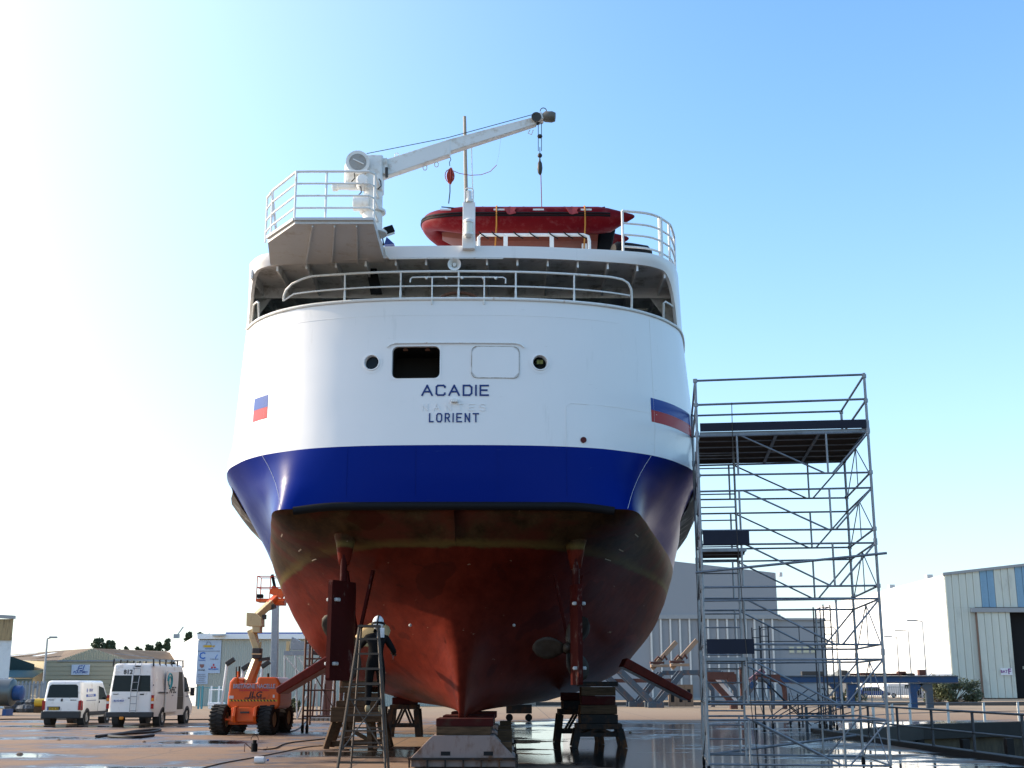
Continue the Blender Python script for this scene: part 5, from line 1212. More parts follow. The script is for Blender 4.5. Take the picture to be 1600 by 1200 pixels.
# ------------------------------------------------------------ buildings
def corr(b, p, q, z0, zf, pitch, depth, step=None):
    """corrugated sheet from p to q (plan), top height zf(fraction)"""
    p, q = Vector((p[0], p[1])), Vector((q[0], q[1])); Ln = (q - p).length; d = (q - p) / Ln; nn = Vector((d.y, -d.x)); m_ = max(1, int(Ln / pitch)); r0 = []; r1 = []
    for i in range(m_):
        for f, o_ in ((0, 0), (.18, 1), (.32, 1), (.5, 0)):
            t = (i + f) / m_; w_ = p + (q - p) * t + nn * depth * o_; r0.append((w_.x, w_.y, z0)); r1.append((w_.x, w_.y, zf(t)))
    r0.append((q.x, q.y, z0)); r1.append((q.x, q.y, zf(1))); return b.grid([r0, r1])
def prism_z(b, pts, z0, z1): return b.prism([(x, y, z0) for x, y in pts], (0, 0, z1 - z0))
CLAD = paint('cladding_pale_green', (.60, .61, .52), .5, var=.1, scale=.5, dirt=(.38, .38, .33), dirt_amt=.2, dscale=.4, stretch=(1, 1, .3))
CLADS = paint('cladding_side_sunlit', (.74, .74, .72), .5, var=.05)  # sun on the side wall put into a whiter cladding colour
SKYB = paint('rooflight_blue', (.20, .34, .45), .35, var=.15); TRIM = paint('trim_grey', (.30, .31, .31), .5)
# right hangar -------------------------------------------------
HY = 165.0; hp0 = at(1478, 900, HY); hx0 = xat(1490, 1085, HY); zh = zat(898, HY); hx1 = hx0 + 34
sl_ = (zat(884, HY) - zh) / (xat(1600, 884, HY) - hp0.x)
hg_ = thing('large_hangar', 'large pale corrugated hangar with sliding door and BAT F sign at the right', 'hangar', (hx0, HY, 0))
Ys = 236.0
def ztop(x): return zh + sl_ * min(x - hx0, 17 - (x - hx0 - 17) if x - hx0 > 17 else 99)
dx0, dx1, dz = xat(1533, 1060, HY), xat(1587, 1080, HY), zat(953, HY)
pw = .93; x = hx0; k = 0
strips = [(xat(1540, 940, HY), xat(1554, 940, HY)), (xat(1597, 940, HY), xat(1611, 940, HY))]
zs_ = zat(949, HY)
while x < hx1 - .01:
    xe = min(x + pw, hx1); m_ = SKYB if any(a - .2 < (x + xe) / 2 < c + .2 for a, c in strips) else CLAD
    z0 = dz + .35 if x > dx0 - .4 else 0
    for (za, zb, mm) in ((z0, zs_, CLAD), (zs_, None, m_)) if z0 < zs_ - .5 else ((max(z0, zs_ - .0), None, m_),):
        b = MB(); ta, tb = (zb, zb) if zb else (ztop(x), ztop(xe))
        b.prism([(x + .02, HY, za), (xe - .02, HY, za), (xe - .02, HY, tb - .01), (x + .02, HY, ta - .01)], (0, .12, 0))
        if xe - x > .5: b.prism([(x + .05, HY - .10, za + .02), (x + .22, HY - .10, za + .02), (x + .22, HY - .10, ta - .05), (x + .05, HY - .10, ta - .05)], (0, .11, 0))
        b.build('cladding_panel', mm, hg_)
    x = xe; k += 1
MB().prism([(hx0 - .2, HY - .25, zh - .1), (hx0 + 17, HY - .25, ztop(hx0 + 17) - .1), (hx0 + 34.2, HY - .25, ztop(hx1) - .1), (hx0 + 34.2, HY - .25, ztop(hx1) + .25), (hx0 + 17, HY - .25, ztop(hx0 + 17) + .25), (hx0 - .2, HY - .25, zh + .25)], (0, .5, 0)).build('verge_trim', TRIM, hg_)
b = MB(); corr(b, (hx0 - .02, Ys), (hx0 - .02, HY), 0, lambda t: zh, 3.0, .05); b.build('side_wall', CLADS, hg_)
RF = paint('roof_sheet', (.45, .45, .43), .6)
MB().prism([(hx0, HY + .3, zh), (hx0 + 17, HY + .3, ztop(hx0 + 17)), (hx0 + 34, HY + .3, ztop(hx1)), ], (0, Ys - HY - .3, 0)).build('roof', RF, hg_)
for t in (.15, .4, .7): MB().box((hx0 + 1.5, HY + 71 * t, zh + .6), (.8, 1.2, .6)).build('roof_vent', RF, hg_)
MB().bx((hx0 + .2, HY + 1.0, 0), (hx1, HY + 1.2, dz + 1)).build('interior_shade_sheet', DARK, hg_)  # dark sheet for the shade inside, added close behind the doorway
x = dx0
while x < dx1 - .05:
    xe = min(x + .93, dx1); b = MB().bx((x + .02, HY - .42, .1), (xe - .02, HY - .34, dz)); b.bx((x + .05, HY - .50, .15), (x + .2, HY - .41, dz - .05)); b.build('door_panel', CLAD, hg_); x = xe
MB().bx((xat(1515, 950, HY), HY - .7, zat(957, HY)), (hx1, HY - .2, zat(950, HY))).build('door_track', TRIM, hg_)
MB().bx((dx0 - .12, HY - .5, 0), (dx0, HY - .1, dz)).build('door_edge', paint('rust_edge', (.22, .14, .1), .7), hg_)
sx0, sx1, sz0, sz1 = xat(1561, 1050, HY), xat(1579, 1050, HY), zat(1055, HY), zat(1044, HY)
MB().bx((sx0, HY - .60, sz0), (sx1, HY - .54, sz1)).build('sign_plate', LETW, hg_)
PUR = paint('sign_purple', (.20, .02, .20), .5)
text('BAT', PUR, hg_, (sx0 + .42, HY - .62, (sz0 + sz1) / 2), .5, RX); text('F', PUR, hg_, (sx1 - .36, HY - .62, (sz0 + sz1) / 2), .95, RX)
for t in (.3, .55): MB().box((dx1 + 4 * t + .4, HY + .9, 3 + 3 * t), (.1, .1, .35)).build('inside_light', paint('inside_pale', (.5, .5, .4), .5), hg_)
# middle grey hangar --------------------------------------------
GRW = paint('grey_blue_cladding', (.27, .28, .29), .55, var=.05, scale=.4); PAL = paint('pale_post', (.62, .60, .55), .5)
MY = 150.0; mx1 = xat(1217, 1000, MY); mx0 = mx1 - 24; zm1, zm0 = zat(895, MY), zat(877, MY)
mh = thing('grey_hangar', 'tall blue grey hangar with pale vertical posts behind the scaffold', 'hangar', (mx1 - 12, MY, 0))
zb2 = zat(967, MY)
MB().prism([(mx0, MY, zb2), (mx1, MY, zb2), (mx1, MY, zm1), (mx1 - 12, MY, zm0), (mx0, MY, zm0 - .2)], (0, 40, 0)).build('upper_wall', GRW, mh)
MB().bx((mx0, MY + .25, 0), (mx1, MY + 40, zb2)).build('lower_wall', GRW, mh); MB().bx((mx0, MY - .15, zb2 - .0), (mx1 + .3, MY - .002, zb2 + .5)).build('band', TRIM, mh)
for u in (1018, 1033, 1048, 1063, 1078, 1093, 1107, 1122, 1137, 1151, 1166, 1180, 1194, 1208):
    x = xat(u, 1000, MY); MB().bx((x - .1, MY - .05, .3), (x + .1, MY + .25, zb2 - .003)).build('pale_post', PAL, mh)
    if u < 1200: MB().bx((x + .12, MY + .19, 2.4), (x + 1.0, MY + .25, zb2 - .02)).build('door_leaf', GRW, mh)
MB().bx((mx0, MY - .2, 0), (mx1 + .1, MY + .1, .28)).build('plinth', TRIM, mh)
MB().box((xat(1219, 897, MY), MY - .3, zat(898, MY)), (.35, .3, .5)).build('wall_lamp', TCLR, mh)
WARM = paint('window_lit_yellow', (.55, .52, .36), .2, var=.3, scale=.8)  # yellowish light in the annex windows painted into the panes
ax1 = xat(1290, 1000, MY); zan = zat(969, MY)
an = thing('grey_annex', 'lower grey annex with a row of windows right of the grey hangar', 'building', (mx1 + 3, MY, 0))
MB().bx((mx1 + .02, MY + .4, 0), (ax1, MY + 20, zan)).build('wall', GRW, an); MB().bx((mx1 + .02, MY + .2, zan), (ax1 + .2, MY + 20, zan + .25)).build('parapet', TRIM, an)
for u0, u1, v0, v1_ in ((1233, 1243, 1009, 1021), (1245, 1254, 1009, 1021), (1255, 1266, 1009, 1021), (1267, 1277, 1009, 1021)):
    f = MB().bx((xat(u0, 1015, MY), MY + .33, zat(v1_, MY)), (xat(u1, 1015, MY), MY + .402, zat(v0, MY))).build('window', TRIM, an)
    MB().bx((xat(u0, 1015, MY) + .1, MY + .31, zat(v1_, MY) + .1), (xat(u1, 1015, MY) - .1, MY + .332, zat(v0, MY) - .1)).build('pane', WARM, f)
for u0, u1, m_ in ((1236, 1256, paint('shutter_brown', (.2, .12, .08), .6)), (1258, 1274, SKYB)):
    MB().bx((xat(u0, 1060, MY), MY + .32, zat(1068, MY)), (xat(u1, 1060, MY), MY + .402, zat(1056, MY))).build('shutter_window', m_, an)
# far right low white buildings ----------------------------------
FW = paint('far_white', (.80, .80, .78), .6, var=.03); FR = paint('far_roof_brown', (.20, .16, .09), .8, var=.25, scale=.1, dirt=(.3, .26, .16), dirt_amt=.3, dscale=.2); REDL = paint('red_line', (.5, .06, .06), .6)
FY = 250.0; fx0, fx1 = xat(1270, 1050, FY), xat(1440, 1050, FY)
fb = thing('white_depot', 'long low white depot with brown roof and a thin red line, beyond the grey hangar', 'building', (fx0, FY, 0))
MB().bx((fx0, FY, 0), (fx1, FY + 20, zat(1026, FY))).build('wall', FW, fb)
MB().add([(fx0, FY - .5, zat(1026, FY)), (xat(1427, 1026, FY), FY - .5, zat(1026, FY)), (xat(1375, 1008, FY), FY + 18, zat(1008, FY + 18)), (fx0, FY + 18, zat(1008, FY + 18))], [(0, 1, 2, 3)]).build('roof', FR, fb)
MB().bx((fx0, FY - .6, zat(1028.5, FY)), (xat(1427, 1026, FY), FY - .4, zat(1026, FY) - .02)).build('eave', paint('eave_brown', (.12, .1, .08), .7), fb)
for u in (1325, 1370):
    MB().bar(at(u, 1011, FY + 14) + Vector((0, 0, .3)), at(u + 9, 1014, FY + 10) + Vector((0, 0, .3)), 1.2, .1).build('rooflight', FW, fb)
for k in range(26): MB().bx((fx0 + 1 + k * .9, FY - .06, zat(1042, FY)), (fx0 + 1.55 + k * .9, FY - .01, zat(1040, FY))).build('red_dash', REDL, fb)
fb2 = thing('white_block', 'white flat roofed block rising behind the brown roofed depot', 'building', (fx0 + 10, FY + 45, 0))
MB().bx((fx0, FY + 45, 0), (xat(1445, 1000, FY + 45), FY + 70, zat(998, FY + 45))).build('wall', FW, fb2); MB().bx((fx0, FY + 44.8, zat(998, FY + 45)), (xat(1445, 1000, FY + 45), FY + 70, zat(997, FY + 45) + .1)).build('parapet', TRIM, fb2)
gh = thing('grey_dome_shed', 'small pale grey round roofed shed in front of the white depot', 'shed', (xat(1325, 1060, 215), 215, 0)); b = MB(); c = xat(1318, 1060, 215)
b.prism([(c + 3.2 * math.cos(a), 215, 4.3 * math.sin(a)) for a in [math.pi * i / 12 for i in range(13)]], (0, 10, 0)); b.build('vault', paint('shed_grey', (.45, .47, .45), .6), gh, smooth=True)
MB().bx((c - .9, 214.9, .02), (c + .9, 214.99, 2.6)).build('door', TRIM, gh)
# parked cars beyond the fence
def car(u, label, col, L_=4.2, H=1.45, tall=False):
    Y = 178; x = xat(u, 1078, Y); o = thing('parked_car', label, 'car', (x, Y, 0), 0, 'cars parked beyond the fence'); pm = paint('car_' + str(col), col, .3, coat=.5)
    pr = [(0, .3), (L_, .3), (L_, .75), (L_ - .8, .88), (L_ - 1.5, H - .05), (L_ * .45, H), (.5, H - .08), (.08, .85)] if not tall else [(0, .35), (L_, .35), (L_, 1.0), (L_ - .9, 1.2), (L_ - 1.5, H), (.15, H), (0, 1.2)]
    MB().prism([(x + a, Y, z) for a, z in pr], (0, 1.7, 0)).build('body', pm, o, bevel=.06)
    wn = [(L_ - 1.0, .92), (L_ - 1.55, H - .12), (L_ * .45, H - .08), (.6, H - .14), (.35, .9)] if not tall else [(L_ - 1.1, 1.25), (L_ - 1.6, H - .15), (L_ - 2.2, H - .15), (L_ - 2.2, 1.25)]
    MB().prism([(x + a, Y - .012, z) for a, z in wn], (0, .02, 0)).build('window', GLV2, o)
    for a in (.8, L_ - .85): w_ = MB().cyl((x + a, Y - .02, .32), (x + a, Y + .2, .32), .32, 16).build('wheel', TYRE, o); MB().cyl((x + a, Y - .03, .32), (x + a, Y - .021, .32), .18, 12).build('hub_cap', RIM, w_)
car(1343, 'dark blue parked hatchback beyond the fence, leftmost of the row', (.02, .05, .22)); car(1387, 'white parked van beyond the fence, between two blue cars', (.7, .7, .7), 4.6, 1.9, True); car(1430, 'navy parked car beyond the fence behind the blue beam leg', (.02, .03, .12))
fn = thing('metal_fence', 'low grey metal bar fence in front of the parked cars', 'fence', (xat(1345, 1085, 172), 172, 0))
x0, x1 = xat(1335, 1085, 172), xat(1450, 1085, 172); k = 0
for z in (.25, 1.45): MB().bx((x0, 171.97, z - .03), (x1, 172.03, z + .03)).build('rail', STEEL, fn)
while x0 < x1: MB().bx((x0 - .03, 171.9, 0), (x0 + .03, 171.96, 1.55)).build('bar', STEEL, fn); x0 += .28
def lamp_post(u, vt, vb, Y, label, arm_=-.9, h_=None, r_=.09, grp='street lamps over the far yard'):
    p, q = at(u, vt, Y), at(u + 3, vb, Y); x = xat(u, vt, Y); o = thing('street_lamp', label, 'street lamp', (x, Y, 0), 0, grp)
    MB().tube([(x, Y, 0), (x, Y, p.z)], r_, 8, r2=r_ * .6).build('pole', STEEL, o, smooth=True)
    MB().tube([(x, Y, p.z), (x + arm_, Y, p.z + .12)], r_ * .5, 6).build('arm', STEEL, o); MB().box((x + arm_ * 1.2, Y, p.z + .1), (.55 if abs(arm_) < .5 else 1.0, .3, .14)).build('lamp_head', TRIM, o, bevel=.04)
lamp_post(1401, 996, 1070, 160, 'street lamp left of the three beside the large hangar'); lamp_post(1419, 986, 1070, 148, 'street lamp middle of the three beside the large hangar'); lamp_post(1441, 971, 1070, 128, 'tallest street lamp, in front of the sunlit side of the large hangar')
lamp_post(74, 998, 1070, 92, 'slim street lamp in front of the beige warehouse', .35, r_=.11, grp=None)
# left side -------------------------------------------------------
LYb = 96.0
lh = thing('left_hangar', 'white hangar end with weathered brown upper cladding at the far left edge', 'hangar', (xat(6, 1050, LYb), LYb, 0))
xr_ = xat(17, 1020, LYb); xl_ = xr_ - 14; zt0, zmid = zat(961, LYb), zat(996, LYb)
BRC_ = paint('brown_cladding', (.34, .25, .13), .8, var=.25, scale=1, dirt=(.12, .09, .05), dirt_amt=.4, stretch=(3, 3, .4))
LQ = lambda z0, z1, e=0: MB().prism([(xl_, LYb, z0), (xr_ + e, LYb, z0), ((xr_ + e) * 1.26, LYb + 22, z0), (xl_ * 1.26, LYb + 22, z0)], (0, 0, z1 - z0))
LQ(0, zmid).build('lower_wall', paint('weathered_white', (.60, .64, .64), .7, var=.1, dirt=(.4, .42, .4), dirt_amt=.3, dscale=.5), lh)
k = 0; x = xl_
while x < xr_ - .1:
    MB().bx((x, LYb - .12 - .03 * (k % 2), zmid - .2), (min(x + .48, xr_ + .2), LYb + .0, zt0 - .3)).build('cladding_board', BRC_, lh); x += .5; k += 1
MB().prism([(xl_, LYb - .3, zt0 + .5), (xr_ + .15, LYb - .3, zt0 - .3), (xr_ + .15, LYb - .3, zt0 - .05), (xl_, LYb - .3, zt0 + .75)], (-.1, .5, 0)).build('roof', TRIM, lh)
LQ(zmid, zt0 - .3, -.02).build('upper_core', BRC_, lh)
GRN = paint('green_cladding', (.05, .085, .08), .6, var=.2); ROOFB = paint('roof_brown', (.15, .095, .05), .85, var=.3, scale=.15, dirt=(.24, .17, .1), dirt_amt=.4, dscale=.3); CRM = paint('cream_wall', (.55, .50, .36), .7, var=.06)
GY = 118.0
gs = thing('green_shed', 'dark green shed with pale green lean to roof beside the left hangar', 'shed', (xat(35, 1050, GY), GY, 0))
xa, xb_ = xat(-8, 1050, GY), xat(53, 1050, GY); z1_, z2_, z3_ = zat(1018, GY), zat(1038, GY), zat(1050, GY)
MB().prism([(xa, GY, z3_), (xb_, GY, z3_), (xb_, GY, z2_), (xa, GY, z1_)], (-6.5, 14, 0)).build('upper_wall', GRN, gs)
GRR = paint('pale_green_roof', (.22, .31, .30), .6, var=.12, scale=.8)
xc2 = xat(70, 1055, GY); b = MB(); nn_ = 46
rows = []
for j, (yy, zz_) in enumerate(((GY - 3, zat(1059.5, GY - 3)), (GY + .05, z3_ + .1))):
    rows.append([(xa + (xc2 - xa) * i / (nn_ * 2) - (0 if j else 0), yy, zz_ + (.10 if i % 2 else 0)) for i in range(nn_ * 2 + 1)])
b.grid(rows).build('lean_to_roof', GRR, gs)
MB().bx((xa, GY - 2.6, 0), (xc2 - .2, GY - 2.4, zat(1059.5, GY - 3) - .05)).build('cream_wall', CRM, gs)
for u in (22, 56): 
    f = MB().bx((xat(u - 5, 1072, GY - 2.6), GY - 2.66, zat(1076, GY - 2.6)), (xat(u + 5, 1072, GY - 2.6), GY - 2.602, zat(1070, GY - 2.6))).build('window', FW, gs); MB().bx((xat(u - 4, 1072, GY - 2.6), GY - 2.69, zat(1075.5, GY - 2.6)), (xat(u + 4, 1072, GY - 2.6), GY - 2.662, zat(1070.7, GY - 2.6))).build('pane', paint('pane_dull', (.2, .15, .12), .3), f)
BEI = paint('beige_cladding', (.46, .40, .27), .7, var=.06, scale=.4)
WYb = 112.0; wx0, wx1, wxa = xat(70, 1050, WYb), xat(222, 1050, WYb), xat(144, 1015, WYb); ze, za = zat(1032.5, WYb), zat(1013, WYb)
wh = thing('beige_warehouse', 'beige gabled warehouse with white logo sign behind the two vans', 'warehouse', (wxa, WYb, 0))
z = 0.0
while z < ze - .05:
    z1 = min(z + .36, ze); MB().bx((wx0, WYb - .03, z), (wx1, WYb + .1, z1 - .035)).build('cladding_board', BEI, wh); z = z1
MB().bx((wx0, WYb + .05, 0), (wx1, WYb + 45, ze)).build('wall', paint('beige_dark', (.32, .28, .19), .7), wh)
b = MB(); m_ = 60
xs_ = [wx0 + (wx1 - wx0) * (.12 + .76 * i / m_) for i in range(m_ + 1)]; gx0, gx1 = xs_[0], xs_[-1]
def gz(x): return ze + (za - ze) * (1 - abs(x - wxa) / (wxa - gx0 if x < wxa else gx1 - wxa))
b.grid([[(x, WYb - .06 + (.05 if i % 2 else 0), ze) for i, x in enumerate(xs_)], [(x, WYb - .06 + (.05 if i % 2 else 0), max(ze, gz(x))) for i, x in enumerate(xs_)]]).build('gable_cladding', BEI, wh)
MB().bx((gx0, WYb - .1, ze - .06), (gx1, WYb - .02, ze + .05)).build('gable_band', TRIM, wh)
LF = at(20, 1024, 165)
MB().add([(gx0, WYb, ze), (wxa, WYb, za), (wxa - 22, 168, zat(1016, 168)), (gx0 - 33, 168, zat(1030, 168))], [(0, 1, 2, 3)]).build('roof', ROOFB, wh)
MB().add([(wxa, WYb, za), (gx1, WYb, ze), (gx1 + 8, 168, zat(1031, 168)), (wxa - 8, 168, zat(1018, 168))], [(0, 1, 2, 3)]).build('roof', ROOFB, wh)
MB().bx((gx0 - 33, 168, 0), (gx1 + 6, 168.2, zat(1032, 168))).build('rear_wall', BEI, wh)
MB().prism([(gx0 - 33, 168, 0), (gx0, WYb + .2, 0), (gx0, WYb + .2, ze - .02), (gx0 - 33, 168, zat(1030, 168) - .02)], (.1, 0, 0)).build('side_wall', BEI, wh)
for a_, c_ in (((.30, .30), (.50, .62)), ((.62, .28), (.78, .60)),):
    def rp_(s, t):
        l = Vector((gx0, WYb, ze)).lerp(Vector((gx0 - 33, 168, zat(1030, 168))), s); r_ = Vector((wxa, WYb, za)).lerp(Vector((wxa - 22, 168, zat(1016, 168))), s); return l.lerp(r_, t) + Vector((0, 0, .08))
    MB().add([rp_(a_[0], a_[1]), rp_(a_[0] + .07, a_[1]), rp_(a_[0] + .07, c_[1]), rp_(a_[0], c_[1])], [(0, 1, 2, 3)]).build('rooflight', paint('rooflight_white', (.7, .68, .6), .3), wh)
sx0, sx1, sz0, sz1 = xat(113, 1045, WYb), xat(141, 1045, WYb), zat(1054.5, WYb), zat(1038.5, WYb)
MB().bx((sx0, WYb - .2, sz0), (sx1, WYb - .1, sz1)).build('sign_board', paint('sign_white', (.62, .66, .72), .5), wh)
text('PLASTIMO', LETB, wh, ((sx0 + sx1) / 2, WYb - .21, sz0 + .22), .27, RX, shear=.2, sx_=1.0)
lg = MB(); c = Vector(((sx0 + sx1) / 2, WYb - .22, (sz0 + sz1) / 2 + .14))
for q in ([(-.35, -.2), (-.22, -.2), (-.12, .2), (.18, .2)], [(-.1, -.02), (.15, -.02)], [(-.05, -.2), (.22, -.2), (.34, .26)]): lg.tube([c + Vector((x, 0, z)) for x, z in q], .035, 5)
lg.build('logo_mark', LETB, wh, kind='stuff')
# second brown roof to the right of the warehouse
SBY = 150.0; sb = thing('brown_roof_store', 'long store with brown roof between the beige warehouse and the white factory', 'warehouse', (xat(220, 1040, SBY), SBY, 0))
xa, xb_ = xat(150, 1040, SBY), xat(262, 1040, SBY)
MB().bx((xa, SBY, 0), (xb_, SBY + 20, zat(1030, SBY))).build('wall', CRM, sb)
MB().add([(xa, SBY - .5, zat(1031, SBY)), (xb_, SBY - .5, zat(1028, SBY)), (xb_, SBY + 20, zat(1016, SBY + 20)), (xa, SBY + 20, zat(1018, SBY + 20))], [(0, 1, 2, 3)]).build('roof', ROOFB, sb)
MB().bar(at(182, 1036, SBY - 2), at(262, 1030, SBY - 2), .8, .35).build('white_gutter', FW, sb)
MB().bar(at(165, 1021, SBY + 10), at(178, 1026, SBY + 2), 1.4, .15).build('rooflight', FW, sb)
# factory with the sign board
KY = 105.0; kx0 = xat(309, 1040, KY); kx1 = kx0 + 26; zk0, zk1 = zat(998.5, KY), zat(990.5, KY)
kf = thing('sign_factory', 'corrugated factory with white sunlit end and a tall blue sign board with logos', 'factory', (kx0, KY, 0))
b = MB(); corr(b, (kx0, KY), (kx1, KY), .0, lambda t: zk0, .17, .045); b.build('corrugated_wall', paint('corr_grey_green', (.42, .43, .37), .6, var=.05), kf)
MB().bx((kx0 - .1, KY - .35, zk0), (kx1, KY + .4, zk1)).build('fascia', FW, kf); MB().bx((kx0 + 2.2, KY - .2, zk1), (kx1, KY + 30, zk1 + .12)).build('roof_edge', LETB, kf)
KB = KY + 26; kxb = xat(256, 1040, KB)
MB().prism([(kx0 - .02, KY, 0), (kx0 - .02, KY, zk1), (kxb, KB, zk1 - .9), (kxb, KB, 0)], (.15, 0, 0)).build('end_wall', FW, kf)
MB().add([(kx0, KY + .4, zk1 - .01), (kx1, KY + .4, zk1 - .01), (kx1, KB, zk1 - .2), (kxb, KB, zk1 - .9)], [(0, 1, 2, 3)]).build('roof', RF, kf)
MB().bar(at(333, 993, KY - .5), at(352, 992, KY - .5), .5, .12).build('skylight_hood', RF, kf); c = at(276, 994, KY + 18); MB().box(c, (.5, .4, .4)).build('security_lamp', TRIM, kf); MB().bar(c, c + Vector((.6, 0, .9)), .1).build('lamp_bracket', TRIM, kf)
SGN = paint('sign_pale_blue', (.42, .50, .60), .5, var=.04)
bx0, bx1, bz0, bz1 = xat(309, 1020, KY), xat(345.5, 1020, KY), zat(1052, KY), zat(1000, KY); by = KY - .10
MB().bx((bx0, by, bz0), (bx1, by + .05, bz1)).build('sign_board', SGN, kf); MB().bx((bx0, by, zat(1069, KY)), (xat(325, 1060, KY), by + .05, bz0 - .003)).build('sign_board', SGN, kf)
YEL = paint('logo_yellow', (.55, .34, .03), .5); LBL = paint('logo_blue', (.03, .13, .45), .5)
def kp(u, v): p = at(u, v, KY - .12); return p
sn = MB(); sn.prism([kp(319, 1008), kp(331, 1008), kp(330, 1011.5), kp(321, 1011.5)], (0, -.02, 0)); sn.build('boat_logo', YEL, kf)
MB().tube([kp(322, 1008), kp(324, 1003), kp(328, 1003), kp(330, 1008)], .03, 5).build('boat_logo_mast', LETG, kf); text('EUROSHIP', YEL, kf, kp(326.5, 1010), .22, RX); MB().bx(kp(320, 1014) + Vector((0, -.02, 0)), kp(333, 1013.2)).build('logo_wave', LETB, kf)
text('MECANIQUE CHAUDRONNERIE', LETG, kf, kp(326.5, 1017.5), .125, RX)
text('C', LBL, kf, kp(316, 1025), .75, RX); text('Cummins', LBL, kf, kp(315.5, 1031.5), .15, RX); text('(', LBL, kf, kp(337, 1026), .4, RX, shear=.4); text('TURBOLUB', LETG, kf, kp(334.5, 1030), .14, RX)
sh = MB(); sh.prism([kp(312, 1038), kp(319, 1038), kp(318.5, 1041.5), kp(315.5, 1044), kp(312.5, 1041.5)], (0, -.02, 0)); sh.build('shield_logo', paint('logo_brown', (.25, .12, .10), .5), kf); text('SCANIA', LETK, kf, kp(315, 1047), .16, RX)
for a in (90, 210, 330):
    c = kp(333.5, 1041.5); a1 = R(a); d = Vector((math.cos(a1), 0, math.sin(a1))); s__ = Vector((-d.z, 0, d.x)); MB().prism([c + d * .02, c + d * .13 + s__ * .08, c + d * .24, c + d * .13 - s__ * .08], (0, -.02, 0)).build('diamond_logo', LETR, kf)
text('MITSUBISHI', LBL, kf, kp(333.5, 1045.7), .16, RX)
for k, s__ in enumerate(('Electricite', 'Hydraulique', 'Usinage', 'Moteurs', 'Reparation')): text(s__, LETG, kf, kp(315, 1054 + k * 3), .15, RX)
# cylinder tank, small yard clutter on the left
TKY = 72.0; tk = thing('steel_tank', 'long dull steel tank with blue end piece at the left edge', 'tank', (xat(0, 1100, TKY), TKY, 0))
c0, c1 = at(-40, 1082, TKY), at(20, 1082, TKY); MB().lathe(c0, (1, 0, 0), [(0, 0), (.75, 0), (.75, c1.x - c0.x), (.6, c1.x - c0.x + .1), (0, c1.x - c0.x + .12)], 28).build('shell', paint('tank_steel', (.12, .14, .14), .4, .6, var=.3, scale=1.5), tk, smooth=True)
BLP = paint('blue_paint', (.02, .07, .20), .4, var=.2); MB().lathe(at(19, 1083, TKY), (1, 0, 0), [(0, 0), (.42, 0), (.42, .55), (.3, .62), (0, .62)], 20).build('end_cap', BLP, tk, smooth=True)
for u in (-20, 14): MB().bx((xat(u - 3, 1090, TKY), TKY - .5, 0), (xat(u + 3, 1090, TKY), TKY + .5, .35)).build('saddle', BLP, tk)
for k in range(3): MB().tube([at(-2 + k * 8, 1064, TKY) + Vector((0, -.1, 0)), at(0 + k * 8, 1061, TKY), at(4 + k * 8, 1061, TKY), at(6 + k * 8, 1065, TKY)], .06, 6).build('manifold_pipe', TRIM, tk)
PF = paint('pale_fence', (.24, .28, .31), .6)
yf = thing('yard_fence', 'pale blue mesh fence along the left side of the yard behind the vans', 'fence', (xat(45, 1085, 84), 84, 0))
x0, x1 = xat(22, 1085, 84), xat(70, 1085, 84)
for i in range(9): xx = x0 + (x1 - x0) * i / 8; MB().bx((xx - .04, 83.9, 0), (xx + .04, 84, 1.9)).build('post', PF, yf)
for z in (.3, .9, 1.7): MB().bx((x0, 83.94, z - .03), (x1, 83.98, z + .03)).build('rail', PF, yf)
for i in range(34): xx = x0 + (x1 - x0) * i / 34; MB().bx((xx, 83.90, .1), (xx + .02, 83.92, 1.8)).build('wire', PF, yf)
JUNK = paint('junk_grey', (.07, .08, .09), .7, var=.5, scale=2, dirt=(.3, .3, .3), dirt_amt=.3)
for k, (u, w_, h_, lb) in enumerate(((30, 1.3, .9, 'dark heap of covered gear behind the steel tank'), (45, 1.6, 1.1, 'grey bale of netting against the pale fence'), (60, 1.2, .7, 'low dark crate of rope beside the small white van'))):
    p = Vector((xat(u, 1100, 80), 80, 0)); b = MB(); rn = random.Random(k)
    o = thing('gear_heap', lb, 'heap', (p.x, p.y, 0))
    for j in range(9): b.sphere((p.x + rn.uniform(-w_, w_) * .45, p.y + rn.uniform(-.4, .4), h_ * rn.uniform(.1, .6)), .42, 8, (rn.uniform(.7, 1.2), .8, rn.uniform(.5, .9)))
    b.build('covered_gear', JUNK, o, kind='stuff')
p = Vector((xat(63, 1100, 79), 79, 0)); o = thing('yellow_drum', 'pale yellow drum lying beside the small white van', 'drum', (p.x, p.y, 0)); MB().cyl((p.x - .3, p.y, .6), (p.x + .4, p.y, .6), .25, 16).build('drum_shell', YEL, o, smooth=True); MB().bx((p.x - .3, p.y - .2, 0), (p.x + .4, p.y + .2, .36)).build('pallet', TIMB, o)
bf = thing('blue_post_fence', 'turquoise post fence and white trolley in front of the sign factory', 'fence', (xat(330, 1090, 92), 92, 0))
TQ = paint('turquoise', (.10, .30, .33), .6)
for u in (311, 316, 330, 342): MB().bx((xat(u, 1085, 92) - .06, 91.95, 0), (xat(u, 1085, 92) + .06, 92.05, 1.6)).build('post', TQ if u < 320 else FW, bf)
MB().bx((xat(288, 1085, 92), 92, 1.45), (xat(350, 1085, 92), 92.04, 1.5)).build('rail', TQ, bf)
for i in range(40): xx = xat(288, 1085, 92) + i * .085 * (92 / 92) ; MB().bx((xx, 92.0, .1), (xx + .015, 92.02, 1.45)).build('bar', TQ, bf)
wt = thing('white_trolley', 'small white frame trolley in front of the sign factory', 'trolley', (xat(338, 1092, 88), 88, 0)); x_ = xat(338, 1092, 88)
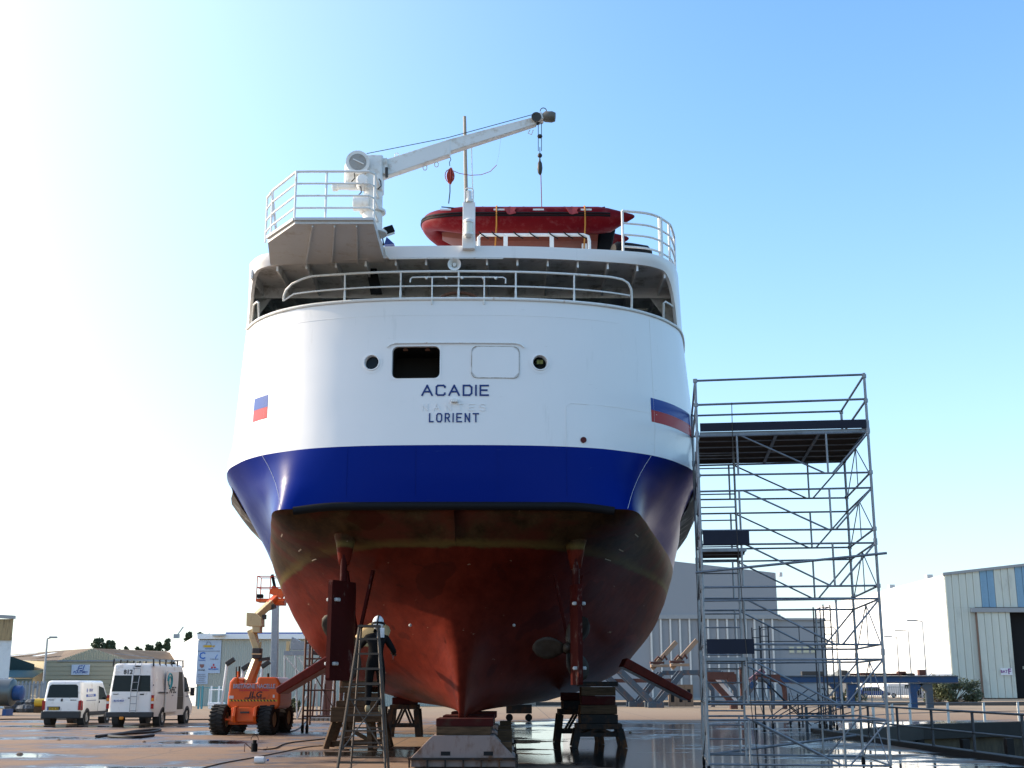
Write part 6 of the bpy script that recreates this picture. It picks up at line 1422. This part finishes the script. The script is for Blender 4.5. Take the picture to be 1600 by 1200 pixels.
MB().bx((x_ - .5, 87.7, .3), (x_ + .55, 88.4, .5)).build('tray', FW, wt, bevel=.02)
for s in (-.45, .5): MB().tube([(x_ + s, 87.8, .1), (x_ + s, 87.8, 1.4)], .035, 6).build('frame_post', FW, wt)
MB().tube([(x_ - .45, 87.8, 1.35), (x_ + .5, 87.8, 1.35)], .035, 6).build('frame_bar', FW, wt)
# tall steel mast behind the boom lift, inclined flood posts
my = 58.0; mp = at(430, 1060, my); mm_ = thing('steel_mast', 'thick square galvanised mast rising behind the boom lift', 'mast', (mp.x, my, 0))
GMT = paint('mast_grey', (.27, .30, .33), .5, .3, var=.15, dirt=(.4, .4, .4), dirt_amt=.2, dscale=6)
MB().bar((mp.x, my, 0), (xat(431, 930, my), my, zat(932, my)), .30, .30).build('shaft', GMT, mm_, bevel=.02); MB().bx((mp.x - .3, my - .3, 0), (mp.x + .3, my + .3, .05)).build('base_plate', GMT, mm_)
for (u0, v0, u1, v1_, lb) in ((343, 1108, 355, 1036, 'leaning white flood lamp post left of the boom lift'), (377, 1080, 380, 1044, 'short white flood lamp post just behind the boom lift'), (407, 1075, 410, 1040, 'white flood lamp post behind the right of the boom lift')):
    y_ = 56.0; a, c = at(u0, v0, y_), at(u1, v1_, y_); a = Vector((a.x, y_, 0)) if v0 > 1100 else Vector((a.x - .1, y_, 0))
    o = thing('flood_post', lb, 'lamp post', a, 0, 'white flood lamp posts by the boom lift')
    MB().tube([a, c], .06, 8).build('post', FW, o, smooth=True); MB().box(c + Vector((.14, 0, .06)), (.42, .25, .2), (0, R(-35), 0)).build('flood_lamp', DG, o, bevel=.03)
# ------------------------------------------------------------ trees (pines beyond the roofs) and bushes
def leaf_mat(name, col):
    m, n, p = new_mat(name); oi = n.nodes.new('ShaderNodeTexCoord').outputs['Object']
    c = mix(n, noise(n, 1.2, 3, oi), tuple(x * .55 for x in col), tuple(x * 1.5 for x in col)); n.links.new(c, p.inputs['Base Color']); p.inputs['Roughness'].default_value = .7; return m
PINE = leaf_mat('pine_needles', (.045, .065, .025)); BUSH = leaf_mat('bush_leaves', (.05, .06, .02)); BARK = paint('bark', (.10, .07, .045), .9, var=.4)
def leaves(clumps, nper, size, rnd):
    b = MB()
    for c, r_ in clumps:
        for k in range(nper):
            d = Vector((rnd.gauss(0, 1), rnd.gauss(0, 1), rnd.gauss(0, .8))); d = d / (d.length + .001) * r_ * rnd.random() ** .45
            p = Vector(c) + d; a = Vector((rnd.uniform(-1, 1), rnd.uniform(-1, 1), rnd.uniform(-1, 1))).normalized(); q = a.orthogonal().normalized(); s = size * rnd.uniform(.6, 1.4)
            b.add([p - a * s, p + q * s * .5, p + a * s, p - q * s * .5], [(0, 1, 2, 3)])
    return b
def pine(u, vt, vb, Y, hw_px, label, seed, group='pine trees beyond the warehouse roofs'):
    rnd = random.Random(seed); x = xat(u, vb, Y); zt = zat(vt, Y); W = hw_px / F * Y * 1.25; base = Vector((x, Y, 0)); o = thing('pine_tree', label, 'tree', base, 0, group)
    MB().tube([base, (x + rnd.uniform(-.4, .4), Y, zt * .5), (x + rnd.uniform(-.5, .5), Y, zt * .93)], [.35, .25, .08], 8).build('trunk', BARK, o, smooth=True)
    cl_ = []; lim = MB(); Hc = zt * .62
    for k in range(34):
        f = rnd.random(); z = zt - Hc * f - .6; rr = W * (.35 + .65 * f) if f < .75 else W * .7; a = rnd.random() * 6.28
        c = (x + math.cos(a) * rr * .75 * rnd.random() ** .4, Y + math.sin(a) * rr * .7, z); cl_.append((c, W * rnd.uniform(.2, .42)))
        lim.tube([(x, Y, z - 1), c], .07, 4)
    cl_.append(((x + rnd.uniform(-.3, .3) * W, Y, zt - .5), W * .25)); lim.build('limbs', BARK, o, kind='stuff')
    leaves(cl_, 120, .24, rnd).build('crown', PINE, o, kind='stuff', fix=False)
for i, (u, vt, hw_) in enumerate(((150, 996, 13), (171, 999, 10), (161, 1004, 12), (184, 1012, 6), (196, 1008, 6), (216, 1009, 9), (232, 1005, 9), (246, 1001, 9), (258, 996, 8))):
    lb = ['broad round pine at the left end of the tree row', 'second pine from the left, slightly lower and pointed', 'low bushy pine between the two leftmost pines', 'small low pine right of the pine clump', 'small lone pine in the gap between the clumps', 'low pine starting the right hand clump', 'second pine of the right hand clump', 'third pine of the right hand clump, leaning right', 'tallest pine at the corner of the white factory'][i]
    pine(u, vt, 1040, 215, hw_, lb, 10 + i)
for i, (u, vt, hw_) in enumerate(((292, 985, 8), (311, 986, 9), (326, 988.5, 7))): pine(u, vt, 1040, 190, hw_, ['pine top showing over the left of the factory roof', 'middle pine top showing over the factory roof', 'lowest pine top showing over the factory roof'][i], 30 + i)
def bush(p, W, H, D, label, seed, n=26, per=110, size=.10, mat_=None):
    rnd = random.Random(seed); o = thing('bush', label, 'bush', p); cl_ = []; st = MB()
    for k in range(n):
        a = rnd.random() * 6.28; f = rnd.random() ** .6; z = H * rnd.uniform(.12, .9) * (1 - .35 * f); c = (p[0] + W * .5 * f * math.cos(a), p[1] + D * .5 * f * math.sin(a), z); cl_.append((c, H * rnd.uniform(.14, .24)))
        st.tube([(p[0] + rnd.uniform(-.2, .2), p[1], 0), c], .03, 4)
    st.build('stems', BARK, o, kind='stuff'); leaves(cl_, per, size, rnd).build('foliage', mat_ or BUSH, o, kind='stuff', fix=False)
Yb_ = 118; bush((xat(1488, 1085, Yb_), Yb_, 0), 5.0, 2.9, 2.4, 'large dark bush at the corner of the large hangar', 3, 44, 120, .11)
bush((xat(1466, 1085, 122), 122, 0), 2.6, 2.9, 2, 'paler leafy bush left of the large dark bush', 4, 20, 90, .10, leaf_mat('bush_pale', (.16, .14, .05)))
bush((xat(1333, 1085, 130), 130, 0), 2.2, 1.8, 1.5, 'small bush behind the left leg of the blue beam', 5, 16, 80)
bush((xat(1312, 1085, 130), 130, 0), 1.4, 1.4, 1.2, 'small pale bush behind the scaffold by the blue beam', 6, 10, 80)
bush((xat(455, 1090, 70), 70, 0), 1.8, 1.1, 1.2, 'low dark bush behind the boom lift and the small trestle frames', 7, 14, 90, .07)

# ------------------------------------------------------------ steel cradles on the starboard side
CRB = paint('cradle_blue_grey', (.06, .08, .10), .5, var=.25, scale=2, dirt=(.16, .08, .05), dirt_amt=.3); CRR = paint('cradle_rust', (.09, .035, .025), .7, var=.4, scale=3); WOODP = paint('pale_timber', (.30, .20, .13), .7, var=.3, scale=3); BLU = paint('strong_blue', (.012, .05, .13), .45, var=.25, scale=2, dirt=(.10, .07, .05), dirt_amt=.25)
def cradle(u0, Y, label, mirror=1):
    x = xat(u0, 1080, Y); o = thing('boat_trestle', label, 'trestle', (x, Y, 0), 0, 'steel hauling cradles on the far yard')
    def bb_(p, q, w_, h, nm, m_): return MB().bar(p, q, w_, h).build(nm, m_, o, bevel=.01)
    for d in (0, 2.2):
        y = Y + d
        bb_((x - 3.0 , y, 3.1), (x - .2, y, .35), .3, .4, 'v_arm', CRB); bb_((x + .2, y, .35), (x + 2.1, y, 2.6), .3, .4, 'v_arm', CRB)
        bb_((x - 1.8, y, 2.0), (x + 1.2, y, 2.0), .18, .28, 'cross_bar', CRR); MB().bx((x - .6, y - .3, 0), (x + .6, y + .3, .38)).build('foot', CRB, o, bevel=.02)
    bb_((x + 1.3, Y + .2, 2.9), (x + 3.3, Y + .2, 5.0), .34, .34, 'support_arm', WOODP); MB().box((x + 1.9, Y + .1, 3.15), (1.4, .8, .2)).build('bunk_board', WOODP, o, bevel=.02); MB().box((x + 1.7, Y + .1, 3.38), (1.1, .6, .18)).build('bunk_board', CRR, o, bevel=.02)
    MB().tube([(x + 1.5, Y, 3.5), (x + 1.8, Y - .1, 3.85), (x + 2.1, Y, 3.6), (x + 2.3, Y, 3.95), (x + 2.5, Y, 3.6)], .09, 6).build('chain_loop', CRR, o)
    bb_((x + 2.1, Y + .1, 2.6), (x + 5.0, Y + .1, 2.6), .3, .34, 'top_beam', CRB); bb_((x + 5.0, Y + .1, 2.6), (x + 6.0, Y + .1, 1.3), .3, .34, 'sloping_leg', CRB); bb_((x + 6.0, Y + .1, 1.35), (x + 6.0, Y + .1, 0), .3, .34, 'leg', CRB)
    return o
cradle(1024, 97, 'blue grey steel cradle with timber topped arms, nearer the ferry'); 
cradle(994, 101, 'blue grey steel cradle mostly hidden behind the ferry bilge')
for k, (u, lb) in enumerate(((1051, 'narrow pale panel standing left under the cradle beam'), (1064, 'narrow pale panel standing in the middle under the cradle beam'), (1077, 'narrow pale panel standing right under the cradle beam'))):
    p = Vector((xat(u, 1090, 102), 102, 0)); o = thing('pale_panel', lb, 'panel', p, 0, 'pale panels standing under the cradle'); MB().bx((p.x - .32, 102, .02), (p.x + .32, 102.3, 1.7)).build('frame', WOODP, o); MB().bx((p.x - .14, 101.98, .35), (p.x + .12, 101.999, 1.35)).build('dark_opening', DARK, o)
# rusty trestles further right
for k, (u, lb) in enumerate(((1148, 'rusty steel V frame with blue patch behind the scaffold, left one'), (1196, 'rusty steel frame with curved arms behind the scaffold, right one'))):
    Y = 92.0; x = xat(u, 1085, Y); o = thing('steel_trestle', lb, 'steel frame', (x, Y, 0))
    def bb_(p, q, w_, h, nm, m_): return MB().bar(p, q, w_, h).build(nm, m_, o, bevel=.01)
    if k == 0:
        bb_((x - 1.9, Y, 2.3), (x - .1, Y, .3), .34, .4, 'v_arm', CRR); bb_((x - 1.3, Y + 1, 2.3), (x + .3, Y + 1, .4), .3, .34, 'v_arm', FW); bb_((x + .3, Y, .35), (x + 1.5, Y, 1.9), .34, .42, 'v_arm', CRB); MB().box((x + 1.2, Y - .2, 1.65), (.34, .1, .42), (0, R(38), 0)).build('blue_patch', BLU, o)
        bb_((x - 2.2, Y, 2.3), (x + .0, Y, 2.3), .5, .55, 'top_bundle', CRR); bb_((x + 1.2, Y + .3, 1.9), (x + 2.2, Y + .3, 2.7), .36, .42, 'timber', paint('mauve_timber', (.16, .09, .11), .7)); MB().cyl((x - .1, Y - .3, 2.1), (x - .1, Y + .4, 2.1), .38, 16).build('roller', CRR, o); bb_((x + .55, Y, 0), (x + .55, Y, 2.9), .26, .26, 'upright', CRR); bb_((x - .1, Y, 0), (x - .1, Y, .5), .5, .5, 'foot', CRR)
    else:
        bb_((x - .6, Y, 2.25), (x + 1.1, Y, 2.25), .26, .3, 'top_bar', CRR)
        for s in (0, .9): MB().tube([(x - .5 + s, Y, 2.1), (x + .1 + s, Y, 2.0), (x + .45 + s, Y, 1.6), (x + .5 + s, Y, 1.0), (x + .45 + s, Y, 0)], .19, 8).build('curved_arm', CRR if s else CRB, o, smooth=True)
        MB().box((x + .25, Y - .2, 1.6), (.3, .06, .4)).build('blue_patch', BLU, o)
# long blue beam on legs
BY_ = 96.0; x0, x1, zb_, zt_ = xat(1215, 1060, BY_), xat(1497, 1060, BY_), zat(1066, BY_), zat(1057.5, BY_)
bt = thing('blue_beam_stand', 'long blue steel beam on four thick legs in front of the large hangar', 'steel beam', ((x0 + x1) / 2, BY_, 0))
b = MB().bx((x0, BY_, zb_), (x1, BY_ + .5, zt_)); b.build('beam', BLU, bt, bevel=.01); MB().bx((x0, BY_ - .1, zt_ + .003), (x1, BY_ + .6, zt_ + .08)).build('flange', CRB, bt); MB().bx((x0, BY_ - .1, zb_ - .08), (x1, BY_ + .6, zb_ - .003)).build('flange', CRB, bt)
for u, m_, lean in ((1312, BLU, -.6), (1330, BLU, .5), (1428, BLU, .55), (1453, CRB, -.55)):
    x = xat(u, 1080, BY_); b = MB(); z = zb_ - .085; w0 = .24
    b.prism([(x - w0, BY_ + .05, 0), (x + w0, BY_ + .05, 0), (x + w0, BY_ + .05, z - .6), (x + w0 + (lean if lean > 0 else 0), BY_ + .05, z), (x - w0 + (lean if lean < 0 else 0), BY_ + .05, z), (x - w0, BY_ + .05, z - .6)], (0, .4, 0)); b.build('leg', m_, bt)
for k, (u, w_, h_) in enumerate(((1320, .45, .35), (1352, .7, .2), (1375, 1.0, .16), (1410, .6, .3), (1418, .9, .16), (1442, .5, .42), (1270, 1.6, .3))):
    x = xat(u, 1055, BY_); MB().box((x, BY_ + .25, zt_ + .1 + h_ / 2), (w_, .5, h_)).build('packing_piece', CRR if k % 2 else DG, bt, bevel=.02)
MB().bx((xat(1330, 1053, BY_), BY_ + .1, zt_ + .09), (xat(1430, 1053, BY_), BY_ + .4, zt_ + .25)).build('steel_section', CRR, bt)
kerb = thing('yard_kerb', 'long low dark kerb crossing the far yard below the blue beam', 'kerb', (20, 108, 0)); MB().bx((2, 108, 0), (90, 108.6, .28)).build('kerb_stone', paint('kerb_dark', (.09, .08, .07), .8, var=.3), kerb)
# ------------------------------------------------------------ small rolling scaffold and trestles behind the big tower
def small_tower(u, Y, label, ht=2.9, wd=.9, name='rolling_scaffold', m_=None, dpt=1.6):
    m_ = m_ or paint('dark_tube', (.05, .05, .055), .5, .4); x = xat(u, 1120, Y); o = thing(name, label, 'scaffold', (x, Y, 0))
    for sx_ in (0, wd):
        for d in (0, dpt):
            MB().tube([(x + sx_, Y + d, .2), (x + sx_, Y + d, ht)], .026, 6).build('standard', m_, o, smooth=True); MB().lathe((x + sx_ - .03, Y + d, .1), (1, 0, 0), [(0, 0), (.1, 0), (.1, .06), (0, .06)], 12).build('castor', BLACK, o)
    k = .5
    while k < ht:
        for d in (0, dpt): MB().tube([(x, Y + d, k), (x + wd, Y + d, k)], .018, 5).build('rung', m_, o)
        k += .5
    for s in (0, wd): MB().tube([(x + s, Y, .5), (x + s, Y + dpt, 1.6)], .015, 5).build('brace', m_, o); MB().tube([(x + s, Y, ht - .1), (x + s, Y + dpt, ht - .1)], .015, 5).build('brace', m_, o)
    return o, x
o, x = small_tower(1193, 50, 'small dark rolling scaffold seen through the left of the tall tower', 3.9, .34); 
for s, q in ((1, (1.6, .3)), (1, (1.9, .1))): MB().tube([(x, 50, 1.9), (x + q[0], 50.3, q[1])], .022, 5).build('outrigger', paint('dark_tube', (.05, .05, .055), .5), o)
MB().tube([(x, 50, 3.75), (x + .1, 50, 3.85), (x + 2.9, 50, 3.85), (x + 3.0, 50, 3.75), (x + 3.0, 50, .2)], .02, 6).build('side_guard', MC['dark_tube'], o); MB().tube([(x, 50, 3.3), (x + 3.0, 50, 3.3)], .016, 6).build('side_guard', MC['dark_tube'], o); MB().tube([(x + 1.55, 50, 3.3), (x + 1.55, 50, 3.85)], .016, 6).build('side_guard', MC['dark_tube'], o)
small_tower(1296, 48, 'small dark rolling scaffold behind the right of the tall tower', 4.6, .26)
o, x = small_tower(1248, 52, 'stack of dark folded scaffold braces behind the tall tower', 1.3, 1.4)
for k in range(7): MB().tube([(x - 1.6 + k * .35, 51.5, .15 + .1 * (k % 3)), (x + .6 + k * .4, 52.5, 1.5 - .12 * k)], .022, 5).build('loose_brace', MC['dark_tube'], o)
# scaffold and frames on the port side behind the hull
RUSTT = paint('rust_tube', (.15, .08, .055), .6, .2, var=.3, scale=4); GALV = paint('galv_tube', (.48, .49, .49), .45, .3, var=.2)
Y = 46.0; x = xat(474, 1100, Y); pt = thing('rusty_tower', 'rusty brown scaffold tower on wheels under the port side of the hull', 'scaffold', (x, Y, 0))
wd = xat(522, 1100, Y) - x
for s in (0, .16, wd):
    for d in ((0,) if s == .16 else (0, 1.6)): MB().tube([(x + s, Y + d, .2), (x + s, Y + d, 4.6)], .04, 8).build('standard', RUSTT, pt, smooth=True)
for s in (0, .16, wd): MB().lathe((x + s - .04, Y, .13), (1, 0, 0), [(0, 0), (.13, 0), (.13, .08), (0, .08)], 14).build('castor', BLACK, pt)
for z in (.55, .75, 1.45, 2.3, 2.55, 3.1, 3.3, 3.9): MB().tube([(x, Y, z), (x + wd, Y, z)], .03, 6).build('ledger', RUSTT, pt)
for z0, z1 in ((2.2, 3.3), (.8, 2.3)): MB().tube([(x + .16, Y, z1 if z0 < 1 else z0), (x + wd, Y, z0 if z0 < 1 else z1)], .022, 6).build('brace', RUSTT, pt)
for z in (2.7, 3.15, 3.55): MB().bx((x + .25, Y, z), (x + wd, Y + 1.6, z + .14)).build('deck_board', paint('old_deck', (.10, .07, .06), .8, var=.3), pt)
MB().tube([(x - .35, Y, 4.95), (x - .35, Y, 4.0), (x + .5, Y, 4.0), (x + .5, Y + .1, 3.6)], .045, 6).build('side_bracket', RUSTT, pt); MB().tube([(x - .35, Y, 3.92), (x + .4, Y, 3.75)], .03, 6).build('side_bracket', RUSTT, pt)
Y = 60.0; x = xat(440, 1100, Y); gf = thing('galvanised_frame', 'pale galvanised boat support frame with folded legs behind the boom lift', 'steel frame', (x, Y, 0)); X2 = xat(480, 1100, Y)
MB().bx((x, Y, 3.0), (X2, Y + .5, 3.2)).build('top_beam', GMT, gf); MB().prism([(x + .3, Y, 3.25), (x + .35, Y, 3.85), (x + .75, Y, 3.65), (X2, Y, 3.6), (X2, Y, 3.25)], (0, .5, 0)).build('folded_tarp', GMT, gf); MB().bx((x + .1, Y, 3.2), (x + .24, Y + .3, 3.65)).build('stub', CREAM, gf)
for a, c in (((.05, 3.0), (.15, .1)), ((.55, 3.0), (.75, .1)), ((.1, 2.9), (.75, 2.2)), ((.7, 2.9), (1.3, 2.1)), ((1.2, 1.3), (.75, .1)), ((.15, 1.5), (-.3, .1)), ((1.0, 3), (1.2, 1.5))): MB().tube([(x + a[0], Y, a[1]), (x + c[0], Y, c[1])], .045, 6).build('leg', GALV, gf)
MB().bx((x - .0, Y, 1.45), (x + .65, Y + .1, 1.55)).build('cross_piece', FW, gf)
for k in range(8):
    xx = X2 + .1 + k * .22; MB().tube([(xx, Y + 1, .2), (xx + .1 * (-1) ** k, Y + 1, 1.7 + .2 * (k % 3))], .05, 6).build('stacked_prop', GALV if k % 3 else CRR, gf)
    MB().cyl((xx, Y + 1, .0), (xx, Y + 1, .12), .12, 8).build('prop_foot', GALV, gf)
MB().bx((X2 - .3, Y + .8, .12), (X2 + 2.2, Y + 1.3, .2)).build('prop_rack', GALV, gf)
o = thing('brown_column', 'brown steel column standing behind the port stabiliser fin', 'steel column', (xat(512, 1100, 66), 66, 0)); xx = xat(511, 1100, 66); MB().bx((xx - .35, 66, 0), (xx + .35, 66.5, 3.2)).build('column_shaft', paint('column_brown', (.11, .05, .04), .7, var=.3), o); MB().bx((xx - .55, 65.9, .0), (xx + .55, 66.6, .15)).build('column_foot', CRR, o)

# ------------------------------------------------------------ hoses, pump and litter on the ground
HOSE = paint('hose_black', (.015, .014, .014), .6)
def hose(pts, r_, label, m_=HOSE, name='hose'):
    P = [gnd(u, v) + Vector((0, 0, r_ + .002)) for u, v in pts]; Q = []
    for i in range(len(P) - 1):
        a = P[max(i - 1, 0)]; d = P[min(i + 2, len(P) - 1)]
        for t in range(5): Q.append(Vector(cr(tuple(a), tuple(P[i]), tuple(P[i + 1]), tuple(d), t / 5)))
    Q.append(P[-1]); o = MB().tube(Q, r_, 6).build(name, m_, smooth=True); tag(o, label, 'hose'); return o
hose([(300, 1206), (345, 1194), (400, 1184), (440, 1176), (480, 1168), (520, 1165)], .012, 'black hose running from the bottom edge past the small pump')
hose([(412, 1172), (430, 1170), (450, 1162), (500, 1156), (540, 1150), (545, 1140)], .016, 'thin black cable from the small pump toward the timber trestle')
hose([(-10, 1125), (60, 1124.5), (200, 1126), (330, 1125), (520, 1124)], .03, 'long black hose lying across the yard under the vans')
hose([(150, 1153), (190, 1148), (215, 1144), (250, 1142), (235, 1146), (190, 1149), (170, 1152), (210, 1154), (240, 1151)], .045, 'tangled black hose lying in the puddle before the vans')
hose([(452, 1144), (465, 1140), (478, 1128), (483, 1118)], .02, 'black cable hanging down by the rusty scaffold tower')
p = gnd(397, 1176); pu = thing('small_pump', 'small dark pump with wire carrying frame on the wet ground', 'pump', (p.x, p.y, 0))
MB().cyl((p.x, p.y, .02), (p.x, p.y, .22), .08, 14).build('pump_body', BLACK, pu, smooth=True); MB().cyl((p.x, p.y, .22), (p.x, p.y, .3), .05, 12).build('motor_cap', BLACK, pu)
MB().tube([(p.x + .09 * math.cos(a), p.y, .3 + .12 * math.sin(a)) for a in [R(i * 18) for i in range(11)]], .008, 5).build('handle', BLACK, pu)
MB().tube([(p.x - .24, p.y, .02), (p.x - .24, p.y, .2), (p.x - .22, p.y, .22), (p.x - .08, p.y, .1), (p.x + .3, p.y, .06), (p.x + .32, p.y, .14)], .012, 5).build('carrying_frame', CRR, pu)
p = gnd(406, 1193); bt_ = thing('plastic_can', 'white plastic can lying at the bottom edge left of the ladder', 'can', (p.x, p.y, 0)); MB().lathe((p.x - .12, p.y, .07), (1, .1, 0), [(0, 0), (.07, .0), (.075, .03), (.075, .2), (.04, .24), (.02, .25), (.02, .28), (0, .28)], 14).build('can_body', HOOD, bt_, smooth=True); MB().cyl((p.x + .15, p.y + .03, .07), (p.x + .18, p.y + .033, .07), .026, 10).build('can_cap', LETB, bt_)
# small wheelchock stones
STN = paint('stone', (.22, .15, .1), .9, var=.3)
for k, (u, v, lb) in enumerate(((31, 1179, 'small brown stone lying on the yard at the lower left'), (92, 1157, 'tiny pale stone near the left puddle'), (225, 1160, 'tiny pale stone in the middle of the puddle'), (985, 1145, 'small stone on the wet ground right of the steel stand'))):
    p = gnd(u, v); rn = random.Random(k + 50); b = MB(); rows = []
    for i in range(5):
        a = math.pi * i / 8; rows.append([(p.x + (.09 if k == 0 else .06) * math.cos(a) * math.cos(t) * rn.uniform(.8, 1.2), p.y + .05 * math.cos(a) * math.sin(t), .05 * math.sin(a)) for t in [2 * math.pi * j / 9 for j in range(9)]])
    b.grid(rows, True); o = b.build('stone', STN); tag(o, lb, 'stone')
